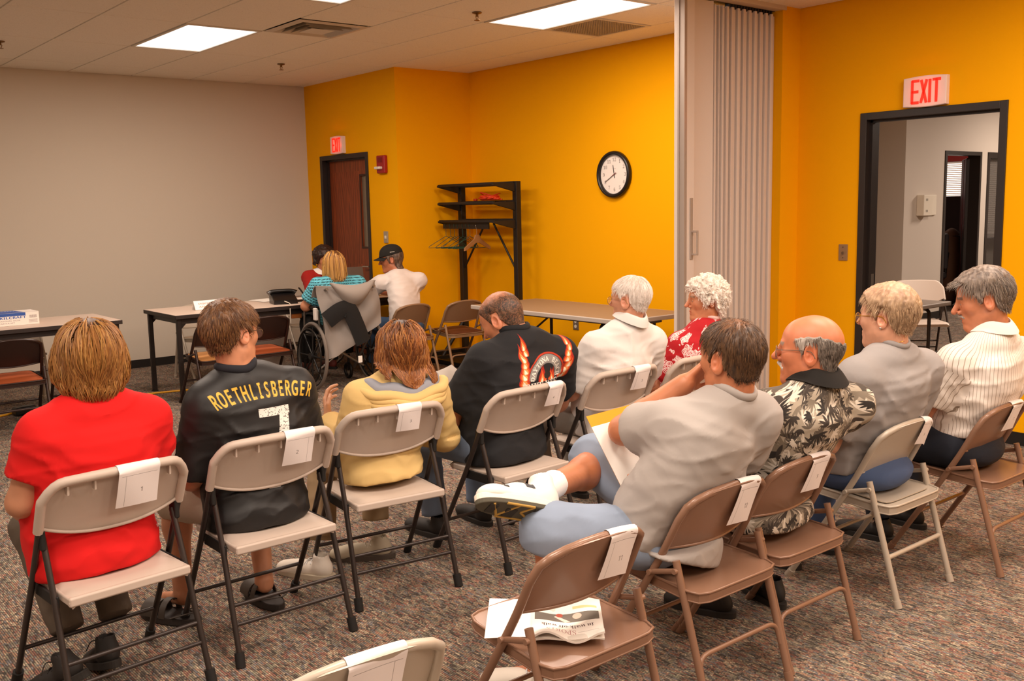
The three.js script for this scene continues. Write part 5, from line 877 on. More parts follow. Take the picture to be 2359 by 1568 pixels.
const M2 = { jean: cloth(0x5a6a86), jeanDark: cloth(0x1d2230), khaki: cloth(0xa8957c), grey: cloth(0x8a8580), black: cloth(0x141314), shoeDark: std(0x231f1d, .7), sole: std(0x2b2724, .8), shoeWhite: std(0xe6ded2, .6), soleGum: std(0xb8ac98, .7) };

// --- chair 1: red shirt ---
{
  const sh = [[-.17, .905, .05], [.178, .9, .045]];
  const P = person({
    at: fwd(1, 0.045), back: 'A', backShift: 0.045, label: 'person with a blonde bob in a bright red knit shirt on chair 1', skin: 0xc98d6c, neckR: .055, nb: [-.005, .985, .05],
    head: { c: [0, 1.125, .045], yaw: -.2, s: 1.0, f: { fat: .8 }, t: { brow: lin(0x6b4a2c) } },
    spine: [[-.02, .46, .045, .212, .13], [-.02, .58, .03, .215, .132], [-.01, .72, .035, .197, .13], [.0, .85, .05, .19, .12], [.0, .945, .05, .13, .085]],
    arms: [{ sh: sh[0], el: [-.232, .685, .0], wr: [-.13, .575, -.22], r: [.054, .047, .033] }, { sh: sh[1], el: [.235, .7, -.03], wr: [.14, .585, -.24], r: [.06, .052, .035] }],
    legs: stdLegs({ dx: .0, w: .06, kz: -.36, az: -.06 }),
    shirt: { mat: cloth(0xd60808, { sheen: .5, sheenColor: new THREE.Color(0xff3a2a) }), sleeve: .62, sleeveR: [.072, .076], hem: .425, trap: .06, folds: armpits(sh[0], sh[1], .009, [{ c: [.0, .5, .15], r: .2, d: [.25, 1, .2], f: 45, a: .01, s: 9 }]), rib: { t: .011 } },
    pants: { mat: cloth(0x5d5145), len: 1.8, r: [.075, .065, .055], seat: [-.02, .48, .0], seatR: [.17, .07, .12] }
  });
  mesh('shirt_label', patch(P.shirtF, [.2, .52, .5], [0, 0, -1], [0, 1, 0], .05, .008, .001, 6, 2), std(0xe7a09a, .7), P.shirt);
  const field = P.hf, sc = P.toHead([-.005, .93, .05]), shl = cap(P.toHead([-.17, .94, .05]), P.toHead([.17, .94, .05]), .055);
  const fl = (p, n) => { const t = Math.hypot(p[0], p[2] - .02), pull = p[1] < -.05 ? 1 : 0; const d = [p[0] * (p[1] > .07 ? 5 : .6) - p[0] * 3 * pull, -1, (p[2] - .02) * (p[1] > .07 ? 5 : .6) - p[2] * 2.5 * pull], k = v3.dot(d, n); return v3.norm(v3.sub(d, n.map(v => v * k * (pull ? .5 : .92)))); };
  const reg = (x, y, z) => y > lineAt([[-.12, .06], [-.05, .04], [-.02, -.02], [.03, -.05], [.12, -.075]])(z);
  const pick = colorPick([0x8a5a2c, 0x96632f, 0xa8763a, 0x74481f, 0xb48748, 0x84562a], .12);
  const g = [locks({ seed: 3, n: 3400, field, region: reg, len: (p, r) => clamp((p[1] + .135) * .9, .04, .22) * (.7 + .38 * r()) + .012, r: .0025, flow: fl, lift: .014, puff: .012, hug: 40, stand: .4, stiff: .5, steps: 9, radial: 3, curl: .003, curlF: .9, collide: shl, color: pick, tip: lin(0xc08a4a) }),
    nets((x, y, z) => smax(field(x, y, z) - .014, (reg(x, y, z) ? -1 : 1) * .01 + (lineAt([[-.12, .06], [-.05, .04], [-.02, -.02], [.03, -.06], [.12, -.085]])(z) - y), .01), [-.12, -.13, -.13], [.12, .16, .15], .006, () => lin(0x4f3018))];
  headMesh(P, 'hair', merge(g), hairMat);
  for (const [x, z, tu, pi] of [[-.12, .02, .5, .75], [.0, -.02, -.1, .55]]) shoe(P.root, [x, .0 + .1 * Math.sin(pi), z + .05], tu, { mat: M2.shoeDark, sole: M2.sole, lace: std(0x2a2420, .8), pitch: -pi * .6 });
}
// --- chair 2: black football jersey ---
{
  const sh = [[-.195, .905, .055], [.152, .92, .055]];
  const tex = canvasTex(1024, 1024, (c, W) => {      // covers 0.76 m round the back, 0.70 m high from y = 0.36
    c.fillStyle = '#121112'; c.fillRect(0, 0, W, W);
    const S = W / .76, cx = W / 2 + 40, letters = 'ROETHLISBERGER', n = letters.length;
    c.textAlign = 'center'; c.textBaseline = 'middle'; c.fillStyle = '#e3b33c'; c.strokeStyle = '#c08a22';
    for (let i = 0; i < n; i++) { const t = (i - (n - 1) / 2) / (n - 1), x = cx + t * .37 * S, y = W - (.942 - .36) / .70 * W + 130 * t * t - 4; c.save(); c.translate(x, y); c.rotate(t * .75); c.scale(.54, 1.12); c.font = 'bold 102px sans-serif'; c.fillText(letters[i], 0, 0); c.restore(); }
    c.fillStyle = '#efe9e2'; const y0 = W - (.882 - .36) / .70 * W, w7 = .125 * S, h7 = .34 * S, st = .034 * S, x0 = cx - w7 * .32; c.fillRect(x0, y0, w7, st); c.beginPath(); c.moveTo(x0 + w7 - st * 1.15, y0); c.lineTo(x0 + w7, y0); c.lineTo(x0 + w7 * .55, y0 + h7); c.lineTo(x0 + w7 * .18, y0 + h7); c.fill();
    const r = rngOf(8); c.fillStyle = '#151314'; for (let i = 0; i < 420; i++) { const x = x0 + r() * w7, y = y0 + r() * h7 * .7; c.fillRect(x, y, 1 + r() * 5, 1 + r() * 4); } for (let i = 0; i < 90; i++) { c.fillStyle = '#3a2d14'; c.fillRect(cx + (r() * .16 - .05) * S, W - (.942 - .36) / .70 * W + (r() - .5) * 60, 1 + r() * 4, 1 + r() * 3); }
  });
  const P = person({
    at: fwd(2, 0.045), back: 'A', backShift: 0.045, label: 'person in a black football jersey with yellow lettering on chair 2', skin: 0xcf8f6c, neckR: .056, nb: [-.055, .995, .05],
    head: { c: [-.078, 1.145, .035], yaw: -1.2, roll: .06, s: 1.0, f: { jaw: 1.05 }, t: { brow: lin(0x6a4a30) } },
    spine: [[-.01, .46, .045, .2, .13], [-.01, .6, .045, .195, .13], [-.02, .74, .05, .2, .125], [-.035, .87, .055, .2, .115], [-.045, .955, .05, .14, .085]],
    arms: [{ sh: sh[0], el: [-.25, .635, .0], wr: [-.15, .545, -.24] }, { sh: sh[1], el: [.235, .66, -.02], wr: [.12, .555, -.26] }],
    legs: [{ hip: [-.11, .5, .05], kn: [-.2, .475, -.34], an: [-.2, .1, -.3], skin: true, foot: [-.03, -.06, -.13] }, { hip: [.09, .5, .05], kn: [.14, .475, -.35], an: [.1, .1, -.2], skin: true, foot: [.0, -.06, -.13] }],
    shirt: { mat: phys(0xffffff, .55, { map: tex, sheen: .2 }), sleeve: .97, sleeveR: [.075, .08], hem: .425, folds: armpits(sh[0], sh[1], .011), cell: .0075, rib: { t: .011, mat: cloth(0x1c1e26) }, uv: g => uvCloth(g, [[-.01, .46, .045], [-.045, .955, .05]], [{ a: sh[0], b: [-.25, .635, 0], t: .2, r: .11 }, { a: sh[1], b: [.235, .66, -.02], t: .28, r: .11 }], planarMap((u, v, arm) => arm ? [.01, .01] : [clamp(u / .76 + .5, 0, 1), clamp((v - .36) / .70, 0, 1)])) },
    pants: { name: 'shorts', mat: cloth(0xc4b6a2), len: .98, seat: [0, .48, .0], seatR: [.16, .07, .12], r: [.085, .092, .07] }
  });
  // sleeve emblem
  const em = canvasTex(256, 256, (c, W) => { c.fillStyle = '#e9e4dc'; c.fillRect(0, 0, W, W); c.strokeStyle = '#8b8683'; c.lineWidth = 10; c.beginPath(); c.arc(128, 128, 118, 0, 7); c.stroke(); const star = (x, y, col) => { c.fillStyle = col; c.beginPath(); for (let i = 0; i < 8; i++) { const a = i * Math.PI / 4, r = i % 2 ? 15 : 42; c.lineTo(x + Math.cos(a) * r, y + Math.sin(a) * r); } c.fill(); }; star(140, 66, '#e0b12f'); star(176, 134, '#c3202b'); star(118, 178, '#28489c'); });
  mesh('sleeve_emblem', patch(P.shirtF, [-.5, .755, .02], [1, 0, -.12], [0, 1, 0], .07, .08, .002, 14, 14, true), std(0xffffff, .6, { map: em, side: THREE.DoubleSide }), P.shirt);
  mesh('collar_tag', patch(P.hf, P.toHead([-.02, 1.02, .3]), v3.norm(v3.sub(P.toHead([-.03, 1.02, 0]), P.toHead([-.02, 1.02, .3]))), P.toHead([0, 2, 0]).map((v, i) => v - P.toHead([0, 0, 0])[i]), .03, .024, .002, 5, 5).applyMatrix4(P.hm), std(0xf2ece8, .7, { side: THREE.DoubleSide }), P.shirt);
  const line = hairLine(0), pick = colorPick([0x6b4426, 0x5a3820, 0x7d5230, 0x8a6238, 0x4b2f1c]);
  hairShell(P, { th: (x, y, z) => .009 + .006 * sstep(-.02, .08, y), region: hairLine(.004), c0: 0x4a2f1c, c1: 0x76502e });
  headMesh(P, 'hair_locks', locks({ seed: 12, n: 3000, field: P.hf, region: (x, y, z) => line(x, y, z) < -.004, len: (p, r) => .012 + .03 * sstep(-.03, .08, p[1]) * (.5 + .7 * r()), hug: 20, r: .0015, radial: 3, flow: swirl(.01, .15, .06, 1.2), lift: .0105, stand: .5, stiff: .35, steps: 4, color: pick }), hairMat, P.root.getObjectByName('hair'));
  glasses(P, { c: 0x5c4a36 });
  for (const [x, z, tu] of [[-.215, -.24, .5], [.1, -.15, .05]]) {
    const G = new THREE.Group(); G.name = 'sandal'; G.position.set(x, 0, z + .05); G.rotation.y = tu; P.root.add(G);
    const out = []; for (let i = 0; i < 36; i++) { const a = i / 36 * 6.283, zz = -.1 + Math.cos(a) * .14; out.push([Math.sin(a) * .048, zz]); } const sg = extrude(out, .022, .004); sg.rotateX(Math.PI / 2); sg.translate(0, .028, 0); mesh('sandal_sole', sg, std(0x2a2320, .7), G);
    const band = (z0, w, h) => sheet(10, 4, .004, (u, v) => { const a = (u - .5) * Math.PI; return [Math.sin(a) * .05, .026 + Math.cos(a) * h, z0 + (v - .5) * w]; });
    mesh('sandal_strap', band(-.17, .07, .05), std(0x3c332c, .55), G); mesh('sandal_strap', band(-.1, .028, .062), std(0x3c332c, .55), G); mesh('heel_strap', [sweep(smooth([[-.045, .03, -.06], [-.042, .055, .01], [0, .062, .045], [.042, .055, .01], [.045, .03, -.06]], 16), .007, 6, { squash: .4 })], std(0x3c332c, .55), G);
  }
}
// --- chair 3: cream hoodie, long hair ---
{
  const sh = [[-.06, .80, .02], [.275, .775, .02]];
  const P = person({
    at: fwd(3, 0.045), back: 'A', backShift: 0.045, label: 'person with long auburn hair in a pale yellow hoodie on chair 3', skin: 0xd09a78, neckR: .048, nb: [.115, .87, .03],
    head: { c: [.125, .995, .035], yaw: -.12, pitch: .1, s: .95, f: {}, t: {} },
    spine: [[.02, .46, .055, .18, .12], [.035, .58, .06, .175, .12], [.065, .69, .055, .18, .115], [.1, .79, .035, .17, .1], [.112, .845, .03, .12, .08]],
    arms: [{ sh: sh[0], el: [-.12, .6, -.04], wr: [-.11, .68, -.24], hand: { f: [.1, .75, -.5], n: [.8, .1, .4], side: -1, curl: .45, s: .92 } }, { sh: sh[1], el: [.35, .57, -.02], wr: [.17, .6, -.24] }],
    legs: [{ hip: [-.06, .5, .06], kn: [-.1, .485, -.36], an: [-.2, .09, -.18] }, { hip: [.12, .5, .06], kn: [.16, .485, -.38], an: [.12, .09, -.3] }],
    shirt: { name: 'hoodie', mat: cloth(0xd8b878), sleeve: 1.92, sleeveR: [.074, .062], cuffR: .045, hem: .455, hemN: [.05, -1, .0], folds: armpits(sh[0], sh[1], .01), trap: .055 },
    pants: { mat: cloth(0xa58d6c), len: 1.85, seat: [.03, .48, .0], seatR: [.15, .07, .11], r: [.08, .07, .06] }
  });
  // hood lying on the back: cream roll with a grey lining
  const hood = (r, rz, y0, t, n = 34, a0 = -.15, a1 = Math.PI + .15) => { const q = []; for (let i = 0; i <= n; i++) { const a = mixn(a0, a1, i / n); q.push([.115 + Math.cos(a) * r, y0 - .035 * Math.pow(Math.sin(a), 2) + .006 * Math.sin(a * 7), .02 + Math.sin(a) * rz]); } return sweep(q, f => t * (.55 + .45 * Math.sin(f * 3.14)), 10, { squash: .75 }); };
  const hd = mesh('hood', [hood(.2, .13, .842, .036), hood(.185, .15, .8, .034), hood(.19, .145, .82, .03)], cloth(0xd8b878), P.root);
  mesh('hood_lining', hood(.15, .1, .862, .045), cloth(0x8f929c), hd);
  const field = P.hf, body = P.shirtF, col = (x, y, z) => { const q = P.toBody([x, y, z]); return body(q[0], q[1], q[2]) / .95 - .035; };
  const reg = (x, y, z) => y > lineAt([[-.12, .06], [-.05, .04], [-.02, -.03], [.03, -.05], [.12, -.07]])(z);
  const fl = (p, n) => { const top = sstep(.05, .1, p[1]), d = [p[0] * (2.4 + 3 * top), -1, (p[2] - .02) * (.6 + 4 * top) + (p[1] < -.08 ? .12 : 0)], k = v3.dot(d, n); return v3.norm(v3.sub(d, n.map(v => v * k * (p[1] > -.06 ? .85 : 0)))); };
  const g = [locks({ seed: 21, n: 2400, field, region: reg, len: (p, r) => (p[2] > .05 && Math.abs(p[0]) < .045 ? .2 : p[0] > .03 ? .32 : .28) + .08 * r(), hug: 14, r: .0031, flow: fl, lift: .014, puff: .01, stand: .5, stiff: .4, steps: 15, radial: 3, curl: .0062, curlF: .7, collide: col, color: colorPick([0x7a4620, 0x92582a, 0xa96a32, 0x643719, 0xb98046, 0x542e16], .14), tip: lin(0x8a4a1e) }),
    nets((x, y, z) => smax(field(x, y, z) - .012, lineAt([[-.12, .06], [-.05, .04], [-.02, -.03], [.03, -.07], [.12, -.09]])(z) - y, .01), [-.12, -.13, -.13], [.12, .16, .15], .006, () => lin(0x3d2110))];
  headMesh(P, 'hair', merge(g), hairMat);
  shoe(P.root, [-.2, 0, -.1], .6, { mat: M2.shoeWhite, sole: M2.soleGum, lace: M2.white || std(0xeeeeee, .7) }); shoe(P.root, [.13, 0, -.2], 1.1, { mat: std(0xb9ae98, .7), sole: std(0x4a4038, .8), lace: std(0xd8cfc0, .8) });
}
// --- chair 4: black tee with flames ---
{
  const sh = [[-.1, .895, .02], [.32, .885, .07]];
  const tex = canvasTex(1024, 1024, (c, W) => {
    c.fillStyle = '#15161a'; c.fillRect(0, 0, W, W); const S = W / .76, Y = y => W - (y - .36) / .70 * W, cx = W / 2 + 60, r = rngOf(44), b = Y(.80);
    const flame = (x, y, h, w, lean) => { for (const [k, col] of [[1, '#a51f0c'], [.8, '#e2571c'], [.55, '#f6a060'], [.32, '#fff0d8']]) { c.fillStyle = col; c.beginPath(); c.moveTo(x - w * k / 2, y); c.bezierCurveTo(x - w * k, y - h * .35 * k, x - w * .1 * k + lean * .3, y - h * .5 * k, x + lean * k - w * .2, y - h * k); c.bezierCurveTo(x + lean * .6 * k + w * .3 * k, y - h * .55 * k, x + w * k * .9, y - h * .3 * k, x + w * k / 2, y); c.fill(); } };
    for (const s of [-1, 1]) for (let i = 0; i < 7; i++) flame(cx + s * (.128 + .02 * r()) * S, b + 20 - i * .028 * S, (.07 + .03 * r()) * S, .05 * S * (1 - i * .08), s * (10 + 14 * r()));
    c.strokeStyle = '#b8381c'; c.lineWidth = 12; c.beginPath(); c.arc(cx, b, .128 * S, Math.PI, 0); c.stroke(); c.strokeStyle = '#8d8b88'; c.lineWidth = 58; c.beginPath(); c.arc(cx, b, .1 * S, Math.PI * 1.02, -.02 * Math.PI); c.stroke();
    c.fillStyle = '#efe9df'; c.font = 'bold 44px serif'; c.textAlign = 'center'; c.textBaseline = 'middle'; const t = 'DAYTONA BEACH'; for (let i = 0; i < t.length; i++) { const a = Math.PI + (i + .5) / t.length * Math.PI; c.save(); c.translate(cx + Math.cos(a) * .1 * S, b + Math.sin(a) * .1 * S); c.rotate(a + Math.PI / 2); c.fillText(t[i], 0, 0); c.restore(); }
    for (let i = 0; i < 10; i++) flame(cx + (r() - .5) * .13 * S, b + 10, (.04 + .05 * r()) * S, .035 * S, (r() - .5) * 20);
    c.fillStyle = '#1c1512'; c.beginPath(); c.ellipse(cx + 6, b - 28, 34, 24, 0, 0, 7); c.fill();
    c.font = 'bold 66px serif'; c.fillStyle = '#f4efe4'; c.strokeStyle = '#2a1a12'; c.lineWidth = 4; c.fillText('BIKE WEEK', cx, b + 34); for (let i = 0; i < 8; i++) flame(cx - .15 * S + i * .042 * S, b + 92, .05 * S, .04 * S, 8);
  });
  const P = person({
    at: fwd(4, 0.05), back: 'A', backShift: 0.05, label: 'person with cropped hair in a black flame print tee reading papers on chair 4', skin: 0xc8825e, neckR: .062, nb: [.1, .965, .05],
    head: { c: [.06, 1.065, -.035], yaw: .3, pitch: .5, roll: .05, s: 1.04, f: { fat: .5, ear: 1.1 }, t: { brow: lin(0x4a3426) } },
    spine: [[.02, .46, .035, .225, .145], [.03, .6, .035, .225, .145], [.06, .75, .035, .222, .14], [.1, .88, .045, .215, .125], [.105, .95, .05, .15, .09]], twist: .1,
    arms: [{ sh: sh[0], el: [-.2, .625, -.13], wr: [-.1, .62, -.36], r: [.062, .056, .036], hand: { f: [.3, .35, -.7], n: [.6, .3, .6], side: -1, curl: .5 } }, { sh: sh[1], el: [.41, .63, -.04], wr: [.2, .6, -.32], r: [.062, .056, .036], hand: { f: [-.5, .2, -.6], n: [-.4, .5, .3], side: 1, curl: .4 } }],
    legs: stdLegs({ dx: 0, w: .12 }),
    shirt: { mat: phys(0xffffff, .85, { map: tex, sheen: .25 }), sleeve: .78, sleeveR: [.085, .088], hem: .43, cell: .008, trap: .065, folds: armpits(sh[0], sh[1], .009), rib: { t: .011, mat: cloth(0x15161a) }, uv: g => uvCloth(g, [[.02, .46, .035], [.105, .95, .05]], [{ a: sh[0], b: [-.2, .625, -.13], t: .15, r: .12 }, { a: sh[1], b: [.41, .63, -.04], t: .2, r: .12 }], planarMap((u, v, arm) => arm ? [.01, .01] : [clamp((u - .02) / .76 + .5, 0, 1), clamp((v - .36) / .70, 0, 1)])) },
    pants: { name: 'jeans', mat: cloth(0x6f7f96), len: 1.95, seat: [.02, .48, .0], seatR: [.17, .07, .12] }
  });
  const cs = lin(0xc8825e), top = (x, y, z) => sstep(.085, .1, y) * sstep(.0, .04, z + .045 + .02 * noise(x * 40, y * 40, z * 40));
  hairShell(P, { th: (x, y, z) => .0045 - .003 * sstep(-.03, -.06, y), nz: .0012, region: hairLine(.002), c0: 0x2f211a, c1: 0x57412f, tint: (x, y, z, c) => mixc(c, cs, clamp(.75 * sstep(.07, .115, y + .012 * noise(x * 50, y * 50, z * 50)) + .25 * (noise(x * 190, y * 190, z * 190) > .1 ? 1 : 0), 0, .9)) });
  for (const [x, z, t] of [[-.14, -.28, .1], [.14, -.28, -.1]]) shoe(P.root, [x, 0, z], t, { mat: M2.shoeDark, sole: M2.sole });
  const pp = thing('paper_sheet', 'white sheet held up by the person in the flame shirt', 'paper', [seats[4][0], 0, seats[4][1]], seats[4][2]);
  const Q = [[-.068, .642, -.34], [.052, .757, -.34], [-.13, .81, -.38], [-.02, .835, -.38]]; mesh('paper', sheet(8, 8, .0008, (u, v) => v3.add(v3.mix(v3.mix(Q[0], Q[1], u), v3.mix(Q[2], Q[3], u), v), [0, 0, .008 * Math.sin(u * 3)])), std(0xfbf6ee, .8), pp);
}
// --- chair 5: white shirt, white hair ---
{
  const sh = [[-.07, .895, .06], [.29, .89, .11]];
  const P = person({
    at: fwd(5, 0.04), back: 'A', backShift: 0.04, label: 'white haired person with glasses in a white button shirt on chair 5', skin: 0xd79a7c, neckR: .052, nb: [.12, .975, .1],
    head: { c: [.125, 1.113, .115], yaw: .22, s: .98, f: { ear: 1.15 }, t: { brow: lin(0xb9a898) } },
    spine: [[.04, .46, .05, .18, .13], [.05, .6, .055, .178, .13], [.08, .74, .065, .185, .122], [.11, .86, .08, .185, .11], [.12, .945, .095, .13, .085]], twist: .12,
    arms: [{ sh: sh[0], el: [-.15, .66, -.03], wr: [-.12, .56, -.26], r: [.046, .04, .028] }, { sh: sh[1], el: [.36, .66, .02], wr: [.2, .57, -.22], r: [.046, .04, .028] }],
    legs: stdLegs({ dx: .04 }),
    shirt: { mat: cloth(0xe2dcd8), sleeve: .9, sleeveR: [.068, .07], hem: .44, collar: { stand: .04, fall: .045, open: .6 }, folds: armpits(sh[0], sh[1], .012, [{ c: [.1, .8, .2], r: .2, d: [1, .2, .2], f: 50, a: .01, s: 11 }]) },
    pants: { mat: cloth(0x8f8880), len: 1.95, seat: [.04, .48, .0], seatR: [.15, .07, .11], r: [.08, .07, .06] }
  });
  const line = hairLine(.004);
  hairShell(P, { th: (x, y, z) => .005, nz: .0018, region: hairLine(.004), c0: 0xc9bdb2, c1: 0xf1e8e0, tint: (x, y, z, c) => mixc(c, lin(0xe0a78c), .35 * sstep(.08, .12, y)) });
  headMesh(P, 'hair_locks', locks({ seed: 31, n: 2200, field: P.hf, region: (x, y, z) => line(x, y, z) < -.003, len: (p, r) => .01 + .03 * sstep(-.02, .09, p[1]) * (.5 + .6 * r()), hug: 25, r: .0011, radial: 3, flow: swirl(.0, .15, .05, 1.1), lift: .005, stand: .2, stiff: .4, steps: 4, color: colorPick([0xf3ece5, 0xd9cdc2, 0xe9dfd6], .1) }), hairMat, P.root.getObjectByName('hair'));
  glasses(P, { c: 0xb08d5a });
  for (const [x, z, t] of [[-.1, -.28, .1], [.16, -.28, -.1]]) shoe(P.root, [x, 0, z], t, { mat: M2.shoeDark, sole: M2.sole });
}
// --- chair 6: red floral top, curly white hair ---
{
  const sh = [[.02, .83, .03], [.34, .83, .1]];
  const tex = canvasTex(512, 512, (c, W) => { c.fillStyle = '#b0101c'; c.fillRect(0, 0, W, W); const r = rngOf(9); c.strokeStyle = '#f0dcd8'; c.fillStyle = '#ecd2cf'; for (let i = 0; i < 9; i++) { const x = (i % 3 + .2 + .5 * r()) * W / 3, y = (Math.floor(i / 3) + .2 + .5 * r()) * W / 3, R = 34 + 20 * r(); for (let k = 5; k > 0; k--) { c.lineWidth = 6; c.beginPath(); for (let a = 0; a <= 24; a++) { const t = a / 24 * 6.283, q = R * k / 5 * (1 + .16 * Math.sin(t * 5 + k)); c.lineTo(x + Math.cos(t) * q, y + Math.sin(t) * q); } c.stroke(); } for (let k = 0; k < 7; k++) { c.beginPath(); c.ellipse(x + (r() - .5) * 130, y + (r() - .5) * 130, 10, 5, r() * 3, 0, 7); c.fill(); } } }, { repeat: [1, 1] });
  tex.repeat.set(3.2, 3.2);
  const P = person({
    at: fwd(6, 0.04), back: 'A', backShift: 0.04, label: 'person with curly white hair in a red floral top on the front row', skin: 0xd08a64, neckR: .046, nb: [.185, .925, .075],
    head: { c: [.195, 1.058, .06], yaw: .92, pitch: .02, s: .95, f: { nose: .95, fat: .4 }, t: { brow: lin(0x8a6a52), lids: .002 } },
    spine: [[.08, .46, .05, .19, .14], [.1, .6, .055, .185, .14], [.14, .72, .06, .185, .13], [.175, .82, .065, .175, .115], [.185, .89, .07, .12, .085]], twist: .3,
    arms: [{ sh: sh[0], el: [-.06, .6, -.06], wr: [.02, .53, -.28], r: [.05, .042, .028] }, { sh: sh[1], el: [.4, .6, .02], wr: [.26, .53, -.2], r: [.05, .042, .028] }],
    legs: stdLegs({ dx: .08 }),
    shirt: { name: 'blouse', mat: cloth(0xffffff, { map: tex }), sleeve: .8, sleeveR: [.066, .072], hem: .43, folds: armpits(sh[0], sh[1], .009), rib: { t: .007, mat: cloth(0xe9c9c4) }, uv: g => uvCloth(g, [[.08, .46, .05], [.185, .89, .07]], [{ a: sh[0], b: [-.06, .6, -.06], t: .2, r: .1 }, { a: sh[1], b: [.4, .6, .02], t: .2, r: .1 }]) },
    pants: { mat: M2.jeanDark, len: 1.95, seat: [.08, .48, .0], seatR: [.15, .07, .11], r: [.08, .07, .06] }
  });
  const HC = [[-.12, .07], [-.075, .06], [-.05, .03], [-.035, -.01], [-.02, -.035], [-.002, -.03], [.002, .012], [.03, .0], [.04, -.05], [.07, -.09], [.12, -.1]];
  const line = hairLine(0, HC), fl = (p, n, r) => v3.norm([p[0] + (r() - .5) * 1.6, -.4 + (r() - .5) * 1.6, p[2] + (r() - .5) * 1.6]);
  const lump = (x, y, z) => .02 + .016 * noise(x * 38, y * 38, z * 38) + .007 * noise(x * 95, y * 95, z * 95);
  hairShell(P, { th: (x, y, z) => lump(x, y, z) + .012 * sstep(.0, .1, y), nz: .003, region: hairLine(.002, HC), c0: 0xcdbfaf, c1: 0xf6eee6, cell: .0032, lo: [-.15, -.15, -.16], hi: [.15, .19, .18] });
  headMesh(P, 'hair_locks', locks({ seed: 41, n: 2400, field: P.hf, region: (x, y, z) => line(x, y, z) < -.004, len: (p, r) => .022 + .016 * r(), r: .0016, flow: fl, lift: .02, stand: .7, stiff: .5, steps: 8, radial: 4, curl: .006, curlF: 1.3, color: colorPick([0xf7f0e8, 0xe6dace, 0xd2c4b4, 0xfffaf2], .08) }), hairMat, P.root.getObjectByName('hair'));
  for (const [x, z, t] of [[-.04, -.28, .1], [.2, -.28, -.1]]) shoe(P.root, [x, 0, z], t, { mat: M2.shoeDark, sole: M2.sole });
}
// --- chair 7: striped shirt ---
{
  const sh = [[-.18, .885, .0], [.22, .885, .1]];
  const tex = canvasTex(256, 256, (c, W) => { c.fillStyle = '#f1e8df'; c.fillRect(0, 0, W, W); for (let i = 0; i < 8; i++) { c.fillStyle = i % 2 ? '#8f7d6c' : '#b3a292'; c.fillRect(i * 32 + 8, 0, i % 2 ? 3 : 5, W); } }, { repeat: [1, 1] }); tex.repeat.set(6.2, 1);
  const P = person({
    at: seats[7], back: 'B', label: 'grey haired person with a moustache in a striped white shirt at the right edge', skin: 0xcb8460, neckR: .058, nb: [.005, .985, .075],
    head: { c: [-.03, 1.145, .04], yaw: .5, pitch: .22, s: 1.06, f: { nose: 1.05, jaw: 1.05, ear: 1.1 }, t: { brow: lin(0x4a3a30), lids: .0022 } },
    spine: [[.02, .48, .05, .2, .14], [.02, .62, .055, .2, .14], [.02, .76, .06, .205, .135], [.015, .88, .065, .2, .12], [.01, .95, .07, .14, .09]], twist: .15,
    arms: [{ sh: sh[0], el: [-.22, .63, -.14], wr: [-.1, .56, -.36], r: [.056, .05, .034], hand: { f: [.4, -.1, -.8], n: [.3, -.8, 0], side: -1, curl: .4 } }, { sh: sh[1], el: [.3, .63, .0], wr: [.18, .55, -.26], r: [.056, .05, .034] }],
    legs: stdLegs({ w: .12, kz: -.42 }),
    shirt: { mat: cloth(0xffffff, { map: tex }), sleeve: .68, sleeveR: [.076, .082], hem: .52, hemN: [-.2, -1, .1], collar: { stand: .04, fall: .052, open: .35, tip: .02, mat: cloth(0xf1e8df) }, folds: armpits(sh[0], sh[1], .011), uv: g => uvCloth(g, [[.02, .48, .05], [.01, .95, .07]], [{ a: sh[0], b: [-.22, .63, -.14], t: .08, r: .12 }, { a: sh[1], b: [.3, .63, 0], t: .1, r: .12 }]) },
    pants: { name: 'jeans', mat: cloth(0x1c212d), len: 1.95, free: true, seat: [.01, .47, -.01], seatR: [.185, .08, .13] }
  });
  const HM = [[-.12, .085], [-.085, .082], [-.06, .07], [-.045, .05], [-.03, .02], [-.016, -.014], [-.006, -.01], [-.001, .034], [.034, .032], [.04, -.035], [.06, -.062], [.12, -.075]], line = hairLine(0, HM);
  hairShell(P, { th: (x, y, z) => .009 + .012 * sstep(.05, .1, y), region: hairLine(.003, HM), c0: 0x5c5048, c1: 0x94867a });
  headMesh(P, 'hair_locks', locks({ seed: 52, n: 3000, field: P.hf, region: (x, y, z) => line(x, y, z) < -.003, len: (p, r) => .012 + .032 * sstep(-.02, .09, p[1]) * (.5 + .7 * r()) + (p[2] < -.05 && p[1] > .07 ? .012 : 0), hug: 12, r: .0014, radial: 3, flow: (p, n, r) => p[2] < -.06 && p[1] > .08 ? v3.norm([.9 * (r() - .5), -.1, -.5]) : swirl(.0, .15, .03, 1.1)(p, n), lift: .011, stand: .5, stiff: .35, steps: 4, color: colorPick([0x6e6057, 0x8a7c70, 0x554a42, 0xa39587, 0x7d6a58], .12) }), hairMat, P.root.getObjectByName('hair'));
  headMesh(P, 'moustache', nets((x, y, z) => smax(U([[cap([-.026, -.056, -.083], [0, -.046, -.098], .0055, .0075), 0], [cap([0, -.046, -.098], [.026, -.056, -.083], .0075, .0055), .004]])(x, y, z) - .0016 * noise(x * 300, y * 120, z * 300), -.06 - y, .002), [-.05, -.08, -.13], [.05, -.02, -.05], .0025, (x, y, z) => mixc(lin(0x6f655c), lin(0xb4aba2), clamp(.5 + noise(x * 250, y * 80, z * 250), 0, 1))), hairMat);
  for (const [x, z, t] of [[-.14, -.3, .1], [.14, -.3, -.1]]) shoe(P.root, [x, 0, z], t, { mat: M2.shoeDark, sole: M2.sole });
}
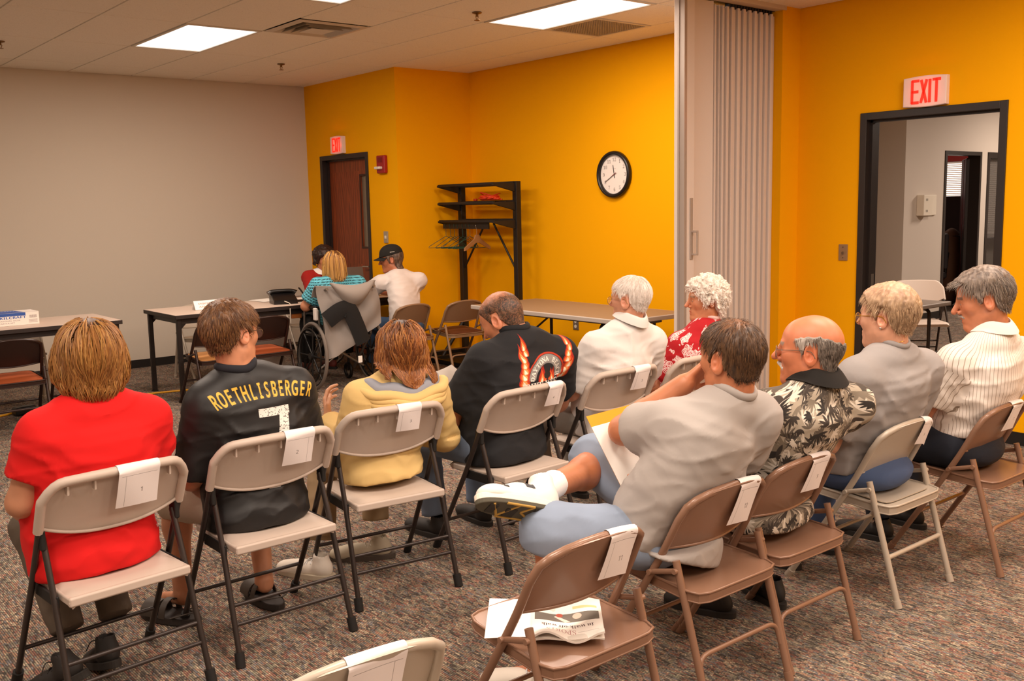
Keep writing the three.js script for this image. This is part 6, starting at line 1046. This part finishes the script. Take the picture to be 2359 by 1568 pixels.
// --- chair 8: grey tee ---
{
  const sh = [[-.19, .885, .035], [.21, .88, .08]];
  const P = person({
    at: seats[8], back: 'B', label: 'person with short sandy hair and glasses in a light grey tee on chair 8', skin: 0xdba283, neckR: .058, nb: [.0, .972, .06],
    head: { c: [0, 1.113, .045], yaw: .1, s: 1.05, f: { fat: 1.2, nose: .9 }, t: { brow: lin(0xa98a68) } },
    spine: [[0, .46, .055, .225, .155], [0, .58, .055, .235, .16], [0, .72, .055, .225, .15], [.005, .85, .058, .205, .13], [.0, .935, .06, .14, .09]],
    arms: [{ sh: sh[0], el: [-.275, .63, -.05], wr: [-.15, .54, -.26], r: [.062, .055, .036] }, { sh: sh[1], el: [.29, .64, .0], wr: [.16, .55, -.24], r: [.062, .055, .036] }],
    legs: stdLegs({ w: .12, kz: -.36 }),
    shirt: { mat: cloth(0x9a9593), sleeve: .85, sleeveR: [.084, .086], hem: .51, hemN: [.12, -1, .05], folds: armpits(sh[0], sh[1], .012, [{ c: [-.08, .72, .2], r: .16, d: [.2, 1, 0], f: 55, a: .009, s: 21 }]), rib: { t: .008 } },
    pants: { name: 'jeans', mat: cloth(0x46597e), len: 1.95, free: true, seat: [0, .47, .0], seatR: [.2, .08, .14], r: [.1, .082, .065] }
  });
  const line = hairLine(0);
  hairShell(P, { th: (x, y, z) => .01 + .008 * sstep(.0, .09, y), region: hairLine(.003), nz: .004, c0: 0x7d6248, c1: 0xb79a7a, tint: (x, y, z, c) => mixc(c, lin(0xe2b394), .45 * sstep(.06, .13, y)) });
  headMesh(P, 'hair_locks', locks({ seed: 62, n: 3000, field: P.hf, region: (x, y, z) => line(x, y, z) < -.003, len: (p, r) => .011 + .022 * sstep(-.03, .07, p[1]) * (.5 + .7 * r()), hug: 15, r: .0012, radial: 3, flow: swirl(.0, .15, .03, 1.0), lift: .0105, stand: .45, stiff: .35, steps: 4, color: colorPick([0xb0926f, 0x9c7e60, 0xc9a986, 0x8a6e54, 0xcfb08c], .08) }), hairMat, P.root.getObjectByName('hair'));
  glasses(P, { c: 0xc79a3c, t: .0018 });
  mesh('necklace', sweep(ringPts(v3.add([0, .972, .06], [0, .03, .0]), [0, 1, -.35], .066, .069, 40), .0022, 6, { closed: true }), std(0xd8a850, .25, { metalness: .9 }), P.root);
  headMesh(P, 'earring', new THREE.SphereGeometry(.005, 10, 8).translate(-.086, -.032, .012), M.chrome);
  for (const [x, z, t] of [[-.14, -.28, .1], [.14, -.28, -.1]]) shoe(P.root, [x, 0, z], t, { mat: M2.shoeDark, sole: M2.sole });
  const cup = thing('paper_cup', 'white cup held beyond the person in the grey tee', 'cup', [3.97, .0, -2.42]);
  mesh('cup_wall', lathe([[.028, .60], [.034, .60], [.043, .71], [.0405, .71], [.031, .605], [.028, .605]], 24), std(0xf0e8e2, .6), cup); mesh('cup_rim', xf(new THREE.TorusGeometry(.042, .003, 8, 28), Math.PI / 2, 0, 0, 0, .711, 0), std(0xf5efe9, .6), cup); mesh('cup_base', cyl(.03, .03, .006, 0, .603, 0), std(0xf0e8e2, .6), cup);
}
// --- chair 9: bald, tropical shirt ---
{
  const sh = [[-.06, .855, .045], [.31, .84, .13]];
  const tex = canvasTex(512, 512, (c, W) => { c.fillStyle = '#a89c8a'; c.fillRect(0, 0, W, W); const r = rngOf(17), leaf = (x, y, a, l, w, col) => { for (const ox of [-W, 0, W]) for (const oy of [-W, 0, W]) { c.save(); c.translate(x + ox, y + oy); c.rotate(a); c.fillStyle = col; c.beginPath(); c.moveTo(0, 0); c.quadraticCurveTo(l * .5, -w, l, 0); c.quadraticCurveTo(l * .5, w, 0, 0); c.fill(); c.restore(); } }; for (let i = 0; i < 120; i++) { const x = r() * W, y = r() * W, n = 4 + Math.floor(r() * 4), a0 = r() * 6.28, col = ['#3c342e', '#5d5348', '#d8cebf', '#2a2521', '#7a6f60', '#cfc4b4', '#4a423a'][i % 7], l = 46 + r() * 70; for (let k = 0; k < n; k++) leaf(x, y, a0 + k * .45, l * (.7 + .3 * r()), 9 + 10 * r(), col); } }, { repeat: [1, 1] }); tex.repeat.set(3.2, 3.2);
  const P = person({
    at: seats[9], back: 'B', label: 'bald person with glasses in a grey leaf print polo on chair 9', skin: 0xd0805a, neckR: .06, nb: [.14, .92, .095],
    head: { c: [.125, 1.055, .075], yaw: .42, pitch: -.02, s: 1.06, f: { fat: .9, ear: 1.15, nose: 1.05 }, t: { brow: lin(0x8c8076), lids: .001 } },
    spine: [[.03, .45, .055, .215, .15], [.05, .58, .06, .215, .155], [.09, .71, .07, .21, .145], [.125, .82, .085, .2, .125], [.135, .89, .09, .14, .09]], twist: .2,
    arms: [{ sh: sh[0], el: [-.15, .63, -.06], wr: [-.04, .55, -.28], r: [.056, .05, .034] }, { sh: sh[1], el: [.31, .6, -.1], wr: [.2, .54, -.3], r: [.056, .05, .034] }],
    legs: [{ hip: [-.06, .48, .06], kn: [-.08, .47, -.36], an: [.0, .09, -.3] }, { hip: [.16, .48, .06], kn: [.22, .47, -.36], an: [.2, .09, -.25] }],
    shirt: { mat: cloth(0xffffff, { map: tex }), sleeve: .85, sleeveR: [.078, .084], hem: .43, folds: armpits(sh[0], sh[1], .008), collar: { stand: .038, fall: .055, open: .5, wide: 1.3, mat: cloth(0x17130f) }, uv: g => uvCloth(g, [[.03, .45, .055], [.135, .89, .09]], [{ a: sh[0], b: [-.15, .63, -.06], t: .15, r: .12 }, { a: sh[1], b: [.31, .6, -.1], t: .15, r: .12 }]) },
    pants: { mat: cloth(0x39455c), len: 1.95, seat: [.05, .475, .04], seatR: [.2, .085, .16] }
  });
  const fr = (x, y, z) => Math.max(lineAt(HL)(z) + .004 - y, y - lineAt([[-.1, .03], [-.02, .055], [.04, .062], [.09, .045], [.12, .03]])(z) - .006 * noise(x * 60, y * 60, z * 60));
  hairShell(P, { th: () => .0048, nz: .0012, region: fr, c0: 0x3d352f, c1: 0x8f857b, tint: (x, y, z, c) => mixc(c, lin(0xb0a69c), clamp(sstep(.03, -.03, z) * .8 + .3 * sstep(.02, .06, y), 0, .85)) });
  headMesh(P, 'hair_locks', locks({ seed: 72, n: 2200, field: P.hf, region: (x, y, z) => fr(x, y, z) < -.002, len: (p, r) => .012 + .014 * r(), hug: 25, r: .0011, radial: 3, flow: swirl(0, .15, -.02, 1.3), lift: .0045, stand: .2, stiff: .5, steps: 4, color: (p, r) => mulc(mixc(lin(0x3b332d), lin(0xa89d92), clamp(r() * .9 + (p[2] < .02 ? .4 : 0), 0, 1)), .9 + .2 * r()) }), hairMat, P.root.getObjectByName('hair'));
  glasses(P, { c: 0x8d8478 });
  headMesh(P, 'moustache', nets((x, y, z) => U([[cap([-.027, -.06, -.083], [0, -.047, -.098], .006, .0085), 0], [cap([0, -.047, -.098], [.027, -.06, -.083], .0085, .006), .004], [cap([-.03, -.06, -.08], [-.028, -.085, -.076], .006, .004), .004], [cap([.03, -.06, -.08], [.028, -.085, -.076], .006, .004), .004]])(x, y, z) - .0018 * noise(x * 300, y * 120, z * 300), [-.05, -.1, -.13], [.05, -.02, -.05], .0025, (x, y, z) => mixc(lin(0xa59c92), lin(0xe5ded6), clamp(.5 + noise(x * 250, y * 80, z * 250), 0, 1))), hairMat);
  for (const [x, z, t] of [[.02, -.2, .3], [.24, -.12, -.3]]) shoe(P.root, [x, 0, z], t, { mat: M2.shoeDark, sole: M2.sole, lace: std(0x3a332c, .8) });
}
// --- chair 10: grey tee, ankle on knee ---
{
  const sh = [[-.095, .875, .0], [.19, .875, .1]];
  const P = person({
    at: seats[10], back: 'B', label: 'person in a pale grey tee and denim shorts with one ankle on the knee', skin: 0xc8805a, neckR: .06, nb: [.085, .945, .085],
    head: { c: [.085, 1.085, .085], yaw: -.06, pitch: .0, s: 1.04, f: { ear: 1.1, jaw: 1.05 }, t: { brow: lin(0x4a3423) } },
    spine: [[-.07, .44, .02, .195, .15], [-.06, .56, .03, .2, .15], [-.025, .7, .05, .205, .145], [.02, .83, .06, .2, .125], [.055, .915, .075, .145, .09]], twist: .15,
    arms: [{ sh: sh[0], el: [-.06, .815, -.26], wr: [.055, .985, -.085], r: [.058, .05, .036], hand: { f: [.75, .42, .2], n: [.2, -.3, .8], side: 1, curl: .55, thumb: .2 } }, { sh: sh[1], el: [.27, .65, -.05], wr: [.0, .73, -.13], r: [.058, .05, .036], hand: { f: [-.85, -.4, .25], n: [-.35, -.1, -.9], side: -1, curl: .35, spread: .1 } }],
    legs: [{ hip: [-.15, .5, -.02], kn: [-.465, .565, -.2], an: [-.45, .1, -.25], skin: true, r: [.078, .058, .038], calf: [.02, 0, .02], foot: [-.06, -.06, -.1] }, { hip: [.02, .5, -.06], kn: [.0, .66, -.47], an: [-.385, .67, -.29], skin: true, r: [.078, .056, .038], calf: [.0, -.02, .01] }],
    shirt: { mat: cloth(0xaaa39e), sleeve: .66, sleeveR: [.085, .09], hem: .4, hemN: [-.35, -1, 0], trap: .066, cell: .0075, folds: armpits(sh[0], sh[1], .012, [{ c: [-.05, .68, .2], r: .2, d: [.1, 1, 0], f: 60, a: .008, s: 31 }, { c: [-.15, .55, .1], r: .14, d: [.7, .6, 0], f: 70, a: .012, s: 32 }]), rib: { t: .01 } },
    pants: { name: 'denim_shorts', mat: cloth(0x8b9ab0), len: 1.1, seat: [-.1, .48, 0], seatR: [.19, .09, .16], r: [.098, .088, .07], cell: .009, folds: [{ c: [-.35, .53, -.12], r: .16, d: [.9, .3, .2], f: 60, a: .012, s: 1 }, { c: [-.4, .48, -.15], r: .12, d: [.2, .9, .2], f: 55, a: .01, s: 2 }, { c: [-.2, .52, -.05], r: .16, d: [.6, .7, .1], f: 50, a: .012, s: 3 }] }
  });
  const line = hairLine(-.004), pick = colorPick([0x4a3322, 0x5c4029, 0x3b281b, 0x6f4f33], .15), thin = (x, y, z) => sstep(.085, .112, y + .01 * noise(x * 30, y * 30, z * 30)) * sstep(-.03, .01, z) * sstep(.09, .05, z);
  hairShell(P, { th: (x, y, z) => .0085 - .005 * thin(x, y, z), nz: .0025, region: hairLine(-.002), c0: 0x382619, c1: 0x634529, tint: (x, y, z, c) => mixc(c, lin(0xa06a48), .35 * thin(x, y, z)) });
  headMesh(P, 'hair_locks', locks({ seed: 82, n: 3400, field: P.hf, region: (x, y, z) => line(x, y, z) < -.003 && thin(x, y, z) < 1.1 * ((x * 7919 + z * 104729) % 1 + 1) % 1.1 + .25, len: (p, r) => .009 + .016 * sstep(-.04, .05, p[1]) * (.6 + .6 * r()), hug: 20, r: .0012, radial: 3, flow: swirl(0, .15, .04, 1.2), lift: .0075, stand: .35, stiff: .4, steps: 4, color: pick }), hairMat, P.root.getObjectByName('hair'));
  // sock and running shoe on the raised foot
  const an = [-.385, .67, -.29], kd = v3.norm(v3.sub(an, [0, .66, -.47]));
  mesh('sock', nets(U([[cap(v3.add(an, kd, -.075), v3.add(an, kd, .03), .048, .046), 0], [planeF(v3.add(an, kd, -.06), kd.map(v => -v)), .004, 'i']]), v3.add(an, [-.15, -.12, -.15]), v3.add(an, [.15, .12, .15]), .006), cloth(0xf4efea), P.root);
  const G = new THREE.Group(); G.name = 'running_shoe'; P.root.add(G);
  // shoe axes: toe direction T, sole normal S (points out of the sole)
  const Tt = v3.norm([-.93, .3, -.2]), S0 = [-.3, -.65, .6], Sn = v3.norm(v3.sub(S0, Tt.map(v => v * v3.dot(S0, Tt)))), W = v3.cross(Tt, Sn), mtx = new THREE.Matrix4().makeBasis(V(...W), V(...Sn).negate(), V(...Tt).negate());
  G.matrixAutoUpdate = true; G.quaternion.setFromRotationMatrix(mtx.determinant() < 0 ? new THREE.Matrix4().makeBasis(V(...W).negate(), V(...Sn).negate(), V(...Tt).negate()) : mtx); const hp = v3.add(v3.add(an, kd, .075), Sn, .075); G.position.set(...v3.add(hp, Tt, -.045));
  const F = U([[ell([0, .05, -.03], [.038, .05, .05]), 0], [ell([0, .05, -.12], [.041, .045, .075]), .03], [ell([0, .036, -.22], [.046, .034, .06]), .03], [cap([0, .07, -.035], [0, .115, -.03], .043, .042), .025], [planeF([0, .018, 0], [0, -1, 0]), .004, 'i'], [cap([0, .1, -.03], [0, .17, -.03], .034), .006, 's']]);
  const up = mesh('upper', nets(F, [-.08, -.01, -.31], [.08, .16, .05], .004), std(0xefe8e0, .55), G);
  const out = []; for (let i = 0; i < 48; i++) { const a = i / 48 * 6.283, z = -.125 + Math.cos(a) * .162, t = (z + .287) / .324; out.push([Math.sin(a) * (.053 - .012 * Math.sin(t * 3.1)), z]); }
  const so = (y0, y1, k, m, n) => { const g = extrude(out.map(p => [p[0] * k, p[1] * 1]), y1 - y0, .003); g.rotateX(Math.PI / 2); g.translate(0, y1, 0); return mesh(n, g, m, G); };
  so(.008, .024, 1, std(0xe9dfcf, .6), 'midsole'); const os = so(-.006, .006, .98, std(0x4b4638, .8), 'outsole');
  const gold = std(0xb08a3e, .7), lug = std(0x2f2b25, .85), tr = []; for (const [a, b] of [[[-.035, -.05], [.03, -.02]], [[.03, -.02], [-.03, .015]], [[-.04, -.1], [.0, -.13]], [[0, -.13], [.035, -.08]], [[-.04, -.15], [.035, -.2]], [[.035, -.2], [-.03, -.24]], [[-.04, -.1], [-.04, -.2]], [[.04, -.1], [.042, -.2]], [[.03, -.02], [.035, -.08]]]) tr.push(rod([a[0], -.009, a[1]], [b[0], -.009, b[1]], .0045, 6)); mesh('tread_lines', tr, gold, os);
  mesh('tread_pads', [rbx(.05, .008, .05, .0, -.009, .005, .003), rbx(.04, .008, .035, -.012, -.009, -.075, .003), rbx(.045, .008, .04, .01, -.009, -.165, .003), rbx(.05, .008, .03, 0, -.009, -.235, .003)], lug, os);
  mesh('laces', [0, 1, 2, 3, 4].map(i => sweep(smooth([[-.024, .083 - i * .006, -.075 - i * .024], [0, .098 - i * .007, -.078 - i * .024], [.024, .083 - i * .006, -.075 - i * .024]], 8), .0032, 5)), std(0xe6e0d8, .7), up);
  mesh('shoe_mark', [patch(F, [.2, .07, -.15], [-1, 0, 0], [0, 1, 0], .03, .012, .001, 6, 4), patch(F, [-.2, .075, -.1], [1, 0, 0], [0, 1, 0], .035, .022, .001, 6, 4), patch(F, [-.2, .06, -.19], [1, 0, 0], [0, 1, 0], .02, .012, .001, 6, 4)], std(0x3b3f45, .5, { side: THREE.DoubleSide }), up);
  shoe(P.root, [-.44, 0, -.2], .6, { mat: M2.shoeWhite, sole: M2.soleGum, lace: std(0xdddddd, .7) });
  const pp = thing('paper_pad', 'white sheet over a yellow folder on the lap of the person on chair 10', 'paper', [seats[10][0], 0, seats[10][1]]);
  mesh('white_page', sheet(10, 10, .001, (u, v) => { const a = [-.1, .625, -.232]; return v3.add(v3.add(a, [.21, .02, .03], u), [-.035, .2, -.11], v); }), std(0xfdf9f2, .8), pp);
  mesh('yellow_folder', sheet(10, 10, .0015, (u, v) => { const a = [-.096, .627, -.24]; return v3.add(v3.add(a, [.22, .02, .03], u), [-.04, .232, -.127], v); }), std(0xe5a01c, .7), pp);
}
// --- wheelchair user in a teal top ---
const WC = [4.41, -7.86];
{
  const sh = [[-.19, .92, .0], [.19, .915, .02]];
  const tex = (() => { const a = tileNoise(71, 32); return dataTex(256, (u, v) => { const row = Math.floor(v * 16), ph = (row % 2) * .5, c = .5 + .5 * Math.sin((u * 16 + ph) * 6.283), d = .5 + .5 * Math.sin(v * 16 * 6.283), k = clamp(.55 + .55 * Math.max(c * .8, d) - .2 * a(u * 2, v * 2), .4, 1.1); return [104 * k, 200 * k, 222 * k]; }); })(); tex.repeat.set(2.6, 2.6);
  const bump = dataTex(256, (u, v) => { const row = Math.floor(v * 16), ph = (row % 2) * .5, e = 60 + 190 * Math.max(.5 + .5 * Math.sin((u * 16 + ph) * 6.283), .5 + .5 * Math.sin(v * 16 * 6.283)) * .9; return [e, e, e]; }, { data: true }); bump.repeat.set(2.6, 2.6);
  const P = person({
    at: [WC[0], WC[1], -.06], label: 'blonde person in a teal crochet top seated in the wheelchair', skin: 0xc98a68, neckR: .048, nb: [0, .965, -.01],
    head: { c: [-.01, 1.10, -.04], yaw: -.1, pitch: .1, s: .96 },
    spine: [[0, .53, .02, .19, .13], [0, .65, .02, .185, .13], [0, .78, .02, .19, .125], [0, .88, .0, .185, .11], [0, .94, -.01, .13, .08]],
    arms: [{ sh: sh[0], el: [-.27, .74, -.1], wr: [-.12, .77, -.34], r: [.052, .045, .03], hand: { f: [.6, .1, -.7], n: [0, -1, 0], side: -1, curl: .3, cell: .006 } }, { sh: sh[1], el: [.26, .74, -.1], wr: [.16, .77, -.34], r: [.052, .045, .03], hand: { f: [-.5, .1, -.7], n: [0, -1, 0], side: 1, curl: .3, cell: .006 } }],
    legs: [{ hip: [-.1, .55, .02], kn: [-.12, .55, -.4], an: [-.12, .16, -.45] }, { hip: [.1, .55, .02], kn: [.12, .55, -.4], an: [.12, .16, -.45] }],
    headCell: .0055, shirt: { name: 'crochet_top', mat: std(0xffffff, .9, { map: tex, bumpMap: bump, bumpScale: .012 }), sleeve: .72, sleeveR: [.074, .082], hem: .52, cell: .011, folds: armpits(sh[0], sh[1], .006), uv: g => uvCloth(g, [[0, .53, .02], [0, .94, -.01]], [{ a: sh[0], b: [-.27, .74, -.1], t: .2, r: .11 }, { a: sh[1], b: [.26, .74, -.1], t: .2, r: .11 }]) },
    pants: { mat: M2.black, len: 1.95, seat: [0, .54, .0], cell: .014 }
  });
  const shl = cap(P.toHead([-.17, .93, 0]), P.toHead([.17, .93, 0]), .075);
  const fl = (p, n) => { const t = sstep(.05, .1, p[1]); return v3.norm([p[0] * (.4 + 5 * t), -1 + .5 * t, (p[2] - .02) * (.4 + 5 * t)]); }, reg = (x, y, z) => y > lineAt([[-.12, .06], [-.05, .04], [-.02, -.03], [.03, -.05], [.12, -.07]])(z);
  headMesh(P, 'hair', merge([locks({ seed: 91, n: 700, field: P.hf, region: reg, len: (p, r) => clamp(.1 + (p[1] + .08) * .8, .08, .25) * (.85 + .2 * r()), r: .006, flow: fl, lift: .012, stand: .3, stiff: .6, steps: 8, radial: 4, collide: shl, color: colorPick([0xb5823c, 0xd0a056, 0x9a6a30, 0xc08f48, 0x7a4f26], .15), tip: lin(0xd8aa62) }), nets((x, y, z) => smax(P.hf(x, y, z) - .012, lineAt([[-.12, .06], [-.05, .04], [-.02, -.03], [.03, -.07], [.12, -.09]])(z) - y, .01), [-.12, -.13, -.13], [.12, .16, .15], .007, () => lin(0x5d3a1c))]), hairMat);
  for (const x of [-.12, .12]) shoe(P.root, [x, .09, -.4], 0, { mat: std(0x6b2a22, .6), sole: M2.sole });
}
{ // wheelchair
  const t = thing('wheelchair', 'black wheelchair with a grey jacket hung on its back', 'wheelchair', [WC[0], 0, WC[1]], -.06), bk = std(0x151313, .45), R = .305;
  for (const s of [-1, 1]) {
    const w = new THREE.Group(); w.name = 'drive_wheel'; w.position.set(s * .29, R, .04); w.rotation.set(0, s * .0, s * .05); t.add(w);
    const tor = (r, q, x) => { const g = new THREE.TorusGeometry(r, q, 10, 48); g.rotateY(Math.PI / 2); g.translate(x, 0, 0); return g; };
    mesh('tyre', tor(R - .015, .016, 0), std(0x6f655d, .8), w); mesh('wheel_rim', tor(R - .036, .009, 0), bk, w); mesh('hand_rim', tor(R - .06, .008, s * .035), std(0x2b2826, .3, { metalness: .6 }), w);
    mesh('hub', xf(cyl(.03, .03, .06, 0, 0, 0, 16), 0, 0, Math.PI / 2), bk, w);
    for (let k = 0; k < 8; k++) { const a = k * .785; mesh('spoke', rod([0, 0, 0], [0, Math.cos(a) * (R - .035), Math.sin(a) * (R - .035)], .008, 6), bk, w); }
    mesh('side_frame', [pipe([[s * .23, .91, .27], [s * .23, .9, .2], [s * .23, .48, .17], [s * .23, .12, -.2]], .012, .04, 8), pipe([[s * .23, .48, .17], [s * .23, .5, -.3], [s * .23, .2, -.4], [s * .2, .1, -.55]], .012, .05, 8), pipe([[s * .24, .5, .1], [s * .24, .72, .1], [s * .24, .72, -.2], [s * .24, .5, -.22]], .011, .05, 8)], std(0x8f8a84, .3, { metalness: .8 }), t);
    mesh('arm_pad', rbx(.055, .03, .28, s * .24, .735, -.05, .012), bk, t);
    mesh('caster', [xf(new THREE.TorusGeometry(.065, .016, 8, 24), 0, Math.PI / 2, 0, s * .22, .081, -.3), rod([s * .22, .08, -.3], [s * .22, .24, -.28], .012, 8)], bk, t);
    mesh('footplate', rbx(.15, .012, .16, s * .12, .085, -.55, .004), bk, t);
  }
  mesh('seat_sling', sheet(10, 6, .008, (u, v) => [(u - .5) * .46, .475 - .02 * Math.sin(u * 3.14), .17 - v * .44]), bk, t);
  mesh('back_sling', sheet(10, 6, .008, (u, v) => [(u - .5) * .46, .5 + v * .42, .175 + .02 * v + .03 * Math.sin(u * 3.14)]), bk, t);
  mesh('cross_brace', [rod([-.23, .16, 0], [.23, .46, 0], .011, 8), rod([.23, .16, 0], [-.23, .46, 0], .011, 8)], std(0x8f8a84, .3, { metalness: .8 }), t);
  mesh('side_bag', rbx(.03, .11, .05, -.3, .69, .16, .01), std(0xe0d8d0, .8), t);
  const j = thing('grey_jacket', 'grey hooded jacket with black sleeves draped over the wheelchair back', 'jacket', [WC[0], 0, WC[1]], -.06);
  const jk = (u, v) => { const x = (u - .5) * (.56 + .02 * v), top = .92 + .03 * Math.abs(u - .5) * 2 * (u < .5 ? .6 : 1.2), bot = .28 + .22 * u + .1 * Math.pow(Math.abs(u - .2), 1.2), y = mixn(bot, top, v), f = .018 * Math.sin(u * 15 + v * 3) * (1 - v * .6) + .014 * Math.sin(u * 7 - v * 9), sag = .02 * Math.exp(-(((v - .78) / .08) ** 2)) * Math.sin(u * 3.14); return [x + .02 * Math.sin(v * 5), y, .225 + .05 * Math.sin(u * 3.14) + f + sag + .03 * (1 - v)]; };
  mesh('jacket_body', [sheet(40, 34, .008, jk), sheet(30, 8, .008, (u, v) => { const q = jk(u, 1); return [q[0], q[1] + .012 * Math.sin(v * 3.14) - v * v * .1, q[2] - v * .11]; })], cloth(0x8d857f), j);
  mesh('jacket_hood', sheet(30, 12, .012, (u, v) => { const a = (u - .5) * 2, y = .93 - .15 * (1 - a * a) * v - .01 * v; return [a * .22 * (1 - .1 * v), y + .035 * Math.pow(a, 2), .3 + .05 * Math.sin(v * 3.14) * (1 - a * a) + .02 * (1 - a * a)]; }), cloth(0x968d86), j);
  const sl = (pts, w) => sheet(24, 6, .012, (u, v) => { const q = pts(u), d = pts(Math.min(1, u + .01)), e = pts(Math.max(0, u - .01)), tx = d[0] - e[0], ty = d[1] - e[1], l = Math.hypot(tx, ty) || 1, k = (v - .5) * w, X = q[0] - ty / l * k, Y = q[1] + tx / l * k, uu = clamp(X / .57 + .5, 0, 1), ref = .225 + .05 * Math.sin(uu * 3.14) + .06; return [X, Y, ref + .012 * Math.sin(v * 3.14)]; });
  const path = new THREE.CatmullRomCurve3([V(-.26, .64, 0), V(-.13, .725, 0), V(-.07, .73, 0), V(-.0, .60, 0), V(.07, .42, 0)]);
  mesh('jacket_sleeve', sl(u => { const p = path.getPoint(u); return [p.x, p.y]; }, .15), cloth(0x141313), j);
  mesh('jacket_tag', rbx(.04, .06, .003, .05, .27, .29, .001), M.white, j);
}
// --- person in a black cap ---
{
  const sh = [[-.1, .89, -.24], [.24, .9, -.1]], at = [5.08, -7.8, 0];
  const P = person({
    at, label: 'person in a black cap and white tee leaning on the long table', skin: 0xb8714e, neckR: .052, nb: [.065, .975, -.19], headCell: .005,
    head: { c: [.035, 1.105, -.26], yaw: .9, pitch: .12, s: 1.0, t: { brow: lin(0x4a3426) } },
    spine: [[.03, .47, -.06, .17, .12], [.035, .6, -.05, .17, .12], [.05, .75, -.08, .18, .12], [.075, .87, -.14, .185, .11], [.07, .94, -.18, .13, .08]], twist: .35,
    arms: [{ sh: sh[0], el: [-.19, .77, -.42], wr: [-.16, .78, -.62], r: [.05, .043, .03], hand: { f: [.1, 0, -1], n: [.2, -1, 0], side: -1, curl: .4, cell: .006 } }, { sh: sh[1], el: [.27, .77, -.34], wr: [.08, .78, -.52], r: [.05, .043, .03], hand: { f: [-.7, 0, -.6], n: [0, -1, 0], side: 1, curl: .3, cell: .006 } }],
    legs: [{ hip: [-.06, .48, -.06], kn: [-.1, .48, -.45], an: [-.1, .09, -.4] }, { hip: [.13, .48, -.06], kn: [.17, .48, -.45], an: [.17, .09, -.4] }],
    shirt: { mat: cloth(0xddd2cc), sleeve: .66, sleeveR: [.075, .085], hem: .46, cell: .01, folds: armpits(sh[0], sh[1], .013) },
    pants: { name: 'jeans', mat: cloth(0x38506e), len: 1.95, seat: [.03, .475, -.05], cell: .013 }
  });
  hairShell(P, { th: (x, y, z) => .01 + .006 * sstep(.02, .09, z), region: hairLine(-.01, [[-.12, .08], [-.045, .05], [-.03, .02], [-.012, -.03], [-.004, -.02], [0, .034], [.034, .032], [.04, -.05], [.06, -.09], [.12, -.1]]), c0: 0x3a2a22, c1: 0x6f5a4c, cell: .005 });
  const cf = (x, y, z) => smax(smin(P.hf(x, y, z) - .016, ell([0, .075, .01], [.088, .075, .105])(x, y, z), .02), .046 + .1 * z - y, .004);
  const cp = headMesh(P, 'baseball_cap', nets(cf, [-.13, 0, -.14], [.13, .17, .16], .005), cloth(0x17140f));
  headMesh(P, 'cap_brim', sheet(20, 10, .005, (u, v) => { const a = mixn(-1.15, 1.15, u), r = .098 + v * .075 * Math.cos(a * .75); return [Math.sin(a) * r * .86, .042 - .02 * v - .02 * Math.sin(a) * Math.sin(a), -Math.cos(a) * r + .006]; }), cloth(0x17140f), cp);
  headMesh(P, 'cap_badge', patch(cf, [-.2, .075, .06], [1, 0, -.25], [0, 1, 0], .045, .006, .002, 6, 2), std(0xbdb5a8, .5, { side: THREE.DoubleSide }), cp);
}
// --- person in the red cardigan ---
{
  const sh = [[-.33, .9, -.06], [-.0, .9, -.06]], at = [4.86, -9.32, Math.PI];
  const P = person({
    at, label: 'dark haired person with a white collar and red cardigan facing the room', skin: 0xb87854, neckR: .045, nb: [-.165, .935, -.07], headCell: .004,
    head: { c: [-.165, 1.07, -.11], yaw: -.12, pitch: .06, s: .98, f: { nose: .9 }, t: { brow: lin(0x2a1a14), lip: lin(0x9a3b32), iris: [.03, .02, .012], gaze: -.5 } },
    spine: [[-.14, .47, .0, .17, .12], [-.15, .6, -.01, .165, .12], [-.16, .74, -.03, .17, .115], [-.165, .85, -.06, .165, .1], [-.165, .91, -.065, .12, .075]],
    arms: [{ sh: sh[0], el: [-.38, .775, -.3], wr: [-.2, .79, -.42], r: [.045, .04, .028], hand: { f: [.8, .3, -.3], n: [0, -1, 0], side: -1, curl: .4, cell: .006 } }, { sh: sh[1], el: [.1, .77, -.3], wr: [-.04, .83, -.4], r: [.045, .04, .028], hand: { f: [-.5, .7, -.3], n: [0, 0, 1], side: 1, curl: .4, cell: .006 } }],
    legs: stdLegs({ dx: -.14, kz: -.34 }),
    shirt: { name: 'cardigan', mat: cloth(0xa3160f), sleeve: 1.3, sleeveR: [.066, .058], cuffR: .05, hem: .46, cell: .01, collar: { stand: .012, fall: .05, open: .25, wide: 1.9, mat: cloth(0xf2eae6) }, folds: armpits(sh[0], sh[1], .008) },
    pants: { mat: M2.black, len: 1.95, seat: [-.14, .48, .02], cell: .014 }
  });
  const HW = [[-.12, .05], [-.08, .045], [-.06, .03], [-.045, .0], [-.03, -.03], [.0, -.02], [.04, -.06], [.08, -.085], [.12, -.09]];
  hairShell(P, { th: (x, y, z) => .028 + .02 * sstep(.0, .1, y) + .008 * noise(x * 30, y * 30, z * 30), nz: .005, region: hairLine(0, HW), c0: 0x1a100c, c1: 0x3a241a, cell: .005, lo: [-.16, -.14, -.17], hi: [.16, .2, .18] });
  headMesh(P, 'earring', merge([1, -1].map(s => new THREE.SphereGeometry(.011, 12, 8).translate(s * .086, -.042, .0))), std(0xd9a62e, .2, { metalness: .9 }));
}
renderer.render(scene, camera);
